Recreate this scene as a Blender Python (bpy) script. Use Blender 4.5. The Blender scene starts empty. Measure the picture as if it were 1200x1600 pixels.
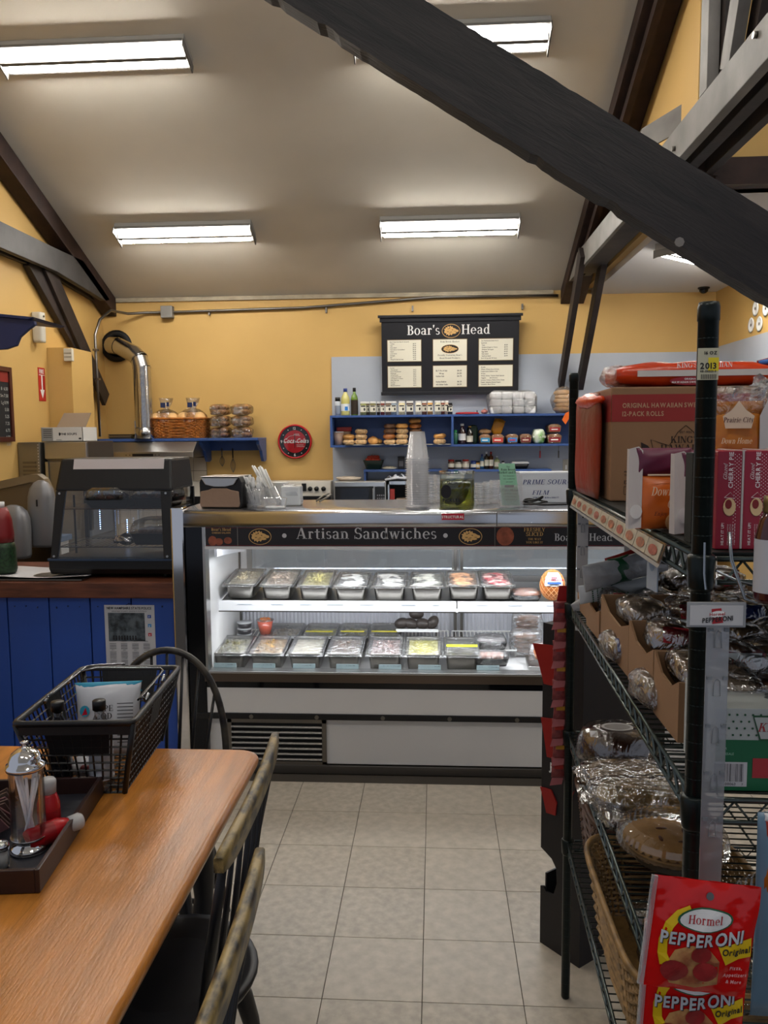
import bpy, bmesh, math, random
from mathutils import Vector, Matrix, Quaternion
random.seed(7)
C = bpy.context.scene
COL = C.collection
PI = math.pi
# ------------------------------------------------------------------ camera
FPX = 1262.7
PITCH, YAW, ROLL, CAMH = .0974, .0632, .0085, 1.711
def _rot():
    cy, sy = math.cos(YAW), math.sin(YAW); cp, sp = math.cos(PITCH), math.sin(PITCH); cr, sr = math.cos(ROLL), math.sin(ROLL)
    return Matrix(((cy,-sy,0),(sy,cy,0),(0,0,1))) @ Matrix(((1,0,0),(0,cp,sp),(0,-sp,cp))) @ Matrix(((cr,0,sr),(0,1,0),(-sr,0,cr)))
RM = _rot()      # columns: right, forward, up
cam = bpy.data.cameras.new('camera'); co = bpy.data.objects.new('camera', cam); COL.objects.link(co)
cam.sensor_fit = 'VERTICAL'; cam.sensor_height = 24; cam.sensor_width = 18; cam.lens = 24*FPX/1600
cam.clip_start = .05
m3 = Matrix((RM.col[0], RM.col[2], -RM.col[1])).transposed()
co.matrix_world = Matrix.Translation((0,0,CAMH)) @ m3.to_4x4()
C.camera = co
# ------------------------------------------------------------------ world, lamps, exposure
w = bpy.data.worlds.new('world'); C.world = w; w.use_nodes = True
w.node_tree.nodes['Background'].inputs[0].default_value = (.80,.86,1,1)
w.node_tree.nodes['Background'].inputs[1].default_value = .45
C.view_settings.view_transform = 'Standard'; C.view_settings.look = 'None'
C.view_settings.gamma = 1; C.view_settings.use_curve_mapping = False
C.view_settings.exposure = 0.03
TUBE_E = 72.0          # brightness of the fluorescent tubes
CASE_W = 8.0
def area(name, loc, rot, sx, sy, watts, col=(1,.975,.94)):
    l = bpy.data.lights.new(name, 'AREA'); l.shape = 'RECTANGLE'; l.size = sx; l.size_y = sy; l.energy = watts; l.color = col
    o = bpy.data.objects.new(name, l); COL.objects.link(o); o.location = loc; o.rotation_euler = rot
    return o
# ------------------------------------------------------------------ helpers
def at(px, py, Y):
    """point of the world on the plane y=Y seen at a pixel of the 1200x1600 frame"""
    d = RM @ Vector(((px-600)/FPX, 1, -(py-800)/FPX))
    return Vector((0,0,CAMH)) + d*(Y/d.y)
def xa(px, Y, z=1.2):
    k = (px-600)/FPX; Z = z-CAMH
    return (k*(Y*RM[1][1]+Z*RM[2][1]) - Y*RM[1][0] - Z*RM[2][0])/(RM[0][0]-k*RM[0][1])
def atz(px, py, z):
    d = RM @ Vector(((px-600)/FPX, 1, -(py-800)/FPX))
    return Vector((0,0,CAMH)) + d*((z-CAMH)/d.z)
def lin(c):
    if isinstance(c, str):
        c = c.lstrip('#'); c = [int(c[i:i+2],16)/255 for i in (0,2,4)]
    return tuple((x/12.92 if x <= .04045 else ((x+.055)/1.055)**2.4) for x in c)
MATS = {}
def mat(name, col='#808080', r=.5, m=0., noise=None, bump=None, trans=0., emis=None, coat=0., spec=.5, alpha=1., ior=1.45, ramp=None):
    """noise=(scale, amount, stretch(3)) mottles the colour; bump=(scale, strength, stretch); ramp = second colour for the noise"""
    if name in MATS: return MATS[name]
    M = bpy.data.materials.new(name); M.use_nodes = True; nt = M.node_tree; N = nt.nodes; L = nt.links
    b = N['Principled BSDF']; c = lin(col)
    b.inputs['Base Color'].default_value = (*c,1); b.inputs['Roughness'].default_value = r; b.inputs['Metallic'].default_value = m
    b.inputs['Transmission Weight'].default_value = trans; b.inputs['Coat Weight'].default_value = coat
    b.inputs['Specular IOR Level'].default_value = spec; b.inputs['Alpha'].default_value = alpha; b.inputs['IOR'].default_value = ior
    if emis: b.inputs['Emission Color'].default_value = (*lin(emis[0]),1); b.inputs['Emission Strength'].default_value = emis[1]
    def nz(scale, st, det=5):
        tc = N.new('ShaderNodeTexCoord'); mp = N.new('ShaderNodeMapping'); mp.inputs['Scale'].default_value = st
        n = N.new('ShaderNodeTexNoise'); n.inputs['Scale'].default_value = scale; n.inputs['Detail'].default_value = det
        L.new(tc.outputs['Object'], mp.inputs[0]); L.new(mp.outputs[0], n.inputs['Vector']); return n
    if noise:
        n = nz(noise[0], noise[2] if len(noise) > 2 else (1,1,1))
        cr = N.new('ShaderNodeValToRGB'); L.new(n.outputs['Fac'], cr.inputs[0])
        a = noise[1]; c2 = lin(ramp) if ramp else tuple(x*(1-a) for x in c); c1 = c if ramp else tuple(min(1,x*(1+a*.5)) for x in c)
        cr.color_ramp.elements[0].position = .5-.18; cr.color_ramp.elements[1].position = .5+.18
        if ramp: cr.color_ramp.elements[0].position = .5-.02-.16*a; cr.color_ramp.elements[1].position = .5+.02+.16*a
        cr.color_ramp.elements[0].color = (*c2,1); cr.color_ramp.elements[1].color = (*c1,1)
        L.new(cr.outputs[0], b.inputs['Base Color'])
    if bump:
        n = nz(bump[0], bump[2] if len(bump) > 2 else (1,1,1), 3)
        bp = N.new('ShaderNodeBump'); bp.inputs['Strength'].default_value = bump[1]; bp.inputs['Distance'].default_value = .01
        L.new(n.outputs['Fac'], bp.inputs['Height']); L.new(bp.outputs[0], b.inputs['Normal'])
    MATS[name] = M; return M
def film(name, tint=(1,1,1), gloss=.25, bs=25, strength=1.0, rough=.12, milk=0.):
    """thin clear wrap: see-through with glints on its wrinkles"""
    if name in MATS: return MATS[name]
    M = bpy.data.materials.new(name); M.use_nodes = True; nt = M.node_tree; N = nt.nodes; L = nt.links
    N.remove(N['Principled BSDF']); out = N['Material Output']
    t = N.new('ShaderNodeBsdfTransparent'); t.inputs[0].default_value = (*tint,1)
    g = N.new('ShaderNodeBsdfGlossy'); g.inputs['Roughness'].default_value = rough
    lw = N.new('ShaderNodeLayerWeight'); lw.inputs[0].default_value = .35
    ma = N.new('ShaderNodeMath'); ma.operation = 'MULTIPLY_ADD'; ma.inputs[1].default_value = .6; ma.inputs[2].default_value = gloss; ma.use_clamp = True
    tc = N.new('ShaderNodeTexCoord'); n = N.new('ShaderNodeTexNoise'); n.inputs['Scale'].default_value = bs; n.inputs['Detail'].default_value = 3; n.inputs['Distortion'].default_value = 1.2
    bp = N.new('ShaderNodeBump'); bp.inputs['Strength'].default_value = strength; bp.inputs['Distance'].default_value = .02
    L.new(tc.outputs['Object'], n.inputs['Vector']); L.new(n.outputs['Fac'], bp.inputs['Height'])
    L.new(bp.outputs[0], g.inputs['Normal']); L.new(bp.outputs[0], lw.inputs['Normal'])
    L.new(lw.outputs['Fresnel'], ma.inputs[0])
    mx = N.new('ShaderNodeMixShader'); L.new(ma.outputs[0], mx.inputs[0]); L.new(t.outputs[0], mx.inputs[1]); L.new(g.outputs[0], mx.inputs[2])
    if milk:
        df = N.new('ShaderNodeBsdfDiffuse'); df.inputs[0].default_value = (.85,.86,.88,1); m2 = N.new('ShaderNodeMixShader'); m2.inputs[0].default_value = milk
        L.new(mx.outputs[0], m2.inputs[1]); L.new(df.outputs[0], m2.inputs[2]); mx = m2
    L.new(mx.outputs[0], out.inputs[0]); MATS[name] = M; return M
def glass(name, tint=(1,1,1), gloss=.04):
    if name in MATS: return MATS[name]
    M = bpy.data.materials.new(name); M.use_nodes = True; nt = M.node_tree; N = nt.nodes; L = nt.links
    N.remove(N['Principled BSDF']); out = N['Material Output']
    t = N.new('ShaderNodeBsdfTransparent'); t.inputs[0].default_value = (*tint,1)
    g = N.new('ShaderNodeBsdfGlossy'); g.inputs['Roughness'].default_value = .03
    lw = N.new('ShaderNodeLayerWeight'); lw.inputs[0].default_value = .25
    ma = N.new('ShaderNodeMath'); ma.operation = 'MULTIPLY_ADD'; ma.inputs[1].default_value = .7; ma.inputs[2].default_value = gloss; ma.use_clamp = True
    L.new(lw.outputs['Fresnel'], ma.inputs[0]); mx = N.new('ShaderNodeMixShader')
    L.new(ma.outputs[0], mx.inputs[0]); L.new(t.outputs[0], mx.inputs[1]); L.new(g.outputs[0], mx.inputs[2]); L.new(mx.outputs[0], out.inputs[0])
    MATS[name] = M; return M

# ---- glyphs: a sans face from the built-in font, and a drawn serif face
GL = {}
def _prep(chars, font, off):
    obs = []
    for ch in chars:
        cu = bpy.data.curves.new('t', 'FONT'); cu.body = ch; cu.size = 1; cu.offset = off; cu.resolution_u = 3
        o = bpy.data.objects.new('t', cu); COL.objects.link(o); obs.append((ch, o, cu))
    dg = bpy.context.evaluated_depsgraph_get(); dg.update()
    for ch, o, cu in obs:
        e = o.evaluated_get(dg); me = e.to_mesh()
        vs = [(v.co.x, v.co.y) for v in me.vertices]; fs = [tuple(p.vertices) for p in me.polygons]
        e.to_mesh_clear(); GL[(font, ch)] = [vs, fs, 0]
    for ch, o, cu in obs: bpy.data.objects.remove(o); bpy.data.curves.remove(cu)
    H = max(y for x, y in GL[(font,'H')][0])
    for ch in chars:
        vs, fs, _ = GL[(font, ch)]
        if not vs: GL[(font, ch)] = ([], [], .4); continue
        x0 = min(v[0] for v in vs); vs = [((x-x0)/H, y/H) for x, y in vs]
        GL[(font, ch)] = (vs, fs, max(v[0] for v in vs)+.16)
_CH = "ABCDEFGHIJKLMNOPQRSTUVWXYZabcdefghijklmnopqrstuvwxyz0123456789.,-$&:'!/"
_prep(_CH, 'sans', 0); _prep(_CH, 'bold', .028)
def _serif():
    W = .17; T = .055
    def R_(x0, y0, x1, y1): return [[(x0,y0),(x1,y0),(x1,y1),(x0,y1)]]
    def st(x, y0=0., y1=1., w=W, s='bt', e=.085):
        p = R_(x, y0, x+w, y1)
        if 'b' in s: p += R_(x-e, y0, x+w+e, y0+T)
        if 't' in s: p += R_(x-e, y1-T, x+w+e, y1)
        if 'l' in s: p += [[(x-e,y1-T*1.4),(x+w*.5,y1-T*1.6),(x+w*.5,y1),(x-e*.2,y1-.01)]]
        return p
    def dg(x0, y0, x1, y1, w): return [[(x0,y0),(x0+w,y0),(x1+w,y1),(x1,y1)]]
    def ar(cx, cy, rx, ry, tx, ty, a0=0, a1=360, n=18):
        out = []
        for i in range(n):
            q = []
            for a in (a0+(a1-a0)*i/n, a0+(a1-a0)*(i+1)/n):
                c_, s_ = math.cos(math.radians(a)), math.sin(math.radians(a)); q.append(((cx+rx*c_, cy+ry*s_), (cx+(rx-tx)*c_, cy+(ry-ty)*s_)))
            out.append([q[0][0], q[1][0], q[1][1], q[0][1]])
        return out
    x = .68
    g = {}
    g['A'] = dg(.06,0,.38,1,.06)+dg(.62,0,.34,1,.18)+R_(.2,.3,.62,.36)+R_(0,0,.22,T)+R_(.52,0,.9,T)
    g['B'] = st(.08)+ar(.3,.745,.3,.255,.16,T,-90,90)+ar(.3,.27,.36,.28,.17,T,-90,90)+R_(.2,1-T,.32,1)+R_(.2,.49,.32,.545)+R_(.2,0,.32,T)
    g['C'] = ar(.45,.5,.45,.52,.18,.06,40,320,22)+R_(.75,.66,.8,1)
    g['D'] = st(.08)+ar(.3,.5,.5,.5,.18,T,-90,90)+R_(.2,1-T,.32,1)+R_(.2,0,.32,T)
    g['E'] = st(.08)+R_(.2,1-T,.68,1)+R_(.2,0,.72,T)+R_(.2,.48,.55,.53)+R_(.64,.75,.68,1)+R_(.68,0,.72,.26)+R_(.52,.38,.56,.64)
    g['F'] = st(.08)+R_(.2,1-T,.66,1)+R_(.2,.47,.55,.52)+R_(.62,.75,.66,1)+R_(.52,.36,.56,.63)
    g['G'] = g['C']+st(.66,0,.45,.16,'t')
    g['H'] = st(.08)+st(.62)+R_(.2,.48,.66,.535)
    g['I'] = st(.08)
    g['K'] = st(.08)+dg(.2,.4,.6,1,.08)+dg(.62,0,.34,.6,.2)+R_(.5,0,.92,T)+R_(.5,1-T,.82,1)
    g['L'] = st(.08)+R_(.2,0,.68,T)+R_(.64,0,.68,.28)
    g['M'] = st(.05,w=.07)+st(.78)+dg(.42,0,.1,1,.16)+dg(.44,0,.78,1,.06)
    g['N'] = st(.08,w=.07)+st(.7,w=.07,s='t')+dg(.6,0,.08,1,.18)
    g['O'] = ar(.48,.5,.48,.52,.18,.06,0,360,28)
    g['P'] = st(.08)+ar(.3,.72,.36,.28,.17,T,-90,90)+R_(.2,1-T,.32,1)+R_(.2,.44,.32,.49)
    g['R'] = g['P']+dg(.6,0,.34,.47,.19)+R_(.56,0,.88,T)
    g['S'] = ar(.32,.74,.28,.28,.13,.07,30,270)+ar(.34,.26,.31,.28,.15,.07,-150,90)+R_(.55,.7,.6,1)+R_(.02,0,.07,.3)
    g['T'] = st(.32,s='b')+R_(0,1-T,.82,1)+R_(0,.74,.04,1)+R_(.78,.74,.82,1)
    g['U'] = st(.08,.3,1,s='t')+st(.66,.3,1,.08,'t')+ar(.41,.32,.33,.34,.14,.07,180,360)
    g['W'] = dg(.3,0,.04,1,.17)+dg(.32,0,.56,1,.07)+dg(.78,0,.52,1,.17)+dg(.82,0,1.06,1,.07)+R_(-.04,1-T,.32,1)+R_(.96,1-T,1.24,1)
    g['Y'] = st(.34,0,.45,s='b')+dg(.34,.4,.04,1,.17)+dg(.42,.4,.72,1,.07)+R_(-.04,1-T,.3,1)+R_(.6,1-T,.9,1)
    g['Z'] = R_(.05,1-T,.7,1)+R_(.02,0,.74,T)+dg(.02,T,.52,1-T,.18)
    g['a'] = st(.36,0,.5,.15,'')+ar(.26,.47,.25,.23,.14,.06,0,160)+ar(.24,.19,.22,.2,.13,.05,60,330)+R_(.44,0,.6,.06)+R_(.22,.33,.4,.39)
    g['c'] = ar(.3,x/2,.3,x/2+.02,.15,.05,45,325)
    g['d'] = ar(.28,x/2,.28,x/2+.01,.15,.05)+st(.42,0,1,.15,'l')+R_(.5,0,.66,.06)
    g['e'] = ar(.3,x/2,.3,x/2+.01,.14,.05,0,320)+R_(.1,.34,.58,.39)
    g['f'] = st(.12,0,.75,.15,'b')+ar(.36,.75,.24,.26,.15,.06,60,180)+R_(0,.62,.44,.68)
    g['h'] = st(.08,0,1,.15,'bl')+ar(.33,.4,.26,.28,.14,.07,0,150)+st(.45,0,.42,.15,'b')
    g['i'] = st(.08,0,x,.15,'bl')+ar(.155,.88,.09,.09,.09,.09,0,360,10)
    g['k'] = st(.08,0,1,.15,'bl')+dg(.2,.28,.46,x,.07)+dg(.46,0,.26,.42,.18)+R_(.42,0,.7,T)
    g['l'] = st(.08,0,1,.15,'bl')
    g['m'] = st(.08,0,x,.15,'bl')+ar(.33,.4,.24,.28,.14,.07,0,150)+st(.43,0,.42,.15,'b')+ar(.66,.4,.26,.28,.14,.07,0,150)+st(.78,0,.42,.15,'b')
    g['n'] = st(.08,0,x,.15,'bl')+ar(.33,.4,.26,.28,.14,.07,0,150)+st(.45,0,.42,.15,'b')
    g['o'] = ar(.31,x/2,.31,x/2+.02,.15,.05)
    g['r'] = st(.08,0,x,.15,'bl')+ar(.32,.42,.18,.26,.1,.1,30,140)
    g['s'] = ar(.22,.5,.2,.19,.1,.055,30,270)+ar(.23,.18,.22,.19,.12,.055,-150,90)
    g['t'] = st(.14,.1,.88,.15,'')+R_(0,.6,.44,.67)+ar(.36,.14,.22,.16,.15,.06,180,300)
    g['u'] = st(.06,.2,x,.15,'l')+ar(.3,.24,.24,.26,.14,.07,180,360)+st(.44,0,x,.15,'l')
    g['w'] = dg(.2,0,.03,x,.14)+dg(.22,0,.4,x,.06)+dg(.52,0,.36,x,.14)+dg(.56,0,.76,x,.06)+R_(-.03,x-T,.24,x)+R_(.7,x-T,.88,x)
    g['y'] = dg(.24,-.05,.03,x,.14)+dg(.12,-.3,.46,x,.06)+R_(-.03,x-T,.26,x)+R_(.36,x-T,.6,x)
    g['b'] = st(.08,0,1,.15,'l')+ar(.33,x/2,.28,x/2+.01,.15,.05)
    g['g'] = ar(.27,.44,.24,.25,.13,.05)+ar(.29,-.1,.28,.19,.1,.06)+R_(.1,.1,.42,.18)+R_(.42,.56,.6,.64)
    g['j'] = st(.1,-.15,x,.15,'l')+ar(.1,-.14,.15,.16,.1,.06,180,360)+ar(.175,.88,.09,.09,.09,.09,0,360,10)
    g['p'] = st(.08,-.3,x,.15,'bl')+ar(.33,x/2,.28,x/2+.01,.15,.05)
    g['v'] = dg(.22,0,.03,x,.15)+dg(.26,0,.46,x,.06)+R_(-.03,x-T,.24,x)+R_(.38,x-T,.58,x)
    g['x'] = dg(.36,0,.03,x,.16)+dg(.04,0,.38,x,.06)+R_(-.03,x-T,.22,x)+R_(.32,0,.58,T)
    g['z'] = R_(.03,x-T,.5,x)+R_(.02,0,.54,T)+dg(.03,T,.34,x-T,.15)
    g["'"] = [[(.05,.7),(.1,.7),(.2,1),(.02,1)]]
    g['.'] = ar(.08,.08,.08,.08,.08,.08,0,360,8)
    g['*'] = ar(.18,.42,.16,.16,.16,.16,0,360,14)
    for ch, ps in g.items():
        vs, fs = [], []
        for p in ps:
            b = len(vs); vs += p; fs.append(tuple(range(b, b+len(p))))
        GL[('serif', ch)] = (vs, fs, max(v[0] for v in vs)+.09)
_serif()
def twidth(s, size, font='sans', sp=0.):
    return sum((.38 if c == ' ' else GL.get((font,c), ([],[],.5))[2])+sp for c in s)*size

class MB:
    def __init__(s): s.v = []; s.f = []; s.mi = []; s.m = 0; s.sm = []; s.smooth = False
    def add(s, vs, fs, T=None):
        b = len(s.v)
        s.v += [tuple(T @ Vector(v)) if T is not None else tuple(v) for v in vs]
        for f in fs: s.f.append(tuple(b+i for i in f)); s.mi.append(s.m); s.sm.append(s.smooth)
        return s
    def box(s, x0, x1, y0, y1, z0, z1, T=None):
        s.add([(x0,y0,z0),(x1,y0,z0),(x1,y1,z0),(x0,y1,z0),(x0,y0,z1),(x1,y0,z1),(x1,y1,z1),(x0,y1,z1)],
              [(0,3,2,1),(4,5,6,7),(0,1,5,4),(1,2,6,5),(2,3,7,6),(3,0,4,7)], T); return s
    def hexa(s, lo, hi):
        """lo, hi: four points each, counter-clockwise from above"""
        return s.add(list(lo)+list(hi), [(3,2,1,0),(4,5,6,7),(0,1,5,4),(1,2,6,5),(2,3,7,6),(3,0,4,7)])
    def prism(s, pts, a0, a1, ax='y', T=None):
        """outline pts in the plane across ax, pushed from a0 to a1 along it"""
        def P(p, a): return {'y':(p[0],a,p[1]), 'x':(a,p[0],p[1]), 'z':(p[0],p[1],a)}[ax]
        n = len(pts); area2 = sum(pts[i][0]*pts[(i+1)%n][1]-pts[(i+1)%n][0]*pts[i][1] for i in range(n))
        fl = (area2 > 0)
        if ax == 'y': fl = not fl
        fs = [tuple(range(n)) if not fl else tuple(range(n-1,-1,-1)), tuple(range(2*n-1,n-1,-1)) if not fl else tuple(range(n,2*n))]
        for i in range(n):
            j = (i+1) % n; q = (i,j,n+j,n+i); fs.append(q if fl else q[::-1])
        return s.add([P(p,a0) for p in pts]+[P(p,a1) for p in pts], fs, T)
    def cyl(s, p0, p1, r0, r1=None, n=12, caps=True):
        return s.tube([p0,p1], [r0, r0 if r1 is None else r1], n, caps)
    def tube(s, path, r, n=8, caps=True, closed=False):
        P = [Vector(p) for p in path]; k = len(P); rs = r if isinstance(r, (list,tuple)) else [r]*k
        vs = []; up = None
        for i, p in enumerate(P):
            if closed: d = P[(i+1)%k]-P[i-1]
            else: d = P[min(i+1,k-1)]-P[max(i-1,0)]
            d = d.normalized() if d.length > 1e-9 else Vector((0,0,1))
            if up is None: up = Vector((0,0,1)) if abs(d.z) < .9 else Vector((1,0,0))
            a = d.cross(up)
            if a.length < 1e-6: a = d.cross(Vector((0,1,0)))
            a.normalize(); b = a.cross(d).normalized(); up = b
            for j in range(n):
                t = 2*PI*j/n; vs.append(p+(a*math.cos(t)+b*math.sin(t))*rs[i])
        fs = []
        for i in range(k if closed else k-1):
            i2 = (i+1) % k
            for j in range(n): fs.append((i*n+j, i*n+(j+1)%n, i2*n+(j+1)%n, i2*n+j))
        sm = s.smooth; s.smooth = n > 5
        if caps and not closed:
            s.add(vs, fs); b = len(s.v)-len(vs); s.smooth = False
            s.f.append(tuple(b+j for j in range(n-1,-1,-1))); s.f.append(tuple(b+(k-1)*n+j for j in range(n)))
            s.mi += [s.m]*2; s.sm += [False]*2
        else: s.add(vs, fs)
        s.smooth = sm; return s
    def lathe(s, prof, n=20, c=(0,0,0), T=None, sx=1, sy=1, caps=True):
        vs = []; k = len(prof)
        for r, z in prof:
            for j in range(n):
                t = 2*PI*j/n; vs.append((c[0]+r*math.cos(t)*sx, c[1]+r*math.sin(t)*sy, c[2]+z))
        fs = [(i*n+j, i*n+(j+1)%n, (i+1)*n+(j+1)%n, (i+1)*n+j) for i in range(k-1) for j in range(n)]
        sm = s.smooth; s.smooth = True; b = len(s.v); s.add(vs, fs, T); s.smooth = sm
        if caps:
            if prof[0][0] > 1e-5: s.f.append(tuple(b+j for j in range(n-1,-1,-1))); s.mi.append(s.m); s.sm.append(False)
            if prof[-1][0] > 1e-5: s.f.append(tuple(b+(k-1)*n+j for j in range(n))); s.mi.append(s.m); s.sm.append(False)
        return s
    def surf(s, fn, nu, nv, T=None, closed_u=False):
        vs = [fn(i/(nu if closed_u else nu-1), j/(nv-1)) for i in range(nu) for j in range(nv)]
        fs = [(i*nv+j, ((i+1)%nu)*nv+j, ((i+1)%nu)*nv+j+1, i*nv+j+1) for i in range(nu if closed_u else nu-1) for j in range(nv-1)]
        sm = s.smooth; s.smooth = True; s.add(vs, fs, T); s.smooth = sm; return s
    def blob(s, c, r, n=12, amp=0., seed=0, T=None, pw=1.):
        rnd = random.Random(seed); ph = [rnd.uniform(0,6.28) for _ in range(6)]
        def e(x): return math.copysign(abs(x)**pw, x)
        def fn(u, v):
            th = u*2*PI; p = (v-.5)*PI
            k = 1+amp*(math.sin(3*th+ph[0])*math.cos(2*p+ph[1])+.6*math.sin(5*th+ph[2]+4*p)+.5*math.sin(7*p+ph[3]))
            return (c[0]+r[0]*k*e(math.cos(th))*e(math.cos(p)), c[1]+r[1]*k*e(math.sin(th))*e(math.cos(p)), c[2]+r[2]*k*e(math.sin(p)))
        return s.surf(fn, n*2, n+1, T, True)
    def rrect(s, x0, x1, y0, y1, r, n=4):
        pts = []
        for cx, cy, a in ((x1-r,y0+r,-90),(x1-r,y1-r,0),(x0+r,y1-r,90),(x0+r,y0+r,180)):
            for i in range(n+1):
                t = math.radians(a+90*i/n); pts.append((cx+r*math.cos(t), cy+r*math.sin(t)))
        return pts
    def loft(s, rings, caps='bt', T=None, smooth=True):
        n = len(rings[0]); vs = [p for r in rings for p in r]
        fs = [(i*n+j, i*n+(j+1)%n, (i+1)*n+(j+1)%n, (i+1)*n+j) for i in range(len(rings)-1) for j in range(n)]
        sm = s.smooth; s.smooth = smooth; b = len(s.v); s.add(vs, fs, T); s.smooth = sm; k = len(rings)
        if 'b' in caps: s.f.append(tuple(b+j for j in range(n-1,-1,-1))); s.mi.append(s.m); s.sm.append(False)
        if 't' in caps: s.f.append(tuple(b+(k-1)*n+j for j in range(n))); s.mi.append(s.m); s.sm.append(False)
        return s
    def quad(s, a, b, c, d): return s.add([a,b,c,d], [(0,1,2,3)])
    def text(s, txt, o, size, right=(1,0,0), up=(0,0,1), font='sans', align='l', sp=0., shear=0., sx=1., arc=None):
        o = Vector(o); right = Vector(right).normalized(); up = Vector(up).normalized()
        Wd = twidth(txt, size, font, sp)*sx; x = {'l':0,'c':-Wd/2,'r':-Wd}[align]
        for ch in txt:
            if ch == ' ': x += (.38+sp)*size*sx; continue
            g = GL.get((font, ch))
            if not g: x += .5*size; continue
            vs = []
            for gx, gy in g[0]:
                X = x+(gx+gy*shear)*size*sx; Yv = gy*size
                if arc: Yv += arc*(X/(Wd/2))**2*size
                vs.append(o+right*X+up*Yv)
            s.add(vs, g[1]); x += (g[2]+sp)*size*sx
        return s
    def disc(s, c, rx, ry, right=(1,0,0), up=(0,0,1), n=24, a0=0, a1=360):
        c = Vector(c); right = Vector(right).normalized(); up = Vector(up).normalized()
        s.add([c+right*rx*math.cos(math.radians(a0+(a1-a0)*i/n))+up*ry*math.sin(math.radians(a0+(a1-a0)*i/n)) for i in range(n)], [tuple(range(n))]); return s
    def plate(s, c, w, h, right=(1,0,0), up=(0,0,1)):
        c = Vector(c); right = Vector(right).normalized()*w/2; up = Vector(up).normalized()*h/2
        return s.add([c-right-up, c+right-up, c+right+up, c-right+up], [(0,1,2,3)])
    def build(s, name, mt, parent=None, bevel=0., seg=2, kind=None, label=None):
        me = bpy.data.meshes.new(name); me.from_pydata(s.v, [], s.f)
        for m_ in (mt if isinstance(mt, (list,tuple)) else [mt]): me.materials.append(m_)
        me.polygons.foreach_set('material_index', s.mi); me.polygons.foreach_set('use_smooth', s.sm); me.update()
        if bevel:
            bm = bmesh.new(); bm.from_mesh(me); bmesh.ops.remove_doubles(bm, verts=bm.verts, dist=1e-6)
            ed = [e for e in bm.edges if len(e.link_faces) == 2 and e.calc_face_angle(0) > .6]
            try: bmesh.ops.bevel(bm, geom=ed, offset=bevel, segments=seg, profile=.6, affect='EDGES', clamp_overlap=True)
            except Exception: pass
            bm.to_mesh(me); bm.free()
        o = bpy.data.objects.new(name, me); COL.objects.link(o)
        if parent: o.parent = parent
        if kind: o['kind'] = kind
        if label: o['label'] = label
        return o
def tag(o, label, cat, group=None, kind=None):
    o['label'] = label; o['category'] = cat
    if group: o['group'] = group
    if kind: o['kind'] = kind
    return o
def thing(name, label, cat, loc=(0,0,0), rz=0., group=None):
    o = bpy.data.objects.new(name, None); COL.objects.link(o); o.location = loc; o.rotation_euler = (0,0,rz); o.empty_display_size = .05
    return tag(o, label, cat, group)
def struct(mb, name, mt, **k):
    o = mb.build(name, mt, **k); o['kind'] = 'structure'; return o
def clone(o, parent=None):
    c = o.copy(); COL.objects.link(c); c.parent = parent
    for ch in [q for q in o.children]: clone(ch, c)
    return c
def share(o, name, parent, loc, rz=0., sc=None, label=None):
    c = bpy.data.objects.new(name, o.data if hasattr(o,'data') else o); COL.objects.link(c); c.parent = parent; c.location = loc; c.rotation_euler = (0,0,rz)
    if sc: c.scale = sc
    if label: c['label'] = label
    return c
ORD = ['first','second','third','fourth','fifth','sixth','seventh','eighth','ninth','tenth','eleventh','twelfth','thirteenth','fourteenth','fifteenth','sixteenth','seventeenth','eighteenth','nineteenth','twentieth']
def Trz(loc, rz=0, rx=0, ry=0, s=1.):
    return Matrix.Translation(loc) @ Matrix.Rotation(rz,4,'Z') @ Matrix.Rotation(ry,4,'Y') @ Matrix.Rotation(rx,4,'X') @ Matrix.Scale(s,4)
def boar(mb, c, rx, ry, up=(0,0,1), right=(1,0,0), ring=0, head=1, d=(0,-1,0)):
    """oval emblem with a maned head facing right; material slots: ring edge, dark oval, gold head"""
    c = Vector(c); d = Vector(d); up = Vector(up); right = Vector(right)
    mb.m = ring; mb.disc(c, rx, ry, right, up, 32)
    mb.m = ring+1; mb.disc(c+d*.0008, rx*.95, ry*.92, right, up, 32)
    mb.m = head+1
    P = [(-.75,-.1),(-.68,.12),(-.78,.3),(-.58,.34),(-.6,.55),(-.42,.5),(-.36,.72),(-.2,.58),(-.05,.76),(.03,.56),(.16,.66),(.2,.44),(.42,.36),(.6,.2),(.8,.12),(.82,-.08),(.68,-.18),(.5,-.2),(.58,-.34),(.36,-.42),(.18,-.4),(.05,-.62),(-.08,-.46),(-.25,-.7),(-.34,-.48),(-.52,-.58),(-.52,-.34),(-.7,-.3)]
    b = len(mb.v); q = c+d*.0016
    mb.v.append(tuple(q)); mb.v += [tuple(q+right*x*rx+up*y*ry) for x, y in P]
    for i in range(len(P)):
        mb.f.append((b, b+1+i, b+1+(i+1)%len(P))); mb.mi.append(mb.m); mb.sm.append(False)
    mb.m = ring+1
    for x, y, a, e in ((.15,.16,.07,.05),(-.3,.3,.1,.04),(-.35,-.1,.12,.04),(0,-.15,.12,.03),(.45,-.08,.14,.025),(-.15,.42,.05,.1),(-.1,-.3,.14,.03)):
        mb.disc(q+d*.0006+right*x*rx+up*y*ry, rx*a, ry*e, right, up, 10)
    mb.m = 0
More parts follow.
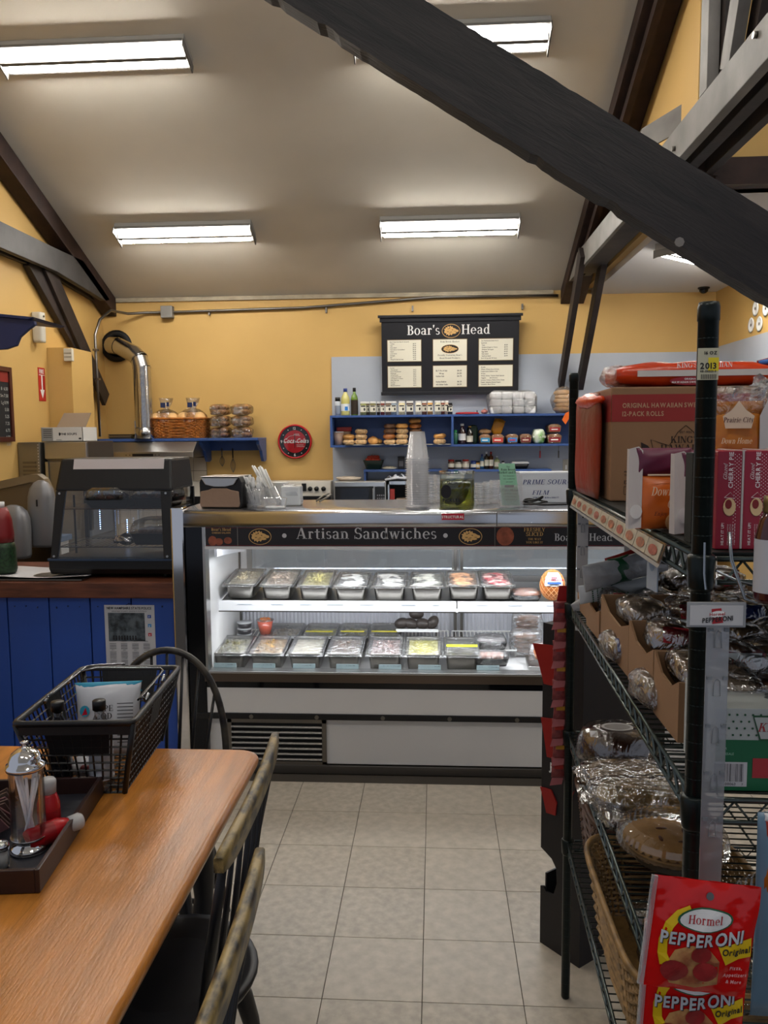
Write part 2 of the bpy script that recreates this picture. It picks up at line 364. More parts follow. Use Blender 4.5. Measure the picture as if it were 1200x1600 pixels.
# ------------------------------------------------------------------ common materials
YELLOW = mat('yellow_paint', '#c9a461', .6, noise=(1.5,.06), bump=(60,.03))
CEIL = mat('ceiling_paint', '#d3cdc0', .85, noise=(1.2,.08), bump=(90,.03))
SOFFIT = mat('soffit_paint', '#c9c7c6', .85)
PANEL = mat('grey_blue_wallboard', '#a9b0bb', .35, noise=(3,.05), bump=(120,.02))
BEAM = mat('dark_stained_timber', '#2c2320', .6, noise=(6,.5,(1,1,1)), bump=(20,.15,(1,1,1)))
BEAMR = mat('dark_stained_rafter', '#33211b', .65, noise=(10,.4), bump=(25,.12))
BEAMG = mat('lit_grey_timber', '#74716d', .6, noise=(5,.3), bump=(15,.12))  # paler than the other timber: light on its face is put into the colour
STEEL = mat('stainless_steel', '#b5b4b2', .3, 1., bump=(6,.03,(1,1,20)))
STEELD = mat('brushed_dark_steel', '#77736d', .38, 1.)
CHROME = mat('polished_chrome', '#d4d4d6', .08, 1.)
WHITEP = mat('white_plastic', '#e2e2e0', .35)
WHITEE = mat('white_enamel', '#cfcecd', .3, noise=(2,.03))
BLACKP = mat('black_plastic', '#0b0b0d', .42)
BLACKM = mat('black_matte', '#0c0b0c', .6)
INK = mat('black_ink', '#17161a', .6)
NAVY = mat('blue_paint', '#24489a', .45, noise=(2,.1), bump=(30,.03))
SHELFB = mat('shelf_blue_paint', '#37548f', .4, noise=(3,.08))
CARD = mat('cardboard', '#8d6b4c', .8, noise=(8,.08))
CARDW = mat('white_cardboard', '#d3d2cf', .7)
GLASS = glass('clear_glass')
CLEARP = film('clear_plastic', (.95,.96,.97), .10, 8, .2, .15, .18)
WRAP = film('cling_film', (.97,.97,.97), .22, 30, 1.0, .12, .05)
BAG = film('bread_bag_film', (.96,.96,.96), .16, 35, 1.0, .15)
# ================================================================== THE ROOM
WY = 7.6; WX = -3.13; RX = 2.53; ZT = 2.99; SL = .4167
def zc(y): return ZT+(WY-y)*SL
# floor slab + tiles
mb = MB().box(-4.5,3.6,-2.5,WY,-.06,-.004)
struct(mb, 'floor', mat('tile_joint', '#3f3a34', .8)); FLOOR = bpy.data.objects['floor']
def tile_mat():
    M = mat('vinyl_tile', '#b5ac9f', .34, noise=(45,.3,(1,1,1)), bump=(30,.03), spec=.4)
    return M
TM = [mat('vinyl_tile', '#b1a899', .33, noise=(22,.16), bump=(30,.02), spec=.45),
      mat('vinyl_tile_flecked', '#aca394', .33, noise=(30,.2), bump=(30,.02), spec=.45)]
TS = .3048; tx0 = -.0422; ty0 = 3.5055
def tmesh(m):
    o = MB().box(-TS/2+.0011,TS/2-.0011,-TS/2+.0011,TS/2-.0011,-.004,0).build('tile', m, FLOOR, bevel=.0006, seg=1); return o
pro = [tmesh(TM[0]), tmesh(TM[1])]; used = [False, False]
for i in range(-6, 6):
    for j in range(-11, 3):
        k = random.randint(0,1); cx = tx0+(i+.5)*TS; cy = ty0+(j-.5)*TS
        if cy < .4 or cy > 3.95: continue
        if not used[k]: pro[k].location = (cx,cy,0); used[k] = True
        else: share(pro[k], 'tile', FLOOR, (cx,cy,0), random.choice((0,PI/2,PI)))
# scuffs on the floor are left as flecks on the tiles
# walls
struct(MB().box(WX-.1,RX+.1,WY,WY+.1,0,ZT+.25), 'wall_back', YELLOW)
struct(MB().prism([(2.2,0),(WY,0),(WY,zc(WY)+.1),(2.2,zc(2.2)+.1)], WX-.1, WX, 'x'), 'wall_left', YELLOW)
struct(MB().box(RX,RX+.1,2.6,WY,0,2.95), 'wall_right', YELLOW)
# sloping ceiling: from the back wall up to the ridge, with the matching slope behind
struct(MB().prism([(WY+.1,zc(WY+.1)),(WY+.1,zc(WY+.1)+.08),(1.5,zc(1.5)+.08),(-4.6,zc(7.6)+.08),(-4.6,zc(7.6)),(1.5,zc(1.5))], WX-.1, 4.2, 'x'), 'ceiling', CEIL)
# lower flat ceiling on the right, the gable above its near edge and the cheek beside the truss
struct(MB().box(1.42,RX+.1,4.45,WY,2.95,3.0), 'ceiling_flat', SOFFIT)
struct(MB().prism([(1.36,2.95),(4.2,2.95),(4.2,zc(4.45)),(1.36,zc(4.45))], 4.45, 4.5, 'y'), 'wall_gable', YELLOW)
struct(MB().prism([(4.5,3.0),(WY,3.0),(WY,zc(WY)),(4.5,zc(4.5))], 1.36, 1.42, 'x'), 'wall_cheek', YELLOW)
struct(MB().box(1.43,4.0,4.39,4.449,3.03,3.10).box(1.43,4.0,4.36,4.449,2.955,3.03), 'trim_1', BEAMR)
struct(MB().box(1.30,1.44,4.35,4.449,3.00,3.16), 'trim_2', BEAMR)
# white moulding in the corner of wall and ceiling
struct(MB().box(WX,1.08,WY-.02,WY,ZT-.035,ZT+.002), 'trim_3', mat('off_white_trim', '#a79c86', .7, noise=(9,.25)))
# wallboard behind the kitchen shelves and on the right wall
pa = at(518,558,WY)
struct(MB().box(pa.x,RX,WY-.012,WY,.9,pa.z), 'wall_back_board', PANEL)
struct(MB().box(RX-.012,RX,3.4,WY-.012,.9,pa.z+.03).box(RX-.02,RX,6.0,6.03,.9,pa.z+.03), 'wall_right_board', PANEL)
# pillar in the left corner
pc = at(92,540,6.6)
struct(MB().box(WX,-2.93,6.45,6.85,0,2.42), 'wall_pillar', YELLOW)
# dark reveal under the ceiling where the trusses meet

# ------------------------------------------------ ceiling light fixtures
TUBEM = mat('lit_fluorescent_tube', '#ffffff', .4, emis=('#fffaf2', TUBE_E))
REFL = mat('white_reflector', '#8f8e8b', .4)
FIXM = mat('aluminium_edge', '#6f6d6a', .5, .3)
def fixture(cx, cy, L, label, flat=False, z=None, rz=0.):
    zz = z if flat else zc(cy); ang = 0 if flat else -math.atan(SL)
    t = thing('ceiling_light', label, 'ceiling light', (cx,cy,zz), 0, 'fluorescent ceiling fixtures')
    t.rotation_euler = (ang, 0, rz)
    h = L/2; wd = .095
    m = MB(); m.box(-h,h,-wd,wd,-.05,-.001); m.build('housing', REFL, t, bevel=.004)
    m = MB()
    m.prism([(-.022,-.051),(.022,-.051),(.012,-.088),(-.012,-.088)], -h+.01, h-.01, 'x'); m.box(-h+.01,h-.01,-wd-.006,-wd+.002,-.06,-.04); m.box(-h+.01,h-.01,wd-.002,wd+.006,-.06,-.04)
    m.build('reflector', FIXM, t)
    for s_ in (-1,1):
        MB().cyl((-h+.03,s_*.052,-.072),(h-.03,s_*.052,-.072),.0175,n=12).build('tube', TUBEM, t)
        e = MB().prism([(-wd-.006,-.045),(wd+.006,-.045),(wd+.008,-.098),(wd-.02,-.092),(-wd+.02,-.092),(-wd-.008,-.098)], s_*h-.004, s_*h+.004, 'x'); e.build('end_cap', FIXM, t)
    return t
fw = 1.15
c1 = at(151,98,5.0)
fixture(-2.065, 5.06, 1.17, 'upper left fluorescent fixture on the sloping ceiling, nearest to the left truss')
fixture(.10, 5.04, 1.15, 'upper fluorescent fixture on the sloping ceiling half hidden by the near beam')
fixture(-2.02, 6.66, 1.12, 'lower left fluorescent fixture above the vent pipe wall')
fixture(.12, 6.66, 1.10, 'lower fluorescent fixture on the slope above the black menu board')
fixture(1.95, 5.95, 1.15, 'fluorescent fixture on the flat white ceiling beyond the truss', True, 2.95, rz=.75)
for cx, cy in ((-2.05,3.2),(.1,3.2),(-1.2,-.4),(.9,-.4),(2.4,1.6)):      # the same fixtures, further along the ceiling over and behind the camera
    if cy > 1.5: fixture(cx, cy, 1.15, {-2.05:'fluorescent fixture highest on the slope on the left',.1:'fluorescent fixture highest on the slope in the middle',2.4:'fluorescent fixture on the slope beyond the rack on the right'}[cx])
    else:
        f = fixture(cx, cy, 1.15, 'fluorescent fixture on the rear slope behind the viewer, %s one' % ('left' if cx < 0 else 'right'), True, zc(7.6)+(cy+4.6)*SL)
        f.rotation_euler = (math.atan(SL),0,0)

# ------------------------------------------------ trusses
def plank(mb, a, b, wx, h, off=0.):
    """plank from a to b (both in the plane x=const), thickness wx along +x, depth h across the run"""
    a = Vector(a); b = Vector(b); d = (b-a).normalized(); n = Vector((1,0,0)).cross(d).normalized()*h/2
    if n.z < 0: n = -n
    X = Vector((wx,0,0))
    pts = [a-n, b-n, b+n, a+n]
    vs = pts+[p+X for p in pts]
    mb.add(vs, [(0,1,2,3),(7,6,5,4),(0,4,5,1),(1,5,6,2),(2,6,7,3),(3,7,4,0)])
def rafter(mb, x, wx, h, y0, y1, off=.0):
    lo = [(x,y0,zc(y0)-h-off),(x+wx,y0,zc(y0)-h-off),(x+wx,y1,zc(y1)-h-off),(x,y1,zc(y1)-h-off)]
    hi = [(x,y0,zc(y0)-off-.002),(x+wx,y0,zc(y0)-off-.002),(x+wx,y1,zc(y1)-off-.002),(x,y1,zc(y1)-off-.002)]
    mb.hexa(lo, hi)
t = thing('roof_truss', 'dark timber roof truss on the right above the shelving rack', 'roof truss', (1.14,6.0,ZT))
def loc(mb, root):
    L0 = Vector(root.location); mb.v = [tuple(Vector(v)-L0) for v in mb.v]; return mb
m = MB(); rafter(m, 1.145, .21, .13, 2.2, 7.59); loc(m,t).build('rafter', BEAMR, t, bevel=.005)
m = MB(); rafter(m, 1.20, .045, .20, 2.2, 7.3); loc(m,t).build('rafter_board', BEAMR, t)
for k, (x, wx) in enumerate(((1.165,.045),(1.26,.06),(1.37,.045))):
    m = MB(); z0, z1 = (3.005,3.165) if k != 1 else (3.02,3.15)
    yend = 7.25 if k != 1 else 7.1
    m.prism([(1.6,z0),(yend,z0),(yend+.12,z0+.04),(yend-.08,z1),(1.6,z1)], x, x+wx, 'x')
    loc(m,t).build('tie_plank', BEAMG if k == 0 else BEAM, t, bevel=.004, label='tie beam plank coloured pale for its lit side' if k == 0 else None)
for x, wx in ((1.13,.045),(1.30,.05)):
    m = MB(); plank(m, (x,6.55,3.10), (x,7.56,2.13), wx, .13); loc(m,t).build('brace', BEAM, t, bevel=.004)
m = MB(); plank(m, (1.19,6.9,3.03),(1.19,5.2,3.03), .15, .05); loc(m,t).build('packer', BEAM, t)
# webs standing on the tie beam
m = MB().box(1.165,1.215,3.70,3.80,3.167,4.6); loc(m,t).build('web_post', BEAMG, t, bevel=.003, label='grey vertical web plank')
m = MB().box(1.22,1.30,3.66,3.78,3.167,4.6); loc(m,t).build('web_post', BEAM, t, bevel=.003)
for a, b, x, mt_ in (((3.60,3.2),(3.05,4.4),1.20,BEAMG), ((3.55,3.2),(2.9,4.5),1.27,BEAM), ((3.3,3.2),(2.4,4.6),1.30,BEAM)):
    m = MB(); plank(m, (x,a[0],a[1]), (x,b[0],b[1]), .05, .11); loc(m,t).build('web_brace', mt_, t, bevel=.003)
m = MB(); m.hexa([(1.20,4.95,3.32),(1.60,4.42,3.42),(1.60,4.45,3.42),(1.20,4.98,3.32)],[(1.20,4.95,3.45),(1.60,4.42,3.57),(1.60,4.45,3.57),(1.20,4.98,3.45)]); loc(m,t).build('cross_board', BEAMG, t)
for (y, z) in ((3.15,3.13),(4.15,3.07),(3.0,3.09),(2.6,3.12)):
    m = MB().cyl((1.165,y,z),(1.15,y,z),.013,n=8); loc(m,t).build('bolt', STEELD, t)
# left truss against the left wall
t = thing('roof_truss', 'dark timber roof truss against the left yellow wall', 'roof truss', (-3.05,6.4,ZT))
m = MB(); rafter(m, -3.12, .13, .17, 4.6, 7.59); loc(m,t).build('rafter', BEAMR, t, bevel=.005)
for x, wx, mt_ in ((-3.04,.05,mat('dim_grey_timber','#3f3d3d',.6,noise=(5,.3),bump=(15,.12))),(-3.125,.04,BEAM)):
    m = MB(); m.prism([(4.4,3.01),(6.4,3.01),(7.36,2.93),(7.45,2.96),(6.9,3.20),(6.5,3.19),(4.4,3.19)], x, x+wx, 'x'); loc(m,t).build('tie_plank', mt_, t, bevel=.004)
for x, wx, y1, z1 in ((-3.075,.034,7.42,2.04),(-3.12,.05,7.0,2.43)):
    m = MB(); a = (x,6.36,3.06) if x > -3.1 else (x,6.15,3.06)
    plank(m, a, (x,y1,z1), wx, .15); loc(m,t).build('brace', BEAM, t, bevel=.004)
m = MB().box(-3.10,-3.05,5.20,5.30,3.2,3.85); loc(m,t).build('web_post', BEAM, t)
# near beam, close over the viewer
t = thing('timber_brace_beam', 'wide dark timber beam crossing diagonally close overhead', 'beam', (.3,2.5,2.7))
a = (at(440,0,2.5)+at(635,0,2.5))/2; b = (at(1200,470,2.5)+at(1200,345,2.5))/2
d = (b-a).normalized(); n = Vector((-d.z,0,d.x)); h = .103
if n.z < 0: n = -n
A = a-d*.9; B = b+d*.8
m = MB(); O = Vector(t.location)
rings = []
K = 130; rnd = random.Random(3)
for i in range(K+1):
    q = A.lerp(B, i/K); jl = rnd.uniform(-.0012,.0012); ju = rnd.uniform(-.0015,.0015)
    if rnd.random() < .05: jl += .006
    rings.append([tuple(q-n*(h-jl)+Vector((0,-.035,0))-O), tuple(q+n*(h+ju)+Vector((0,-.035,0))-O), tuple(q+n*(h+ju)+Vector((0,.045,0))-O), tuple(q-n*(h-jl)+Vector((0,.045,0))-O)])
m.loft(rings, smooth=False)
def beam_mat():
    M = mat('rough_dark_beam', '#1d191b', .62, noise=(3,.5), bump=(12,.25)); nt = M.node_tree
    for n_ in nt.nodes:
        if n_.type == 'MAPPING': n_.inputs['Scale'].default_value = (.7,4,6)
        if n_.type == 'TEX_NOISE': n_.inputs['Distortion'].default_value = 1.4; n_.inputs['Detail'].default_value = 8
        if n_.type == 'VALTORGB': n_.color_ramp.elements[0].color = (.004,.0035,.0045,1); n_.color_ramp.elements[1].color = (.020,.016,.0155,1)
    return M
phi = math.atan2(-d.z,d.x); RI = Matrix.Rotation(-phi,4,'Y'); m.v = [tuple(RI @ Vector(v)) for v in m.v]
o = m.build('timber', beam_mat(), t); o.rotation_euler = (0,phi,0)
pn = at(1062,378,2.46)
MB().cyl((pn.x-O.x,-.036,pn.z-O.z),(pn.x-O.x,-.04,pn.z-O.z),.014,n=8).build('knot', BEAMG, t)
# small dome camera on the flat ceiling
p = (2.34,7.35,2.949)
t = thing('dome_camera', 'small black dome camera in the far ceiling corner', 'camera', p)
MB().lathe([(.05,0),(.05,-.012),(.04,-.015)],n=14).build('base', BLACKP, t); MB().lathe([(.04,-.013),(.036,-.035),(.02,-.05),(0,-.054)],n=14).build('dome', mat('smoked_dome','#08080a',.1), t)
# round plates on the right wall
for i, (px, py) in enumerate(((1181,482),(1174,508),(1187,506),(1197,482))):
    q = at(px,py,1.0); k_ = (RX-.004)/q.x; q = Vector((0,0,CAMH))+(q-Vector((0,0,CAMH)))*k_; Y = q.y
    t = thing('wall_plate', ['round white plate on the right wall, upper of the left pair','round white plate on the right wall, lowest and farthest left','round white plate on the right wall, right of the lowest one','round white plate on the right wall at the picture edge'][i], 'plate', (RX-.003,Y,q.z), 0, 'round plates on the right wall')
    m = MB(); m.lathe([(.055,0),(.06,.006),(.045,.008),(.04,.004),(0,.004)],n=20,T=Matrix.Rotation(-PI/2,4,'Y')); m.build('rim', WHITEP, t)
    m = MB(); m.lathe([(.012,.005),(.012,.007),(0,.007)],n=8,T=Matrix.Rotation(-PI/2,4,'Y')); m.build('centre_mark', STEELD, t)
# ================================================================== ON THE BACK WALL
def zat(px, py, Y): return at(px,py,Y).z
# conduit with junction box
t = thing('conduit', 'grey electrical conduit along the top of the back wall with a junction box', 'conduit', (WX+.1,WY-.03,2.9))
O = Vector(t.location)
jb = at(262,488,7.57)
path = [Vector(v) for v in ((-2.93,6.95,1.7),(-2.935,6.95,2.3),(-2.94,6.96,2.58),(-2.93,7.05,2.72),(-2.91,7.25,2.83),(-2.84,7.48,jb.z-.02),(-2.7,7.57,jb.z),(jb.x,7.575,jb.z),(-1.2,7.575,jb.z+.02),(0,7.575,2.945),(1.12,7.575,2.94))]
MB().tube([p-O for p in path], .0125, 8).build('pipe', STEELD, t)
MB().box(-.055,.055,-.045,.028,-.055,.055, Trz(jb-O)).build('junction_box', mat('grey_steel_box','#85837f',.5,.4), t, bevel=.006)
for x, z in ((-2.93,2.2),(-2.935,2.45)): MB().box(x-.02-O.x,x+.02-O.x,6.93-O.y,6.97-O.y,z-.008-O.z,z+.008-O.z).build('strap', STEELD, t)
for x in (-2.1,-1.0,-.2,.8): MB().box(x-.008-O.x,x+.008-O.x,7.57-O.y,7.599-O.y,jb.z-.03-O.z,jb.z+.02-O.z).build('strap', STEELD, t)
# vent pipe
FOIL = mat('galvanised_duct', '#b9b9ba', .22, 1., bump=(8,.5))
a = at(183,541,7.58)
t = thing('vent_pipe', 'shiny galvanised vent pipe elbowing out of the back wall down to the range hood', 'vent pipe', (a.x,7.58,a.z))
MB().lathe([(.145,.0),(.15,.012),(.10,.02),(.10,.0)],n=28,T=Matrix.Rotation(PI/2,4,'X')).build('collar', BLACKM, t)
zs = zat(228,685,7.25)-a.z
pth = [(0,0,0),(0,-.12,-.005),(.09,-.19,-.02),(.26,-.28,-.10),(.325,-.32,-.15),(.35,-.33,-.23),(.355,-.33,zs+.1)]
dia = .078
for k in range(len(pth)-1):
    A_, B_ = Vector(pth[k]), Vector(pth[k+1]); d_ = (B_-A_).normalized()*.008
    MB().tube([A_-d_,B_+d_],dia+.001*(k%2),20,caps=False).build('pipe_section', FOIL, t)
for k in (2,4,5): 
    A_ = Vector(pth[k]); d_ = (Vector(pth[k+1])-Vector(pth[k-1])).normalized()*.006
    MB().tube([A_-d_,A_+d_],dia+.004,20,caps=False).build('seam_ring', FOIL, t)
MB().lathe([(.085,0),(.085,.10),(.079,.10)],n=20,c=(.355,-.33,zs)).build('base_collar', FOIL, t)
# left shelf, its hood below
zsh = zat(270,685,7.25)
x0, x1 = at(150,690,7.25).x, at(404,690,7.25).x
t = thing('wall_shelf', 'blue painted wall shelf with scrolled brackets above the range hood', 'shelf', (x0,WY,zsh))
W_ = x1-x0
MB().box(0,W_,-.37,-.001,-.025,0).build('board', SHELFB, t, bevel=.004)
MB().box(.0,W_-.02,-.03,-.002,-.12,-.025).build('rail', SHELFB, t, bevel=.003)
bp = [(-.001,-.025),(-.32,-.025),(-.31,-.06),(-.26,-.09),(-.2,-.12),(-.16,-.18),(-.12,-.22),(-.06,-.225),(-.001,-.21)]
for xb in (W_-.56, W_-.03): MB().prism(bp, xb, xb+.028, 'x').build('bracket', SHELFB, t, bevel=.003)
hb = at(143,712,7.15); ht = at(143,690,7.2); hr = at(300,712,7.15)
t = thing('range_hood', 'stainless range hood hanging under the blue shelf', 'range hood', (hb.x,7.59,hb.z-.02))
hw = hr.x-hb.x+.03; hz = zsh-.03-(hb.z-.02)
MB().prism([(0,0),(-.50,0),(-.50,.05),(-.38,hz),(0,hz)], 0, hw, 'x').build('canopy', STEEL, t, bevel=.004)
m = MB(); m.box(hw*.42,hw*.62,-.503,-.499,.012,.035); m.build('control_panel', BLACKP, t)
m = MB(); [m.disc((hw*.36+k*.035*hw,-.5005,.024),.006,.006,n=8) for k in (0,1,8,9)]; m.build('button', STEELD, t)
# tiled splashback behind the range
TILEW = mat('cream_wall_tile', '#c9bfae', .25); 
tl = at(140,716,7.58); tr = at(322,716,7.58)
root = thing('tile_splashback', 'cream square wall tiles behind the range', 'tiles', (tl.x,7.585,.9))
MB().box(0,tr.x-tl.x,.002,.014,0,tl.z-.9+.02).build('backing', mat('tile_grout','#6e665c',.8), root)
tw_ = (tr.x-tl.x)/9; base_o = None
for i in range(9):
    for j in range(8):
        z_ = tl.z-.9-.0-(j+1)*tw_
        if base_o is None: base_o = MB().box(.002,tw_-.002,-.004,.002,.002,tw_-.002).build('tile', TILEW, root, bevel=.001, seg=1); base_o.location = (i*tw_,0,z_)
        else: share(base_o, 'tile', root, (i*tw_,0,z_))
# white box and range top seen past the display case
# things on the left shelf
BINDG = mat('grey_folder', '#7d858f', .6)
for k, (px, w_, h_, tilt, lb) in enumerate(((213,.03,.17,.12,'grey tray standing upright beside the vent pipe, left one'),(219,.025,.19,.06,'grey tray standing upright beside the vent pipe, right one'))):
    q = at(px,684,7.3); t = thing('upright_tray', lb, 'tray', (q.x,7.3,zsh+.001), tilt*2)
    MB().prism([(-.1,0),(.1,0),(.12,h_),(-.09,h_*.95)], 0, w_*.3, 'x').build('panel', BINDG, t, bevel=.002); MB().box(-.003,w_*.5,-.1,.1,0,.008).build('lip', BINDG, t)
q = at(190,686,7.35); t = thing('baking_tray', 'dark stack of flat trays lying on the left shelf', 'trays', (q.x,7.4,zsh+.001))
for k in range(3): MB().prism([(-.10,0),(.10,0),(.115,.012),(-.115,.012)], -.1, .1,'y').build('tray', STEELD if k % 2 else BLACKM, t, bevel=.002).location = (random.uniform(-.01,.01),0,k*.014)
# wicker basket
def wicker(mb, rx, ry, h, flare, nst, nrow, rr=.5, thick=.006, z0=0.0, power=.45, rimz=None):
    """woven wall as real strands: rows wave in and out around stakes"""
    def pt(t, z, off=0.):
        c_, s_ = math.cos(t), math.sin(t); k = 1+flare*z/h
        e = lambda v: math.copysign(abs(v)**power, v)
        return ((rx*k+off)*e(c_), (ry*k+off)*e(s_), z+z0+(rimz(t)*z/h if rimz else 0))
    N = nst*2
    for r in range(nrow):
        z = h*(r+.5)/nrow; path = []
        for i in range(N*2):
            t = 2*PI*i/(N*2); off = thick*.55*math.cos(PI*i/2.+PI*(r % 2)) if True else 0
            path.append(pt(t, z, off))
        mb.tube(path, thick*.62, 4, closed=True)
    for i in range(nst*2):
        t = 2*PI*i/(nst*2); mb.tube([pt(t,0),pt(t,h*.5),pt(t,h)], thick*.45, 4)
    for z in (h, h*1.02):
        mb.tube([pt(2*PI*i/48, z, thick*.6) for i in range(48)], thick*1.1, 6, closed=True)
WICK = mat('honey_wicker', '#b06a28', .5, noise=(30,.5))
bl, br_ = at(237,684,7.3), at(323,684,7.3)
t = thing('wicker_basket', 'honey coloured wicker basket of bagged buns on the left shelf', 'basket', ((bl.x+br_.x)/2,7.38,zsh+.001))
bw = (br_.x-bl.x)/2*.98; bh = zat(237,655,7.3)-zsh
m = MB(); wicker(m, bw*.92, .14, bh, .09, 22, 13, thick=.008); m.build('weave', WICK, t)
MB().lathe([(1,0),(1,.006)],n=24,sx=bw*.85,sy=.13).build('base', WICK, t)
BUN = mat('golden_bun', '#c98d43', .5, noise=(14,.35)); BUNP = mat('pale_bun', '#d9ad72', .55, noise=(14,.3))
def bun_bag(cx, cy, z, n, lab, s=1., tilt=0.):
    t = thing('bagged_buns', lab, 'buns', (cx,cy,z), tilt, 'bagged buns in the wicker basket')
    for k in range(n): MB().blob((0,0,0),(.046*s,.034*s,.042*s),8).build('bun', BUN if k % 2 else BUNP, t).location = ((k%3-1)*.05*s,(k//3)*.055-.06,.05*s+(k//6)*.02)
    m = MB(); m.blob((0,-.01,.055*s),(.092*s,.10,.062*s),12,.05,int(cx*100)); m.lathe([(.09,.10),(.04,.14),(.022,.16),(.055,.22),(.065,.26)],n=14,c=(0,0,0),caps=False); m.build('bag', BAG, t)
    m = MB(); m.box(-.04*s,.04*s,-.114,-.112,.03,.07); m.build('label_band', WHITEP, t)
    m = MB(); m.prism([(-.05,.03),(-.03,.03),(-.02,.07),(-.045,.07)],-.116,-.114,'y'); m.prism([(.02,.032),(.045,.03),(.045,.065)],-.116,-.114,'y'); m.box(-.035,.01,-.06,-.055,.17,.215); m.box(.02,.045,-.06,-.055,.18,.22)
    m.build('label_print', mat('navy_print','#1d2a52',.5), t)
    MB().box(-.035,.035,-.1155,-.1145,.028,.034).build('label_stripe', mat('red_print','#b02020',.5), t)
bx = (bl.x+br_.x)/2
bun_bag(bx-.13,7.36,zsh+.11,6,'clear bag of golden buns with navy label, left in the wicker basket',1.35)
bun_bag(bx+.12,7.36,zsh+.11,6,'clear bag of golden buns with navy label, right in the wicker basket',1.4)
# stacked sleeves of rolls on the shelf end
ROLL = mat('seeded_roll', '#b98448', .6, noise=(40,.5), bump=(60,.2)); 
for col in range(2):
    for lv in range(3):
        px = 342+col*34; q = at(px,683,7.3)
        t = thing('bagged_rolls', '%s %s bag of small seeded rolls right of the wicker basket' % (['lowest','middle','topmost'][lv], ['left hand','right hand'][col]), 'rolls', (q.x,7.38,zsh+.001+lv*.104), 0, 'bags of seeded rolls on the left shelf')
        for k in range(8): MB().blob((0,0,0),(.036,.04,.024),7).build('roll', ROLL, t).location = (((k%2)-.5)*.09*(.95),((k//2)%2-.5)*.1,.028+(k//4)*.044)
        m = MB(); m.blob((0,0,.048),(.094,.115,.05),10,.06,col*7+lv,pw=.6); m.prism([(-.05,.0),(.03,.01),(.0,.05),(-.04,.07)],-.13,-.11,'y'); m.build('bag', BAG, t)
# whisks hanging from the shelf rail
for px, L_, lb in ((344,.17,'small wire whisk hanging under the left shelf'),(361,.23,'longer wire whisk hanging under the left shelf, right of the small one')):
    q = at(px,694,7.5); t = thing('whisk', lb, 'whisk', (q.x,7.555,zsh-.10))
    MB().cyl((0,0,0),(0,0,-L_*.4),.006).build('handle', STEELD if L_ < .2 else BLACKP, t)
    m = MB()
    for k in range(4):
        a_ = k*PI/4; P_ = []
        for i in range(13):
            u = i/12*PI; P_.append((math.cos(a_)*.022*math.sin(2*(u/2))*(1 if i < 6.5 else 1)*math.cos(0)*(1), math.sin(a_)*.018*math.sin(u), 0))
        pts = [(math.cos(a_)*.024*math.sin(PI*s)*sg, math.sin(a_)*.02*math.sin(PI*s)*sg, -L_*.4-L_*.6*s) for sg in (1,-1) for s in ([i/8 for i in range(9)] if sg == 1 else [1-i/8 for i in range(9)])]
        m.tube(pts, .0013, 4)
    m.build('wires', STEELD, t)
# round clock
q = at(460.5,690,7.57)
t = thing('wall_clock', 'round red and black cola wall clock on the yellow wall', 'clock', (q.x,7.598,q.z))
RED = mat('clock_red', '#b5141c', .3); 
MB().lathe([(.158,0),(.163,.02),(.158,.035),(.148,.038),(.146,.02),(0,.02)],n=40,T=Matrix.Rotation(PI/2,4,'X')).build('rim', RED, t)
m = MB(); m.disc((0,-.021,0),.146,.146,n=40); m.build('dial', BLACKP, t)
m = MB(); m.disc((0,-.022,0),.106,.106,n=40); m.build('red_disc', RED, t)
m = MB()
for hh, s_ in (('12',.024),('3',.026),('6',.026),('9',.026)):
    a_ = {'12':90,'3':0,'6':-90,'9':180}[hh]; m.text(hh,(.125*math.cos(math.radians(a_)),-.0225,.125*math.sin(math.radians(a_))-.012),s_,font='bold',align='c')
for k in range(12):
    if k % 3: m.disc((.125*math.cos(k*PI/6),-.0225,.125*math.sin(k*PI/6)),.005,.005,n=8)
m.text('Coca-Cola',(0,-.023,-.012),.042,right=(1,0,.0),font='bold',align='c',shear=.4,sx=.72)
m.tube([(-.1,-.0232,.0),(-.07,-.0232,-.004),(-.03,-.0232,-.014),(.02,-.0232,-.006),(.06,-.0232,.0),(.1,-.0232,-.012)],.0022,4)
m.tube([(-.075,-.0232,.03),(-.05,-.0232,.05),(-.01,-.0232,.06),(.05,-.0232,.055)],.0016,4)
m.text('DRINK',(.02,-.023,.062),.012,align='c'); m.text('DELICIOUS',(.05,-.023,-.035),.009,align='c'); m.text('REFRESHING',(.055,-.023,-.05),.009,align='c')
m.build('lettering', WHITEP, t)
m = MB(); m.prism([(-.004,-.012),(.004,-.012),(.002,.085),(-.002,.085)],-.0255,-.0245,'y'); m.prism([(-.004,-.01),(.004,-.01),(-.002,-.06),(-.005,-.06)],-.0265,-.0257,'y'); m.build('hands', BLACKP, t)
m = MB(); m.disc((0,-.034,0),.146,.146,n=40); m.build('glass_cover', GLASS, t)
# ------------------------------------------------ menu board
bl, br_, tl, tr = at(599,618,7.52), at(808,611,7.52), at(595,495,7.45), at(812,489,7.45)
w_ = br_.x-bl.x+.02; h_ = ((tl.z-bl.z)+(tr.z-br_.z))/2; cx = (bl.x+br_.x)/2
t = thing('menu_board', 'large black framed sandwich menu board with six cream panels on the back wall', 'menu board', (cx,7.55,(bl.z+br_.z)/2))
t.rotation_euler = (math.radians(5),0,0)
BK = mat('menu_black', '#17171c', .4)
m = MB(); m.box(-w_/2,w_/2,-.03,.0,0,h_); m.build('backboard', BK, t, bevel=.003)
m = MB(); m.box(-w_/2-.03,w_/2+.03,-.055,.0,h_-.012,h_+.012); m.box(-w_/2-.015,w_/2+.015,-.04,0,h_-.05,h_-.012); m.box(-w_/2-.01,w_/2+.01,-.04,0,-.01,.02); m.build('moulding', BK, t, bevel=.003)
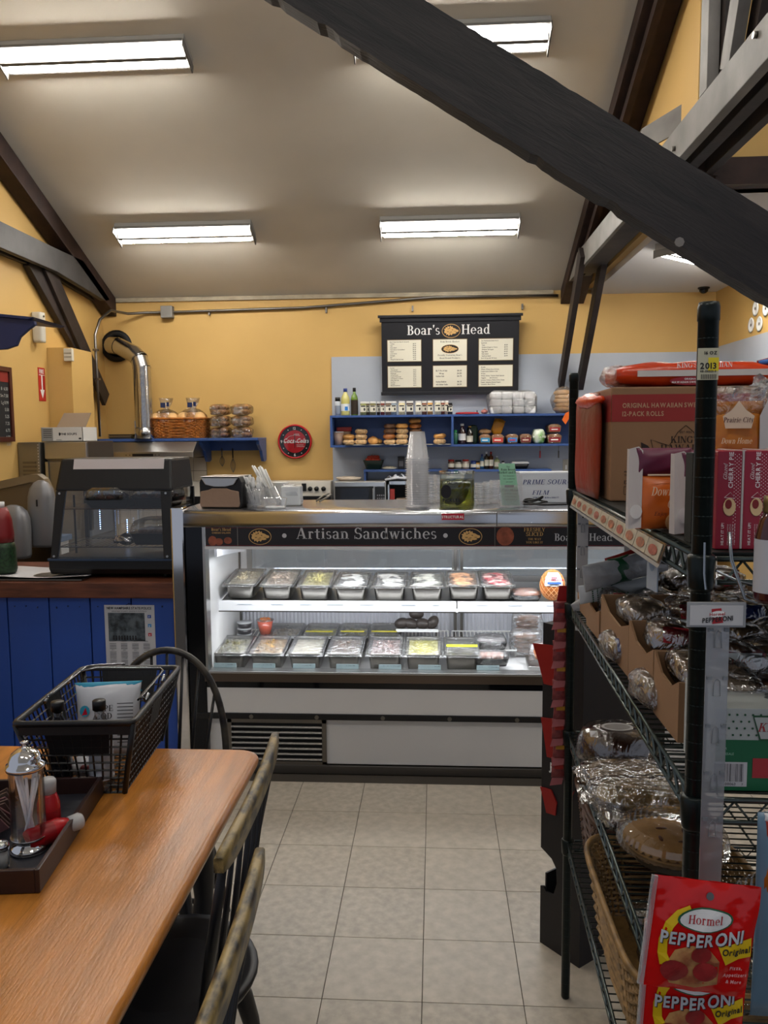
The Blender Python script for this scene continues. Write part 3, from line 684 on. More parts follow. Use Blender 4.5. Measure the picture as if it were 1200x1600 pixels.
m = MB(); m.text("Boar's", (-.085,-.0312,h_-.165), .085, font='serif', align='r'); m.text("Head", (.105,-.0312,h_-.165), .085, font='serif'); m.build('lettering', WHITEP, t)
GOLD = mat('logo_gold', '#c9a063', .5); CREAM = mat('menu_paper', '#dcd8c6', .5)
m = MB(); boar(m, (.01,-.032,h_-.135), .083, .062); m.build('emblem', [GOLD,INK,GOLD], t)
texts = [
 ["Boar's Head Cold Subs Or Sandwich","Turkey                 $5.75","Ham                    $5.50","Roast Beef             $6.25","Pastrami or Corned Beef $6.25","Salami                 $5.50","Liverwurst             $5.25","Bologna                $5.25","BLT                    $5.75","Wrap Or Sub Roll Add $1.00"],
 None,
 ["Our Homemade Salads On A","Sandwich","Tuna                      $5.50","Chicken Grape or Curry    $5.75","Chicken Tarragon          $5.50","Egg Salad                 $4.99","Ham Salad                 $4.99","Seafood Salad             $5.99","On A Wrap add .50 Cents"],
 ["The Grill","Cheeseburger           $4.25","Bacon Cheeseburger     $4.99","Hamburger              $3.99","Grilled Cheese         $3.50","Steak & Cheese Sub     $6.99","with Peppers or Onions $7.25","Philly Steak Sub       $6.99","Hot Dog                $2.50","Sausage                $4.75","Meatball Sandwich      $5.99"],
 ["","BLT On A Sub      $6.25","       Wrap    $6.00","Italian Sub        $6.75","","Italian Bulkie    $6.25","All Other Subs    $6.50"],
 ["Breads:","Wheat, Wheat, Rye, 12 Grain,","Pumpernickel, Bulkie or Sub","Wraps:","Wheat, Honey, Tomato, Basil, Spinach","Veggies:        (add .50 extra)","Lettuce, Tomato, Pickle, Onion, Green","Pepper, Jalapeno, Banana Pepper,","Cucumber, Black Olives"]]
pw, ph = .305, .19
for k in range(6):
    r_, c_ = divmod(k,3); px_ = -w_/2+.055+pw/2+c_*(w_-.11-pw)/2; pz = h_-.21-ph/2-r_*.235
    MB().box(px_-pw/2-.006,px_+pw/2+.006,-.034,-.0295,pz-ph/2-.006,pz+ph/2+.006).build('panel_frame', mat('bronze_frame','#6b5a3c',.4,.6), t)
    m = MB(); m.plate((px_,-.0345,pz),pw,ph); m.build('menu_panel', CREAM, t)
    m = MB()
    if texts[k]:
        L_ = texts[k]; n_ = len(L_); dz = (ph-.016)/n_; sz = min(dz*.52,.0135)
        for i, s_ in enumerate(L_):
            zz = pz+ph/2-.008-(i+1)*dz+dz*.3
            if '$' in s_:
                a_, b_ = s_.rsplit('$',1); m.text(a_.rstrip(),(px_-pw/2+.025,-.0352,zz),sz,font='bold',sx=.85); m.text('$'+b_,(px_+pw/2-.045,-.0352,zz),sz,font='bold',align='r',sx=.85)
            else: m.text(s_,(px_-pw/2+.02,-.0352,zz),sz,font='bold',sx=.8)
    else:
        for s_, zz, f_ in (("Rum Brook Market",.068,.015),("Proudly Featuring Boar's",-.052,.015),("Head Brand Products",-.078,.015)): m.text(s_,(px_,-.0352,pz+zz),f_,font='serif',align='c')
    m.build('lettering', INK, t)
    if k == 1: m = MB(); boar(m,(px_,-.0352,pz+.01),.08,.04); m.build('emblem',[GOLD,INK,GOLD],t)
# ------------------------------------------------ blue box shelf
A_ = at(516,698,7.3); B_ = at(516,650,7.3); Xr = 1.45
zb, ztp = A_.z+.012, B_.z+.004
t = thing('box_shelf', 'long blue open box shelf on the grey wallboard under the menu board', 'shelf', (A_.x,7.585,zb))
Ws = Xr-A_.x; Hs = ztp-zb
MB().box(0,Ws,-.285,0,Hs-.02,Hs).build('top_board', SHELFB, t, bevel=.002)
MB().box(0,Ws,-.285,0,-.02,0).build('bottom_board', SHELFB, t, bevel=.002)
MB().box(0,.02,-.285,0,0,Hs-.02).build('side_board', SHELFB, t, bevel=.002)
dv = at(707,670,7.3).x-A_.x
MB().box(dv-.01,dv+.01,-.285,0,0,Hs-.02).build('divider', SHELFB, t, bevel=.002)
MB().box(.02,Ws,-.012,0,0,Hs-.02).build('back_panel', SHELFB, t)
ZS1 = ztp+.001; ZS0 = zb+.001; YS = 7.40
LINER = mat('white_paper', '#d6d4ce', .7)
for a_, b_, lb in ((540,648,'white paper liner under the bagels on the blue shelf'),(648,704,'white paper liner right of the cup tower on the blue shelf')):
    m = MB(); m.surf(lambda u,v: (u*(at(b_,696,7.35).x-at(a_,696,7.35).x), -.17+v*.25-.01*math.sin(u*9), .0015+.0015*math.sin(u*25+v*5)), 24, 4)
    tag(m.build('paper_liner', LINER), lb, 'paper').location = (at(a_,696,7.35).x, YS, ZS0)
# things on top of the box shelf
def bottle(name, lab, cat, x, y, z, prof, liquid, cap, capprof, label=None, labelz=None, group=None, gm=None, lr=None):
    t = thing(name, lab, cat, (x,y,z), 0, group)
    MB().lathe(prof, 16).build('bottle_body', liquid, t)
    MB().lathe(capprof, 12).build('cap', cap, t)
    if label:
        z0, z1 = labelz; r = max(p[0] for p in prof)+.0008
        MB().lathe([(r,z0),(r,z1)],16,caps=False).build('paper_label', label, t)
    return t
Z = ZS1
q = xa(528.5,YS,Z); s_ = 7.4/1262
bottle('spray_can','white spray can with a black cap at the left end of the blue shelf top','can',xa(528,YS,Z),YS,Z,[(.026,0),(.026,.125),(.015,.135)],mat('can_white','#b9c0c8',.35),BLACKP,[(.024,.13),(.024,.165),(0,.166)],mat('can_print','#7f8a9a',.5),(.02,.09))
bottle('oil_bottle','clear bottle of pale yellow oil with a blue cap on the blue shelf top','bottle',xa(540,YS,Z),YS,Z,[(.038,0),(.04,.01),(.04,.14),(.036,.165),(.018,.20),(.015,.215)],mat('pale_oil','#c4bf74',.15,coat=.5),mat('blue_cap','#26397f',.4),[(.018,.213),(.018,.245),(0,.246)],mat('oil_label','#dfe6ea',.5),(.04,.105))
m = MB(); m.box(-.002,.026,-.042,-.0405,.045,.08); o = m.build('label_print', mat('sky_print','#2f7fd0',.5), bpy.data.objects['oil_bottle'])
bottle('olive_oil_bottle','tall green bottle of olive oil on the blue shelf top','bottle',xa(554,YS,Z),YS,Z,[(.030,0),(.033,.01),(.033,.15),(.027,.175),(.013,.20),(.012,.235)],mat('green_oil','#5c7c1e',.15,coat=.5),BLACKP,[(.015,.215),(.015,.25),(0,.251)],mat('olive_label','#2a1f14',.5),(.01,.14))
SP = [(568,'#8b8f5a'),(574,'#6a5a40'),(583,'#6f6a42'),(591,'#4d3d2f'),(598,'#6d2a20'),(607,'#6d5a4c'),(615.5,'#7b8a96'),(628,'#cfc39a'),(640.5,'#5a4b44'),(654,'#dcd6c2'),(663,'#8a5a44'),(672,'#b88a4a'),(684,'#c7bfa3'),(692,'#884a38'),(698,'#c0a890'),(702.5,'#2a2422')]
wid = [.032,.022,.032,.018,.022,.032,.028,.034,.036,.032,.026,.028,.032,.02,.02,.03]
for k, (px, c_) in enumerate(SP):
    x = xa(px,YS,Z); w2 = wid[k]*.86; last = (k == 15)
    t = thing('spice_jar', '%s spice jar from the left in the row on the blue shelf top' % ORD[k], 'spice jar', (x,YS+(.04 if k in (1,3,13,10) else 0),Z), 0, 'spice jars in a row')
    hj = .118 if not last else .10
    m = MB(); m.loft([[(p[0],p[1],z_) for p in m.rrect(-w2,w2,-.028,.028,.008,2)] for z_ in (0,hj*.9,)]); m.build('jar', mat('spice_%d' % k, c_, .25, noise=(60,.3), coat=.5), t)
    m = MB(); m.loft([[(p[0],p[1],z_) for p in m.rrect(-w2*.93,w2*.93,-.026,.026,.008,2)] for z_ in (hj*.9,hj*1.05)]); m.build('lid', BLACKP if last else WHITEP, t, bevel=.001)
    m = MB(); m.plate((0,-.0285,hj*.5),w2*1.9,hj*.5); m.build('paper_label', CREAM, t)
    m = MB(); m.plate((0,-.029,hj*.69),w2*1.5,hj*.09); m.disc((w2*.4,-.029,hj*.45),w2*.3,hj*.12,n=8); m.build('label_print', INK, t)
t = thing('shallow_lid', 'red plastic lid lying on the blue shelf top right of the spice jars', 'lid', (xa(730,YS,Z),YS,Z)); 
MB().lathe([(.105,0),(.11,.006),(.1,.016),(.05,.02),(0,.02)],n=24).build('disc', mat('red_plastic','#a3161f',.35), t); MB().box(.085,.092,-.03,.03,.01,.035).build('handle', BLACKP, t)
t = thing('onion', 'small reddish onion on the blue shelf top beside the wrapped cups', 'onion', (xa(757,YS,Z),YS,Z)); MB().blob((0,0,.022),(.032,.028,.022),8).build('bulb', mat('onion_skin','#b3736a',.4), t); MB().tube([(.0,0,.042),(.004,0,.055)],.004,6).build('stem', BUNP, t)
# wrapped foam cups
t = thing('wrapped_paper_rolls', 'clear wrapped block of white paper napkin rolls on the blue shelf top', 'rolls', (xa(800,YS,Z),YS,Z))
FOAM = mat('foam_white','#e4e6e8',.7)
for i in range(4):
    for j in range(3):
        m = MB(); m.loft([[(p[0],p[1],z_) for p in m.rrect(-.049*f_,.049*f_,-.09,.09,.02,3)] for z_, f_ in ((0,.85),(.01,.98),(.05,1),(.062,.85))]); m.build('roll', FOAM, t).location = ((i-1.5)*.101+random.uniform(-.006,.006),0,.002+j*.064)
m = MB(); m.blob((0,0,.098),(.225,.11,.108),14,.04,5,pw=.45); m.build('bag', WRAP, t)
# hanging bread bag at the rack end
q = at(884,632,7.2); t = thing('bread_bag', 'clear bag of braided rolls on the end of the blue shelf beside the rack post', 'bread', (q.x,7.36,Z))
for k in range(5): MB().blob((0,0,0),(.085,.06,.032),8).build('roll', BUNP, t).location = ((k%2)*.01,0,.035+k*.036)
m = MB(); m.blob((0,0,.11),(.105,.09,.125),10,.07,2); m.build('bag', BAG, t)
m = MB(); m.prism([(-.03,-.06),(.0,-.1),(.045,-.02),(.05,.02),(0,.0)],-.17,-.15,'y'); m.build('bag_tail', mat('orange_film','#d9651c',.3), t)
# inside the shelf: tub, bag, bagels
Z = ZS0; YI = 7.42
t = thing('deli_tub', 'clear plastic tub of pink spread at the left inside the blue shelf', 'tub', (xa(529,YI,Z),YI,Z)); MB().lathe([(.038,0),(.047,.115)],18).build('tub', mat('pink_spread','#a98e7e',.35,coat=.6), t); MB().lathe([(.05,.115),(.05,.123),(0,.124)],18).build('lid', mat('clear_lid','#c4c6c8',.3), t)
t = thing('snack_bag', 'red and clear snack bag behind the pink tub in the blue shelf', 'bag', (xa(537,YI,Z),YI+.08,Z)); 
m = MB(); m.blob((0,0,.07),(.06,.03,.075),10,.05,1,pw=.6); m.build('bag', mat('bag_tan','#9b7c62',.35), t); MB().box(-.07,.07,-.04,.03,.125,.165).build('header', mat('bag_red','#a02a22',.35), t, bevel=.01)
BG = [mat('bagel_plain','#c8924f',.45,noise=(12,.35),bump=(20,.1)), mat('bagel_sesame','#c9a77a',.6,noise=(60,.45),bump=(80,.3)), mat('bagel_dark','#6a4a33',.55,noise=(50,.5),bump=(80,.3)), mat('bagel_cheese','#b06a30',.45,noise=(20,.5))]
def bagel_mesh():
    m = MB()
    def fn(u,v):
        a = u*2*PI; b = v*2*PI; R_, r_ = .034, .0245
        return ((R_+r_*math.cos(b))*math.cos(a), (R_+r_*math.cos(b))*math.sin(a), .0245+r_*.92*math.sin(b)*(1+.06*math.sin(3*a)))
    m.surf(fn, 20, 11, None, True); return m
def bm_(k):
    o = bagel_mesh().build('bagel', BG[k]); return o
bdone = {}
def bagel(px, lv, kind, lab, dx=0, y=YI, sz=1., h=.047):
    o = bm_(kind) if kind not in bdone else clone(bdone[kind]); bdone.setdefault(kind, o)
    o.location = (xa(px,y,Z)+dx,y+random.uniform(-.006,.006),Z+.003+lv*h); o.rotation_euler = (random.uniform(-.05,.05),random.uniform(-.06,.06),random.uniform(0,6)); o.scale = (sz,sz,sz)
    tag(o, lab, 'bagel', 'bagels inside the blue shelf')
LV = ['lowest','second','third','fourth','topmost']
def stack(px, kinds, nm, **k):
    n = len(kinds)
    for i, kd in enumerate(kinds):
        lv = 'topmost' if i == n-1 else LV[i]
        bagel(px+random.uniform(-1,1), i, kd, '%s bagel of the %s on the blue shelf' % (lv, nm), **k)
stack(545,[1,0],'stack of two beside the pink tub'); stack(565,[1,1,1],'stack of three pale bagels')
stack(609,[1,3,2,2],'stack of four with dark tops'); stack(628.5,[1,1,1,0],'stack of four sesame bagels'); stack(649,[0,3,2,3,0],'tall stack behind the cup tower',y=7.46); stack(688,[1,0],'lone stack beside the divider')
t = thing('bread_roll', 'single shiny round roll in the blue shelf between the bagel stacks', 'roll', (xa(583,YI,Z),YI,Z+.002)); MB().blob((0,0,.036),(.05,.05,.036),10).build('crust', BG[0], t); m = MB(); m.tube([(-.03,-.03,.06),(0,-.01,.074),(.03,.01,.062)],.004,5); m.build('split', BG[3], t)
t = thing('bread_roll', 'small roll leaning right of the shiny round roll', 'roll', (xa(591,YI+.07,Z),YI+.09,Z+.002)); MB().blob((0,0,.025),(.04,.04,.025),10).build('crust', BG[0], t); m = MB(); m.tube([(-.02,-.02,.044),(0,-.01,.051),(.02,.01,.045)],.003,5); m.build('split', BG[3], t)
# right bay: bottles and loaves
bottle('green_bottle','small clear green bottle just right of the shelf divider','bottle',xa(711.5,YI,Z),YI,Z,[(.022,0),(.022,.09),(.012,.11),(.011,.13)],mat('green_glass','#3f7a5c',.2,coat=.5),mat('green_cap','#2b8a54',.4),[(.016,.10),(.016,.125),(0,.126)])
bottle('syrup_bottle','dark syrup bottle with a white label on the blue shelf','bottle',xa(722,YI,Z),YI,Z,[(.033,0),(.035,.01),(.034,.11),(.016,.145),(.013,.17)],mat('dark_syrup','#2a1418',.15,coat=.5),WHITEP,[(.016,.165),(.016,.185),(0,.186)],WHITEP,(.035,.095))
bottle('vinegar_bottle','dark bottle with a cream label on the blue shelf','bottle',xa(734,YI,Z),YI,Z,[(.027,0),(.029,.01),(.029,.10),(.012,.13),(.011,.15)],mat('dark_glass','#1c1512',.15,coat=.5),mat('gold_cap','#9a7a3a',.4,.5),[(.014,.148),(.014,.162),(0,.163)],CREAM,(.02,.075))
t = thing('herb_packet', 'dark green herb packet standing behind the vinegar bottle', 'packet', (xa(739,YI,Z),YI+.08,Z)); m = MB(); m.blob((0,0,.08),(.05,.012,.082),10,.08,3,pw=.5); m.build('pouch', mat('dark_green_film','#1f3a22',.3), t); MB().box(-.04,.04,-.012,.012,.14,.165).build('top_seal', mat('dark_green_film','#1f3a22',.3), t, bevel=.004)
def loaf(px, c1, c2, lab, w=.05, lv=0, h=.085, y=7.41):
    t = thing('bread_loaf', lab, 'bread', (xa(px,y,Z),y,Z+.002+lv*.095), 0, 'bagged loaves in the blue shelf')
    m = MB(); R = [[(-w+.004,0),(w-.004,0),(w,h*.4),(w+.006,h*.75),(w*.6,h),(-w*.6,h),(-w-.006,h*.75),(-w,h*.4)]]
    m.prism(R[0], -.1, .1, 'y'); m.build('loaf', mat('crust_loaf','#b57f4c',.6,noise=(20,.3)), t, bevel=.012)
    m = MB(); m.prism([(x*1.05,z*1.03+.001) for x, z in R[0]], -.108, .11, 'y'); m.build('bag', BAG, t, bevel=.012)
    m = MB(); m.box(-w*.85,w*.85,-.1125,-.111,h*.18,h*.62); m.build('label_band', mat('loaf_'+c1, c1, .4), t)
    m = MB(); m.box(-w*.6,w*.5,-.114,-.113,h*.32,h*.45); m.build('label_print', mat('loaf_'+c2, c2, .4), t)
loaf(757,'#2f8fc0','#e8e8e0','bagged loaf with a turquoise label, leftmost of the loaves',.046)
loaf(776.5,'#c23a34','#f0e8d8','bagged loaf with a bright red label on the blue shelf',.052)
loaf(799,'#3f7fc4','#d03030','bagged loaf with a blue label on the blue shelf',.048)
loaf(819.5,'#7a2a2a','#d8c8b0','bagged loaf with a dark red label on the blue shelf',.048)
loaf(864,'#8c1f2a','#f0f0e8','lower bagged bread with a crimson label at the shelf end',.058)
loaf(864,'#b02830','#f0f0e8','upper bagged bread with a crimson label at the shelf end',.052,1,.075)
t = thing('bread_bag', 'green and white bag of rolls between the loaves', 'bread', (xa(841,7.41,Z),7.41,Z+.002)); m = MB(); m.blob((0,0,.062),(.055,.09,.066),10,.05,4,pw=.6); m.build('bag', mat('lime_bag','#6fae4a',.35,noise=(12,.7),ramp='#e6ece0'), t); m = MB(); m.text('POTATO',(0,-.092,.05),.018,font='bold',align='c'); m.build('lettering', WHITEP, t)
t = thing('chip_bag', 'orange chip bag lying on top of the turquoise loaf', 'bag', (xa(775,7.47,Z),7.48,Z+.095)); t.rotation_euler = (0,.3,0); m = MB(); m.blob((0,0,.06),(.05,.03,.068),10,.1,3,pw=.5); m.build('bag', mat('amber_bag','#b47a18',.35), t); MB().box(-.05,.05,-.01,.01,.115,.13).build('top_seal', mat('amber_bag','#b47a18',.35), t)
t = thing('sliced_bun_bag', 'small bag of sliced buns on top of the leftmost loaf', 'buns', (xa(757,7.43,Z),7.43,Z+.088)); m = MB(); m.blob((0,0,.022),(.055,.07,.024),10,.05,8); m.build('bun', BUNP, t); m = MB(); m.blob((0,0,.024),(.062,.076,.027),10,.06,8); m.build('bag', BAG, t)
for k in range(5):
    if k == 0: t = thing('plastic_cup_sleeve','clear cup sleeve lying at the right end of the blue shelf','cups',(xa(890,7.4,Z),7.4,Z+.03)); m = MB(); m.smooth = True
    m.cyl((k*.03,0,.012),(k*.03+.04,0,.012),.036,.04,14,False)
m.build('cups', CLEARP, t); MB().cyl((-.01,0,.012),(0,0,.012),.041,n=14).build('rim', CLEARP, t)
# clips hanging below the shelf
for px, c_, lb, L_ in ((844,'#8f1a1e','red handled spatula hanging under the blue shelf',.11),(873,'#4a4642','dark tongs hanging under the blue shelf near the rack',.11)):
    t = thing('hanging_tool', lb, 'utensil', (xa(px,7.4,zb),7.4,zb-.02)); MB().tube([(0,0,0),(.0,0,-L_*.4)],.003,6).build('hook', STEELD, t); MB().box(-.006,.006,-.004,.004,-L_,-L_*.4).build('handle', mat('tool_'+c_,c_,.4), t, bevel=.002)
t = thing('light_switch', 'beige double switch plate on the wallboard under the blue shelf', 'switch', (xa(888,7.58,1.45),7.587,zat(888,730,7.58))); m = MB(); m.box(-.05,.05,-.008,0,-.075,.075); m.build('plate', mat('beige_plate','#b0ab9c',.5), t, bevel=.004); [MB().box(x-.008,x+.008,-.014,-.008,-.02,.02).build('switch', WHITEP, t) for x in (-.02,.02)]
# ================================================================== BACK COUNTER
ZC = 1.0
t = thing('back_counter', 'steel topped work counter along the back wall', 'counter', (0,7.2,0))
MB().box(-.955,2.4,-.32,.38,ZC-.04,ZC).build('worktop', STEEL, t, bevel=.004); MB().box(-.96,2.38,-.28,.36,.1,ZC-.04).build('cabinet', WHITEE, t); MB().box(-.9,2.3,-.22,.36,0,.1).build('plinth', BLACKM, t)
# range with control panel
a, b = at(400,781,7.35), at(516,752,7.35)
t = thing('range', 'white range with a row of black knobs on its backguard', 'range', (-2.3,7.25,0))
xr = b.x+2.3; 
MB().box(0,xr,-.35,.32,.0,.95).build('body', WHITEE, t, bevel=.01); MB().box(.0,xr,-.35,.2,.95,.965).build('cooktop', BLACKP, t)
MB().prism([(.10,.965),(.32,.965),(.32,b.z),(.14,b.z)],0,xr,'x').build('backguard', mat('backguard_white','#c9c4b9',.35), t, bevel=.006)
MB().box(.0,xr,.085,.12,.965,b.z-.135).build('vent_strip', BLACKP, t)
for px in (484,494,505):
    o = MB().lathe([(.022,0),(.02,.02),(.0,.021)],14,T=Trz((at(px,765,7.35).x+2.3,.128,zat(px,764,7.35)),0,PI/2)).build('knob', BLACKP, t)
m = MB().box(at(471,765,7.35).x+2.3,at(478,765,7.35).x+2.3,.115,.13,b.z-.09,b.z-.02); m.build('clock_display', BLACKP, t)
# microwave
a, b = at(522,790,7.25), at(603,752,7.25)
t = thing('microwave', 'silver microwave oven with a black door on the back counter', 'microwave', (a.x,7.25,ZC)); w_ = b.x-a.x; h_ = b.z-ZC
MB().box(0,w_,0,.33,.012,h_).build('body', mat('microwave_silver','#aaa7a2',.35,.6), t, bevel=.006)
MB().box(.012,w_*.76,-.018,0,.03,h_-.015).build('door', BLACKP, t, bevel=.004)
m = MB(); m.plate((w_*.40,-.0195,h_*.5),w_*.55,h_*.56); m.build('door_window', mat('dark_window','#20242c',.1), t)
MB().box(.01,w_-.01,-.02,-.002,h_-.045,h_-.005).build('trim', STEEL, t, bevel=.003)
MB().box(w_*.79,w_-.01,-.016,0,.03,h_-.05).build('control_panel', BLACKP, t)
m = MB(); [m.plate((w_*(.84+.04*i),-.0165,h_*(.25+.1*j)),w_*.025,h_*.05) for i in range(4) for j in range(4)]; m.build('button', mat('grey_key','#6b6b70',.5), t)
MB().box(w_*.745,w_*.765,-.035,-.018,.05,h_-.06).build('handle', STEEL, t, bevel=.004); MB().box(.02,.05,.02,.3,0,.012).box(w_-.05,w_-.02,.02,.3,0,.012).build('feet', BLACKP, t)
t = thing('serving_plate', 'cream oval plate upside down on top of the microwave', 'plate', (at(545,750,7.4).x,7.42,b.z+.001)); MB().lathe([(.09,0),(.12,.02),(.115,.03),(0,.032)],22).build('plate', mat('cream_plate','#cdbfae',.3), t); MB().lathe([(.06,.031),(.06,.036),(0,.037)],18).build('foot_ring', mat('cream_plate','#cdbfae',.3), t)
# rolled towel + coffee box
t = thing('folded_towel', 'crumpled white towel lying on top of the dark box right of the microwave', 'towel', (at(625,748,7.35).x,7.37,b.z+.002))
m = MB(); m.surf(lambda u,v: ((u-.5)*.26,(v-.5)*.22,.012+.03*math.sin(u*3)*abs(math.sin(v*5+u*9))+.02*math.sin(u*14)**2),26,16); m.build('cloth', mat('white_cloth','#c9cdd6',.8), t); m = MB(); m.tube([(-.13,-.1,.01),(-.02,-.12,.03),(.1,-.11,.02)],.012,6); m.build('hem', mat('white_cloth','#c9cdd6',.8), t)
a_ = at(606,790,7.25).x
t = thing('open_cabinet', 'small open fronted black steel cabinet right of the microwave', 'cabinet', (a_,7.25,ZC)); h2 = b.z-ZC
MB().box(0,.21,.25,.3,0,h2).build('back', BLACKM, t); MB().box(0,.015,0,.25,0,h2).build('side', STEEL, t); MB().box(.195,.21,0,.25,0,h2).build('side', STEEL, t); MB().box(0,.21,0,.25,h2-.03,h2).build('top', STEEL, t)
MB().box(.02,.06,.01,.08,.02,h2-.07).build('label_strip', mat('strip_red','#8c2a22',.4), t); MB().box(.075,.19,.04,.2,.06,.12).build('tray', mat('tray_tan','#a39080',.6), t, bevel=.004)
# small blue shelves under the box shelf
def mini(px0, px1, py, lab):
    a, b = at(px0,py,7.35), at(px1,py,7.35); t = thing('wall_shelf', lab, 'shelf', (a.x,7.585,a.z)); W_ = b.x-a.x
    MB().box(0,W_,-.23,0,-.02,0).build('board', SHELFB, t, bevel=.003); MB().box(0,.018,-.2,0,-.16,-.02).build('bracket', SHELFB, t); MB().box(W_-.018,W_,-.2,0,-.16,-.02).build('bracket', SHELFB, t); return a.z
zl = mini(568,690,734,'short lower blue shelf left of the cup tower'); zr = mini(700,862,734,'short lower blue shelf behind the pickle jar')
Y2 = 7.47
t = thing('tomato_basket', 'dark green plastic basket of small tomatoes on the lower blue shelf', 'basket', (at(584,730,Y2).x,Y2,zl+.001))
m = MB(); m.loft([[(p[0],p[1],z_) for p in m.rrect(-.085*f,.085*f,-.07*f,.07*f,.02,3)] for z_, f in ((0,.75),(.005,.78),(.075,1.08),(.082,1.12),(.076,1.0),(.01,.7))], caps='bt'); m.build('basket', mat('dark_green_plastic','#12261c',.4), t)
rnd = random.Random(4)
for k in range(9):
    o = MB().blob((0,0,.02),(.021,.021,.019),7).build('tomato', mat('tomato_red','#b8402c',.3)); o.location = (at(584,730,Y2).x-.056+(k%5)*.026+(k//5)*.013,Y2-.04+(k//5)*.05,zl+.062+rnd.uniform(0,.01)+.02*(k//5)); tag(o,'%s small red tomato from the left in the %s row of the green basket' % (ORD[k%5],['front','rear'][k//5]),'tomato','tomatoes in the green basket')
t = thing('crumb_dish', 'pale shallow dish of crumbs on the lower blue shelf', 'dish', (at(609,733,Y2).x,Y2-.04,zl+.001)); MB().lathe([(.055,0),(.07,.012),(.066,.014),(.05,.01),(0,.01)],18).build('dish', CREAM, t); m = MB(); m.blob((0,0,.014),(.055,.055,.012),8,.1,2); m.build('crumbs', mat('crumbs','#c0b49a',.8,noise=(60,.4)), t)
t = thing('canister', 'square black canister on the lower blue shelf', 'canister', (at(627,730,Y2).x,Y2,zl+.001)); MB().box(-.03,.03,-.03,.03,0,.10).build('body', mat('canister_black','#221f20',.4), t, bevel=.005); MB().box(-.031,.031,-.031,.031,.101,.115).build('lid', BLACKP, t, bevel=.004); m = MB(); m.plate((0,-.0315,.05),.04,.05); m.build('label', mat('grey_key','#6b6b70',.5), t)
def jar(px, r, h, body, cap, lab, y=Y2, z=None, name='jar', neck=False):
    t = thing(name, lab, 'jar', (at(px,735,y).x,y,(zr if z is None else z)+.001))
    MB().lathe([(r,0),(r,h*.8)]+([(r*.4,h*.88),(r*.35,h)] if neck else [(r*.85,h*.85)]),14).build('body', body, t); k = .45 if neck else .95
    MB().lathe([(r*k,h*(.97 if neck else .84)),(r*k,h*(1.12 if neck else 1.02)),(0,h*(1.12 if neck else 1.02))],14).build('lid', cap, t)
    m = MB(); m.lathe([(r+.0006,h*.2),(r+.0006,h*.6)],14,caps=False); m.build('paper_label', CREAM, t)
rc = mat('red_lid','#a5261c',.4)
jar(705,.03,.085,mat('jar_brown','#6a4530',.3,coat=.4),rc,'red lidded jar behind the pickle jar, left one'); jar(716,.032,.08,mat('jar_grey','#8c8a80',.3,coat=.4),BLACKP,'black lidded jar behind the pickle jar'); jar(727.5,.032,.085,mat('jar_clear','#b9a79a',.3,coat=.4),rc,'red lidded jar behind the pickle jar, right one')
jar(740,.028,.075,mat('jar_blue','#1f3f78',.3),mat('blue_cap','#26397f',.4),'blue jar beside the two red lidded jars'); jar(746,.022,.07,mat('jar_amber','#b98a3a',.3),BLACKP,'amber spice jar on the lower shelf')
jar(753,.018,.12,mat('bottle_blue','#3a6a92',.3),mat('blue_cap','#26397f',.4),'slim blue bottle on the lower shelf',neck=True,name='sauce_bottle'); jar(760,.02,.14,mat('bottle_olive','#3a3018',.2,coat=.5),WHITEP,'dark olive bottle with white cap on the lower shelf',neck=True,name='sauce_bottle'); jar(767,.021,.14,mat('bottle_amber','#5a3010',.2,coat=.5),rc,'amber bottle with red cap on the lower shelf',neck=True,name='sauce_bottle')
jar(776.5,.026,.105,mat('squeeze_green','#8f9a6a',.4),mat('clear_lid','#c4c6c8',.3),'pale green squeeze bottle on the lower shelf',neck=True,name='squeeze_bottle'); jar(786,.014,.07,WHITEP,INK,'small white shaker on the lower shelf',name='shaker')
t = thing('foil_tray', 'black tray with a white lid on the lower blue shelf', 'tray', (at(812,733,Y2).x,Y2,zr+.001)); m = MB(); m.loft([[(p[0],p[1],z_) for p in m.rrect(-.08*f,.08*f,-.06*f,.06*f,.02,3)] for z_, f in ((0,.8),(.045,1))]); m.build('tray', BLACKP, t); m = MB(); m.loft([[(p[0],p[1],z_) for p in m.rrect(-.078*f,.078*f,-.058*f,.058*f,.02,3)] for z_, f in ((.046,1.05),(.055,1.05),(.065,.9))]); m.build('lid', mat('clear_lid','#c4c6c8',.3), t)
# ================================================================== LEFT: refrigerators, sink corner
zf = zat(60,691,5.9)
t = thing('reach_in_refrigerator', 'tall stainless refrigerator at the left with a louvred side', 'refrigerator', (-2.75,6.2,0))
xL, xM = WX+.005, at(62,700,5.9).x
MB().box(xL+2.75,xM+2.75,-.3,.24,.05,zf).build('body', mat('satin_steel','#8f8a80',.35,.9,noise=(3,.1)), t, bevel=.006)
xa_ = at(36,720,5.9).x+2.75
for k in range(11): MB().box(xa_,xa_+.10,-.306,-.3,zf-.16-k*.03,zf-.145-k*.03).build('louvre', STEELD, t)
m = MB(); [m.disc((xa_+.12,-.3005,zf-.02-k*.022),.004,.004,n=6) for k in range(34)]; m.build('rivets', mat('bright_rivet','#e0e0e0',.3), t)
zg = zat(100,690,6.0)
t = thing('reach_in_refrigerator', 'second stainless cabinet beside the louvred refrigerator, behind the display case', 'refrigerator', (xM+.02,6.2,0))
w_ = at(141,690,6.0).x-xM-.02
MB().box(0,w_,-.24,.24,.05,zg).build('body', STEELD, t, bevel=.004); MB().box(0,w_,-.27,-.24,zg-.13,zg-.002).build('header', STEEL, t, bevel=.006); MB().box(.03,w_-.02,-.27,-.24,.1,zg-.15).build('door', mat('satin_steel','#8f8a80',.35,.9), t, bevel=.006)
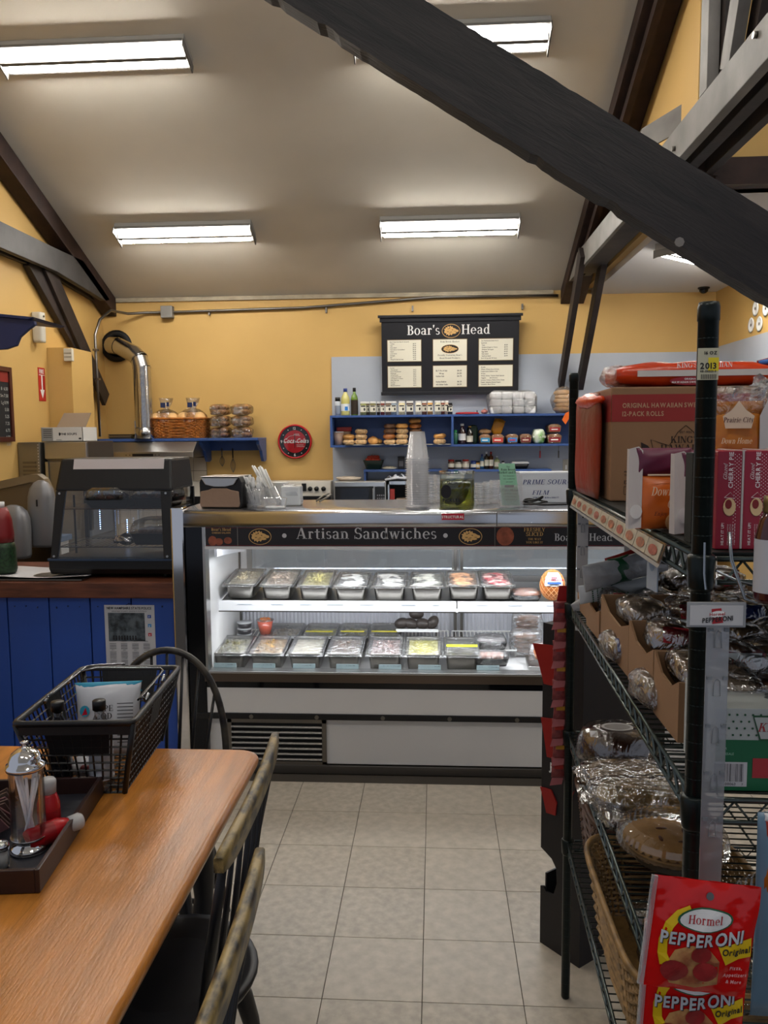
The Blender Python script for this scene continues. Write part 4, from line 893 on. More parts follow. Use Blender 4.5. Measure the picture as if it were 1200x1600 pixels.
MB().box(.01,.03,-.285,-.24,.3,zg-.15).build('hinge_rail', STEEL, t); MB().box(0,.008,-.275,-.24,.1,zg-.14).build('gasket', BLACKP, t)
# white carton with an open flap on the refrigerator
a, b = at(72,689,6.05), at(136,689,6.05); 
t = thing('carton', 'open white carton with a raised brown flap on top of the refrigerator', 'carton', (a.x,5.98,zg+.001))
w_ = b.x-a.x; h_ = zat(72,668,6.0)-zg
m = MB(); m.box(0,w_,0,.004,0,h_); m.box(0,.004,0,.26,0,h_); m.box(w_-.004,w_,0,.26,0,h_); m.box(0,w_,.256,.26,0,h_); m.box(0,w_,0,.26,0,.004); m.build('walls', CARDW, t)
m = MB(); m.hexa([(0,.25,h_),(w_*.73,.25,h_),(w_*.73,.256,h_),(0,.256,h_)],[(0.03,.33,h_+.115),(w_*.78,.33,h_+.115),(w_*.78,.336,h_+.115),(.03,.336,h_+.115)]); m.build('flap', mat('flap_brown','#8b7966',.8), t)
m = MB(); m.text('FINE SOUPS',(w_*.66,-.0008,h_*.45),.016,font='bold',align='c'); [m.plate((w_*.15,-.0008,h_*(.3+.13*k)),w_*.2,.004) for k in range(5)]; m.disc((w_*.44,-.0008,h_*.52),.006,.014,n=10); m.plate((w_*.42,-.0008,h_*.12),.04,.003); m.plate((w_*.93,-.0008,h_*.2),.02,.012); m.build('lettering', INK, t)
m = MB(); m.plate((w_*.15,-.0006,h_*.5),w_*.26,h_*.9); m.build('shaded_label', mat('carton_grey','#8f8f8e',.6), t)
# dark monitor like thing behind, wall items
q = at(66,600,5.85)
def onleft(py0, py1, px, X=WX): # point of the left wall seen at a pixel
    d = RM @ Vector(((px-600)/FPX,1,-(py0-800)/FPX)); k = X/d.x; return Vector((0,0,CAMH))+d*k
p1, p2 = onleft(574,0,60), onleft(627,0,70)
t = thing('fire_sign', 'narrow red FIRE arrow sign on the left yellow wall', 'sign', (WX+.001,(p1.y+p2.y)/2,p2.z)); hS = p1.z-p2.z; wS = abs(p2.y-p1.y)*.9+.04
MB().box(0,.003,-wS/2,wS/2,0,hS).build('sign_plate', mat('sign_red','#b3231f',.4), t)
m = MB(); R_ = (0,-1,0) if False else (0,1,0)
m.text('FIRE',(.0036,0,hS*.83),.032,right=(0,1,0),font='bold',align='c',sx=.8)
m.plate((.0036,0,hS*.55),.02,hS*.45,(0,1,0)); m.add([(.0036,-.036,hS*.34),(.0036,.036,hS*.34),(.0036,0,hS*.08)],[(0,1,2)]); m.plate((.0034,0,hS*.78),wS*.8,.004,(0,1,0)); m.build('lettering', WHITEP, t)
p1, p2 = onleft(571,0,-20), onleft(690,0,19)
t = thing('chalkboard', 'chalk menu board in a wooden frame at the left picture edge', 'chalkboard', (WX+.002,p1.y,p2.z)); W2 = p2.y-p1.y; H2 = onleft(575,0,17).z-p2.z
MB().box(0,.012,-.2,W2,0,H2).build('slate', mat('slate_black','#16181b',.7), t)
fr = mat('mahogany_frame','#4a1f14',.4)
MB().box(0,.025,W2-.035,W2,0,H2).build('frame_side', fr, t, bevel=.003); MB().box(0,.025,-.2,W2-.035,H2-.035,H2).build('frame_top', fr, t, bevel=.003); MB().box(0,.025,-.2,W2-.035,0,.035).build('frame_bottom', fr, t, bevel=.003)
MB().box(.0122,.014,-.2,W2-.04,H2-.11,H2-.035).build('title_band', mat('band_red','#8a2318',.6), t)
m = MB(); [m.text(s_,(.0145,W2-.05,H2-.17-k*.05),.022,right=(0,1,0),align='r') for k, s_ in enumerate(('8" 6.50','Sm 7.50','Lg 8.99','5.50','5.25','7.25','6.75','4.99','3.50'))]; m.build('lettering', mat('chalk','#b9bab6',.8), t)
# corner shelf top left, device and sensor
a = onleft(545,0,12)
b = at(52,498,4.75)
t = thing('corner_shelf', 'dark blue scrolled shelf end at the upper left edge', 'shelf', (b.x,4.75,b.z-.005))
zt_ = 0; 
MB().prism([(-.45,.045),(-.02,.0),(.005,-.01),(.005,-.03),(-.04,-.06),(-.09,-.10),(-.115,-.15),(-.18,-.17),(-.45,-.18)],0,.03,'y').build('bracket', SHELFB if False else mat('dark_blue_paint','#1d2c5c',.45), t, bevel=.003)
MB().hexa([(-.45,-.02,.045),(-.02,-.02,.0),(-.02,.4,.0),(-.45,.4,.045)],[(-.45,-.02,.062),(.01,-.02,.012),(.01,.4,.012),(-.45,.4,.062)]).build('board', mat('dark_blue_paint','#1d2c5c',.45), t)
q = onleft(515,0,53)
t = thing('wall_dispenser', 'white rounded dispenser fixed high on the left wall beside the blue shelf', 'dispenser', (WX+.001,q.y,q.z-.1)); m = MB(); m.loft([[(.0+(p[0]+.04),p[1],z_) for p in m.rrect(-.04,.04,-.045*f,.045*f,.02,3)] for z_, f in ((0,.75),(.02,.9),(.2,1),(.23,.9))]); m.build('housing', mat('ivory_plastic','#c9c5b8',.4), t); MB().cyl((.08,-.0,.2),(.087,0,.2),.008).build('button', STEELD, t)
q = onleft(550,0,93,-2.93)
t = thing('alarm_sounder', 'small ivory alarm box on the corner of the yellow pillar', 'alarm', (-2.93,6.46,q.z-.055)); MB().box(-.045,.025,-.05,-.011,0,.10).build('housing', mat('ivory_plastic','#c9c5b8',.4), t, bevel=.006); MB().box(-.04,.02,-.053,-.05,.03,.034).box(-.04,.02,-.053,-.05,.06,.064).build('groove', STEELD, t)
t.location.y = 6.46
# sink backsplash with two dispensers
Yd = 4.85
t = thing('hand_sink', 'stainless hand sink with a curved backsplash at the left edge', 'sink', (at(0,800,Yd).x-.3,Yd+.12,.0)); O = Vector(t.location)
P_ = [at(px,py,Yd+.1) for px, py in ((-60,765),(0,752),(50,741),(62,741),(72,748),(80,765),(86,800),(92,870),(96,930))]
low = P_[-1].z
out_ = [(p.x-O.x, p.z) for p in P_]; m = MB(); m.prism(out_+[(out_[-1][0]-.06,low)]+[(x-.03 if i > 2 else x, z-.05 if i < 6 else z) for i, (x, z) in list(enumerate(out_))[::-1][1:]], -.05, .02, 'y'); m.build('backsplash_frame', mat('satin_steel','#8f8a80',.35,.9), t)
m = MB(); m.prism([(out_[0][0],low),(out_[-1][0]-.05,low)]+[(x-.02,z-.03) for x, z in out_[::-1][1:]], .0, .01, 'y'); m.build('backsplash', STEELD, t)
SILV = mat('silver_plastic','#7b7c80',.35,.3)
for px, lb, w_ in ((24,'grey rounded soap dispenser at the left edge, nearer one',.10),(72,'grey rounded soap dispenser behind the nearer one',.082)):
    pz0, pz1 = (at(px,872,Yd-.1),at(px,789,Yd-.1)) if px < 30 else (at(px,853,Yd+.05),at(px,750,Yd+.05))
    hh = pz1.z-pz0.z; t = thing('soap_dispenser', lb, 'dispenser', (pz0.x,Yd-(.1 if px < 30 else -.02),pz0.z)); m = MB(); rr = []
    for z_, f in ((0,.86),(.02,.95),(hh*.55,1),(hh*.75,.96),(hh*.88,.8),(hh*.96,.52),(hh,.2)): rr.append([(p[0],p[1],z_) for p in m.rrect(-w_*f,w_*f,-.06*f,.06*min(1,f+.1),.05*f,4)])
    m.loft(rr); m.build('cover', SILV, t); MB().box(-.004,.004,-.064,-.058,hh*.62,hh*.72).build('keyhole', BLACKP, t)
# low cabinet with blue worktop and white drawers
a, b = at(66,848,5.2), at(66,900,5.2)
t = thing('low_cabinet', 'white drawer cabinet with a blue grey worktop left of the display case', 'cabinet', (a.x-.40,5.35,0)); w_ = .40
MB().box(0,w_,-.25,.3,a.z-.035,a.z+.005).build('worktop', mat('blue_laminate','#4d617d',.4), t, bevel=.004); MB().box(.02,w_-.03,-.22,.3,.0,a.z-.035).build('body', WHITEE, t)
for k in range(3): o = MB().box(.03,w_-.05,-.24,-.22,a.z-.25-k*.24,a.z-.05-k*.24).build('drawer', mat('cream_drawer','#cfc7b6',.5), t, bevel=.004); MB().lathe([(.012,0),(.014,.02),(0,.022)],10,T=Trz((w_*.75,-.24,a.z-.1-k*.24),0,PI/2)).build('knob', WHITEP, o)
# ================================================================== DELI CASE
X0, X1 = -1.24, 1.27; YF = 3.885; YB = 4.80
t = CASE = thing('deli_case', 'long white glass fronted deli case with an Artisan Sandwiches sign band', 'display case', (0,YF,0)); 
def zf(py, px=600, Y=YF): return at(px,py,Y).z
zt = zf(797); zsg1 = zf(823); zsg0 = zf(853); zgb = zf(1050); zrail = zf(1067); zbl0 = zf(1077)
zb1, zb0 = zf(1117), zf(1126)
XL = at(322,900,YF).x
D = YB-YF
# cabinet body below
MB().box(X0+.04,X1,.10,D,.04,zgb-.03).build('cabinet', WHITEE, t)
MB().box(X0+.03,X1,.0,.02,zb1,zbl0).build('upper_panel', WHITEE, t, bevel=.003)
MB().box(X0+.03,X1,.03,.05,.05,zb0).build('lower_panel', WHITEE, t, bevel=.003)
MB().box(X0+.03,X1,-.006,.03,zb0,zb1).build('bumper_rail', BLACKP, t, bevel=.003)
for k in range(7): MB().cyl((-.92+k*.33,-.007,(zb0+zb1)/2),(-.92+k*.33,-.011,(zb0+zb1)/2),.011,n=8).build('rail_screw', STEELD, t)
m = MB(); m.box(X0+.03,X1,.02,.06,0,.045); m.build('kick_plate', STEELD, t, bevel=.003)
# glass sill: chrome strip, brown band and black strip
MB().box(XL-.02,X1,-.015,.06,zgb-.012,zgb).build('sill', STEEL, t, bevel=.003)
MB().box(XL-.02,X1,-.008,.05,zrail,zgb-.012).build('sill_band', mat('bronze_sill','#6a5d52',.3,.8), t)
MB().box(XL-.02,X1,.0,.05,zbl0,zrail).build('sill_strip', mat('gloss_black','#0b0c0f',.06), t)
# vent grille
ga, gb = at(355,1125,YF), at(508,1197,YF)
GR = mat('grille_steel','#8d8983',.35,.8)
for a_, b_, c_, d_, n_ in ((ga.x-.006,gb.x+.006,ga.z-.018,ga.z,'frame_top'),(ga.x-.006,gb.x+.006,gb.z-.004,gb.z+.014,'frame_bottom'),(ga.x-.006,ga.x+.016,gb.z,ga.z,'frame_left'),(gb.x-.016,gb.x+.006,gb.z,ga.z,'frame_right')):
    MB().box(a_,b_,.018,.032,c_,d_).build('grille_frame', STEELD, t)
MB().box(ga.x,gb.x,.0295,.031,gb.z,ga.z).build('grille_recess', BLACKM, t)
ns = 7; hz = (ga.z-gb.z-.036)/ns
for k in range(ns):
    z_ = gb.z+.014+k*hz; MB().prism([(.022,z_+.004),(.008,z_+hz*.35),(.012,z_+hz*.62),(.026,z_+hz*.55)],ga.x+.016,gb.x-.016,'x').build('slat', GR, t)
# end frame, left
MB().box(X0-.055,X0+.01,-.02,.06,.02,zt+.015).build('end_post', CHROME, t, bevel=.008)
MB().box(X0+.01,XL-.012,-.004,.05,.02,zt-.02).build('end_panel', mat('dark_mirror','#2a2b2e',.12,.9), t, bevel=.004)
MB().box(XL-.012,XL,-.008,.06,zgb,zsg1).build('glass_post', STEEL, t)
MB().box(X0-.05,X0-.03,.06,D,.04,zt).build('end_wall', STEELD, t)
MB().box(X1,X1+.03,-.01,D,.02,zt).build('end_wall', STEELD, t, bevel=.004)
MB().box(X0-.028,XL-.0,.061,D,.04,zt-.01).build('end_lining', WHITEE, t)
# canopy: chrome fascia and steel top
m = MB(); prof_ = [(-.014,zsg1),(-.0145,zsg1+.02),(-.0148,zt-.03),(-.0135,zt-.016),(-.007,zt-.005),(.004,zt),(.62,zt),(.62,zt-.03),(.03,zt-.04),(.0,zsg1)]; m.smooth = True; m.prism(prof_,X0-.05,X1,'x'); m.smooth = False; m.build('canopy', mat('canopy_steel','#c9cbd0',.24,1.), t)
for px in (776,): x_ = at(px,810,YF).x; MB().box(x_-.002,x_+.002,-.016,-.013,zsg1,zt-.012).build('fascia_joint', STEELD, t)
a, b = at(690,809,YF), at(725,809,YF)
m = MB(); m.box(a.x,b.x,-.0155,-.0135,zf(812),zf(802)); o = m.build('maker_badge', mat('badge_red','#b3122e',.3), t); m = MB(); m.text('STRUCTURAL',((a.x+b.x)/2,-.016,zf(809.5)),.013,font='bold',align='c',sx=.8); m.build('badge_lettering', WHITEP, o)
# sign band
SB = mat('sign_black','#1b191b',.35)
xs_ = [at(px,838,YF).x for px in (322,372,773,1075)]; hs = zsg1-zsg0
MB().box(xs_[0],xs_[3],-.010,.0,zsg0,zsg1).build('sign_band', SB, t)
m = MB(); [m.plate(((xs_[0]+xs_[3])/2,-.0106,z_),xs_[3]-xs_[0],.004) for z_ in (zsg0+.003,zsg1-.003)]; m.build('sign_edge', mat('maroon_line','#5c1d22',.4), t)
MB().box(xs_[0]-.01,X1,-.008,.03,zsg0-.016,zsg0-.001).build('glass_head_rail', mat('white_rail','#d8d8da',.3), t, bevel=.002)
m = MB(); m.text('Artisan Sandwiches',(at(573,838,YF).x,-.0115,zsg0+.036),.054,font='serif',align='c',sx=at(682,838,YF).x*0+1.07)
sil = mat('silver_lettering','#b9b8bb',.35)
m.disc((at(445,838,YF).x,-.0115,zsg0+.052),.011,.011,n=14); m.disc((at(696,838,YF).x,-.0115,zsg0+.052),.011,.011,n=14)
m.text("Boar's",(at(866,842,YF).x,-.0115,zsg0+.026),.036,font='serif'); m.text("Head",(at(957,842,YF).x,-.0115,zsg0+.026),.036,font='serif',align='r'); m.build('lettering', sil, t)
m = MB()
for s_, pz, sz in (('FRESHLY',.078,.017),('SLICED',.056,.018),('THE WAY',.036,.010),('YOU LIKE IT',.020,.010)):
    for px in (835,992): m.text(s_,(at(px,838,YF).x,-.0115,zsg0+pz-.006),sz,font='serif',align='c')
m.text("Boar's Head",(at(347,838,YF).x,-.0115,zsg0+.076),.014,font='serif',align='c'); m.text('CHEESES SALADS',(at(347,838,YF).x,-.0115,zsg0+.062),.008,align='c'); m.build('small_lettering', GOLD, t)
for px in (407,735): m = MB(); boar(m,(at(px,838,YF).x,-.0108,zsg0+hs*.5),.056,.040); m.build('emblem',[GOLD,INK,GOLD],t)
m = MB(); boar(m,(at(910,838,YF).x,-.0108,zsg0+hs*.45),.021,.019); m.build('emblem',[GOLD,INK,GOLD],t)
HAM = mat('ham_print','#8a4a34',.4,noise=(30,.4)); m = MB(); m.disc((at(789,838,YF).x,-.0114,zsg0+hs*.52),.042,.046,n=20); m.build('printed_ham', HAM, t)
m = MB(); m.disc((at(333,842,YF).x,-.0114,zsg0+.026),.022,.025,n=14); m.disc((at(343,843,YF).x,-.0112,zsg0+.022),.02,.018,n=14); m.disc((at(357,843,YF).x,-.0114,zsg0+.028),.02,.017,n=14); m.build('printed_meats', HAM, t)
m = MB(); [m.plate((x_,-.0108,(zsg0+zsg1)/2),.004,hs) for x_ in xs_[1:3]]; m.build('sign_joint', STEELD, t)
# glass front
m = MB(); m.box(XL,X1,.0,.004,zgb,zsg0-.016); m.build('front_glass', glass('case_glass',(.98,.99,.99),.015), t)
# interior
INW = mat('case_white','#d9dade',.4); RIB = mat('ribbed_liner','#c3c4ca',.35)
MB().box(XL,X1,.06,D-.06,zgb-.06,zgb-.035).build('deck', mat('deck_steel','#a9a59e',.4,.6), t)
zsh_f = at(600,955,YF+.17).z; zsh_t = at(600,942,YF+.17).z
ymid = .70
m = MB()       # lower rear liner with vertical ribs
nr = 110; W_ = X1-XL
for k in range(nr): m.add([(XL+W_*k/nr,ymid,zgb-.03),(XL+W_*(k+.5)/nr,ymid-.008,zgb-.03),(XL+W_*(k+1)/nr,ymid,zgb-.03),(XL+W_*k/nr,ymid,zsh_f+.05),(XL+W_*(k+.5)/nr,ymid-.008,zsh_f+.05),(XL+W_*(k+1)/nr,ymid,zsh_f+.05)],[(0,1,4,3),(1,2,5,4)])
m.build('ribbed_back', RIB, t)
# rear sliding glass with frames
MB().box(XL,X1,D-.05,D-.02,zsh_f+.02,zsh_f+.06).build('door_track', STEEL, t); MB().box(XL,X1,D-.06,D-.01,zt-.05,zt-.03).build('door_track', STEEL, t)
for k, (a_, b_) in enumerate(((XL,.13),(.11,X1))):
    o = MB().box(a_+.02,b_-.02,D-.045+k*.014,D-.04+k*.014,zsh_f+.06,zt-.05).build('sliding_glass', glass('door_glass',(.80,.86,.93),.05), t)
    for x_ in (a_+.0,b_-.03): MB().box(x_,x_+.03,D-.05+k*.014,D-.032+k*.014,zsh_f+.06,zt-.05).build('door_stile', STEEL, o)
# uprights, shelf, rails
for px in (712,722,369): x_ = at(px,900,YF+.6).x; MB().box(x_-.008,x_+.008,.66,.685,zgb,zsg0).build('slotted_upright', STEELD, t)
sl_a, sl_b = at(342,945,YF+.17).x, X1-.02
tl_ = .02
MB().hexa([(sl_a,.19,zsh_t-.012),(sl_b,.19,zsh_t-.012),(sl_b,.62,zsh_t+tl_),(sl_a,.62,zsh_t+tl_)],[(sl_a,.19,zsh_t-.004),(sl_b,.19,zsh_t-.004),(sl_b,.62,zsh_t+tl_+.008),(sl_a,.62,zsh_t+tl_+.008)]).build('shelf_plate', STEEL, t)
PR = mat('price_rail_white','#e8e8ea',.35)
xm = at(714,948,YF+.17).x
for a_, b_ in ((sl_a,xm-.003),(xm+.003,sl_b)):
    o = MB().hexa([(a_,.165,zsh_f),(b_,.165,zsh_f),(b_,.185,zsh_f),(a_,.185,zsh_f)],[(a_,.178,zsh_t+.006),(b_,.178,zsh_t+.006),(b_,.19,zsh_t+.006),(a_,.19,zsh_t+.006)]).build('price_rail', PR, t)
    m = MB(); rnd = random.Random(int(a_*100)); x_ = a_+.08
    while x_ < b_-.1:
        w_ = rnd.uniform(.06,.12)
        for kk in range(3): m.plate((x_+w_/2,.1725-.0012,zsh_f+.014+.009*kk),w_*rnd.uniform(.5,.9),.0025,up=(0,.3,1))
        x_ += w_+rnd.uniform(.03,.12)
    m.build('rail_print', mat('pale_blue_print','#a9b6c4',.5), o)
    MB().box(a_,b_,.163,.187,zsh_f-.006,zsh_f).build('rail_lip', STEELD, o)
for x_ in (at(385,870,YF+.1).x,): MB().prism([(.05,zsg0-.02),(.65,zsg0-.06),(.65,zsg0-.12),(.05,zsg0-.06)], XL+.03, XL+.045, 'x').build('light_bracket', INW, t)
# lamps of the case
def caselamp(y, z, name):
    tb = MB().cyl((XL+.05,y,z),(X1-.05,y,z),.012,n=10).build('case_tube', mat('case_tube_lit','#ffffff',.4,emis=('#f4f6ff',16.)), t)
    a = area(name,(0.04,YF+y,z-.02),(0,0,0),2.2,.03,CASE_W,(.94,.97,1)); a.rotation_euler = (math.radians(18),0,0)
caselamp(.055, zsg0-.012, 'case_lamp_top')
a = area('case_lamp_shelf',(0.04,YF+.21,zsh_f-.012),(math.radians(14),0,0),2.2,.03,CASE_W*.55,(.94,.97,1))
MB().cyl((sl_a+.02,.21,zsh_f-.004),(sl_b,.21,zsh_f-.004),.008,n=8).build('shelf_tube', MATS['case_tube_lit'], t)
# ------------------------------------------------ pans
PANS = mat('pan_steel','#85827e',.33,1.)
def pan(px, py_rim, Yf, w, d, h, lab, fill, flab, fkind, tilt=.06, lvl=.02, zfix=None, mound=.012, skew=0., filmed=True, frac=1., grp='steel pans on the upper shelf of the case', fr=(.5,.5)):
    q = at(px,py_rim,Yf); t = thing('steel_pan', lab, 'food pan', (q.x,Yf,(q.z if zfix is None else zfix)), 0, grp); t.rotation_euler = (tilt,0,0); h_ = h
    m = MB(); R1 = lambda f, z: [(p[0]*f,p[1],z) for p in m.rrect(-w/2,w/2,0,d,.022,3)]
    def R2(ins, z): return [(p[0],p[1],z) for p in m.rrect(-w/2+ins,w/2-ins,ins,d-ins,.02,3)]
    m.loft([R2(.0,-.004),R2(0,0),R2(.009,0),R2(.012,-.012),R2(.020,-h_+.012),R2(.03,-h_+.006)],caps='t')
    m.loft([R2(.009,-.006),R2(.018,-h_+.005),R2(.03,-h_)],caps='t')
    m.build('pan_body', PANS, t)
    if filmed:
        m = MB(); rnd = random.Random(int(px*7)); ph = [rnd.uniform(0,6) for _ in range(5)]
        def fn(u,v):
            e = max(abs(u-.5),abs(v-.5))*2; x = (u-.5)*(w+.012); y = v*(d+.012)-.006
            z = .002+(1-e)*.006*math.sin(u*14+ph[0]+v*5)+(1-e)*.004*math.sin(v*22+ph[1])-(.012 if e > .98 else 0)
            return (x,y,z)
        m.surf(fn, 18, 18); m.build('cling_wrap', WRAP, t)
    # the food
    m = MB(); rnd = random.Random(int(px*3+py_rim)); ph = [rnd.uniform(0,6) for _ in range(8)]
    rough = {'shred':.006,'salad':.008,'smooth':.0025,'slices':.004,'liquid':.0}[fkind]
    def ff(u,v):
        x = (u-.5)*(w-.036); y = .018+v*(d-.036); e = min(1,4*min(u,1-u,v,1-v)+.2)
        z = -lvl+mound*math.sin(PI*u)*math.sin(PI*v)*e+rough*(math.sin(u*37+ph[0]+3*math.sin(v*9))*math.sin(v*41+ph[1])+.6*math.sin(u*71+v*23+ph[2]))*e
        return (x,y,z)
    n = 30 if fkind in ('shred','salad') else 14
    m.surf(ff,n,n)
    if fkind in ('shred','salad'):
        for k in range(90 if fkind == 'shred' else 60):
            u, v = rnd.uniform(.1,.9), rnd.uniform(.08,.9); b_ = Vector(ff(u,v)); a_ = rnd.uniform(0,6.28)
            if fkind == 'shred': L_ = rnd.uniform(.008,.018); m.tube([b_,b_+Vector((math.cos(a_)*L_,math.sin(a_)*L_,rnd.uniform(.002,.010)))],.0022,3)
            else: s_ = rnd.uniform(.004,.008); m.blob(tuple(b_),(s_*1.3,s_,s_),3)
    if fkind == 'slices':
        for k in range(5): m.blob((rnd.uniform(-.02,.02),.03+k*(d-.07)/5,-lvl+.008),(w*.36,.03,.011),6,.08,k)
    o = m.build(flab[0], fill); tag(o, flab[1], 'food', None, 'stuff' if fkind in ('shred','salad') else None); o.location = t.location; o.rotation_euler = t.rotation_euler
    return t
UP = [(350,913,.172,mat('food_lettuce','#d3c9ac',.6,noise=(70,.5),ramp='#b9a98c'),'shred',('shredded_lettuce','pale shredded lettuce in the first pan of the upper case shelf')),
 (406,914,.176,mat('food_onion','#c9b5a5',.6,noise=(60,.4)),'shred',('sliced_onion','shredded pinkish onion in the second pan of the upper case shelf')),
 (461.5+28,915,.176,mat('food_yellow','#d9cf8c',.6,noise=(60,.4)),'shred',('shredded_cheese','pale yellow shredded cheese in the third pan of the upper case shelf')),
 (547,916,.18,mat('food_white','#cfcfcc',.5,noise=(30,.3)),'slices',('sliced_cheese','white sliced cheese under crinkled wrap in the fourth upper pan')),
 (608,916,.18,mat('food_white2','#c5c3bf',.5,noise=(30,.3)),'slices',('sliced_cheese','greyish white slices in the fifth upper pan, right of the white cheese')),
 (667,916,.178,mat('food_white3','#cdcdc2',.5,noise=(30,.3)),'slices',('sliced_provolone','creamy white slices in the sixth upper pan left of the shelf joint')),
 (725,916,.172,mat('food_pink','#d6a17c',.5,noise=(30,.4)),'slices',('sliced_turkey','peach coloured sliced meat in the seventh upper pan')),
 (779,917,.172,mat('food_red','#a8434d',.5,noise=(30,.4),ramp='#d9b3ad'),'slices',('sliced_ham','red and pink sliced meat in the eighth upper pan'))]
xsU = [-1.0,-.815,-.615,-.42,-.23,-.045,.135,.305]
for k, (px, py, w_, mt_, kd, fl) in enumerate(UP):
    px_ = [373,431,490,547,608,667,725,778][k]
    pan(px_,[913,914,915,916,916,916,914,914][k],YF+.20,w_,.30,.085,'%s steel pan from the left on the upper shelf, holding %s' % (ORD[k],fl[0].replace('_',' ')),mt_,fl,kd,tilt=.11 if k < 3 else .08,lvl=.012)
LO = [(355,.18,mat('food_mixed','#a9a072',.5,noise=(30,.5),ramp='#6e6a4e'),'salad',('cucumber_slices','pale green cucumber slices in the lower pan at the far left')),
 (414,.18,mat('food_corn','#c99a4a',.5,noise=(50,.5),ramp='#8f7a58'),'salad',('pasta_salad','orange yellow salad in the second lower front pan')),
 (475,.18,mat('food_cream','#cfc8b4',.5,noise=(40,.3)),'smooth',('egg_salad','cream coloured salad spread in the third lower front pan')),
 (536,.18,mat('food_brown','#6b5a4e',.5,noise=(50,.5),ramp='#9a8a80'),'salad',('tuna_salad','dark brown grey salad in the fourth lower front pan')),
 (600,.18,mat('food_rose','#c4a9a4',.5,noise=(40,.4),ramp='#8f7c78'),'salad',('seafood_salad','pale pink salad in the fifth lower front pan')),
 (661,.185,mat('food_bright','#d6cf4f',.5,noise=(40,.4),ramp='#e0dc90'),'shred',('banana_peppers','bright yellow chopped peppers in the sixth lower front pan')),
 (722,.18,mat('food_olive','#5d5648',.5,noise=(40,.4)),'smooth',('olive_spread','dark olive spread in the lower pan with a yellow label'))]
zlo = at(600,1022,YF+.10).z
for k, (px, w_, mt_, kd, fl) in enumerate(LO):
    pan(px,1021+k*.5,YF+.10,w_,.27,.105,'%s steel pan from the left in the lower front row, holding %s' % (ORD[k],fl[0].replace('_',' ')),mt_,fl,kd,tilt=.10,lvl=.016,grp='steel pans in the lower front row of the case')
MI = [(440,.19,mat('food_tan','#a8967a',.5,noise=(40,.5)),'salad',('bean_salad','tan bean salad in the lower rear row, leftmost pan')),(499,.185,mat('food_pickle','#8f8a2c',.4,noise=(20,.4)),'smooth',('pickle_slices','olive green pickle slices in the second pan of the lower rear row')),(551,.165,mat('food_pepper','#b9ad74',.4,noise=(30,.5),ramp='#8a8430'),'salad',('pepperoncini','pale yellow peppers in the third pan of the lower rear row')),(602,.175,mat('food_dkpickle','#77703a',.4,noise=(30,.5)),'smooth',('relish','dark green relish in the fourth pan of the lower rear row'))]
for k, (px, w_, mt_, kd, fl) in enumerate(MI):
    pan(px,994,YF+.42,w_,.22,.105,'%s steel pan from the left in the lower rear row, holding %s' % (ORD[k],fl[0].replace('_',' ')),mt_,fl,kd,tilt=.10,lvl=.03,grp='steel pans in the lower rear row of the case')
# yellow labels on film
YLB = mat('yellow_label','#e2ee18',.5); 
q = at(722,1016,YF+.10); m = MB(); m.box(-.078,.078,0,.03,0,.0012); o = m.build('wrap_label', YLB); o.location = (q.x,YF+.115,q.z+.013); o.rotation_euler = (.1,0,0); tag(o,'bright yellow sticker on the wrap of the olive spread pan','label')
for k,(px,w_) in enumerate(((498,.15),(550,.13),(600,.14))):
    q = at(px,992,YF+.42); m = MB(); m.box(-w_/2,w_/2,0,.02,0,.001); o = m.build('wrap_label', mat('olive_label2','#b7ab2c',.5)); o.location = (q.x,YF+.435,q.z+.012); o.rotation_euler = (.1,0,0); tag(o,'olive yellow sticker on the wrap of the %s lower rear pan' % ORD[k+1],'label')
# price tags on the front sill
PT = mat('tag_teal','#8b9da0',.5)
for k, px in enumerate((350,411,474,542,609,671,763)):
    q = at(px,1044,YF+.03); t2 = thing('price_tag','%s small pale price tag from the left on the sill of the deli case' % ORD[k],'price tag',(q.x,YF+.045,zgb+.0005),0,'price tags on the case sill')
    MB().prism([(0,0),(.02,0),(.012,.021),(.008,.021)],-.056,.056,'x').build('holder', PT, t2); m = MB(); m.text(['cucumbers','pasta salad','egg salad','tuna salad','seafood salad','banana peppers','chicken salad'][k]+' $4.99',(0,.0035,.008),.009,font='bold',align='c',up=(0,.3,1),sx=.8); m.build('lettering', INK, t2)
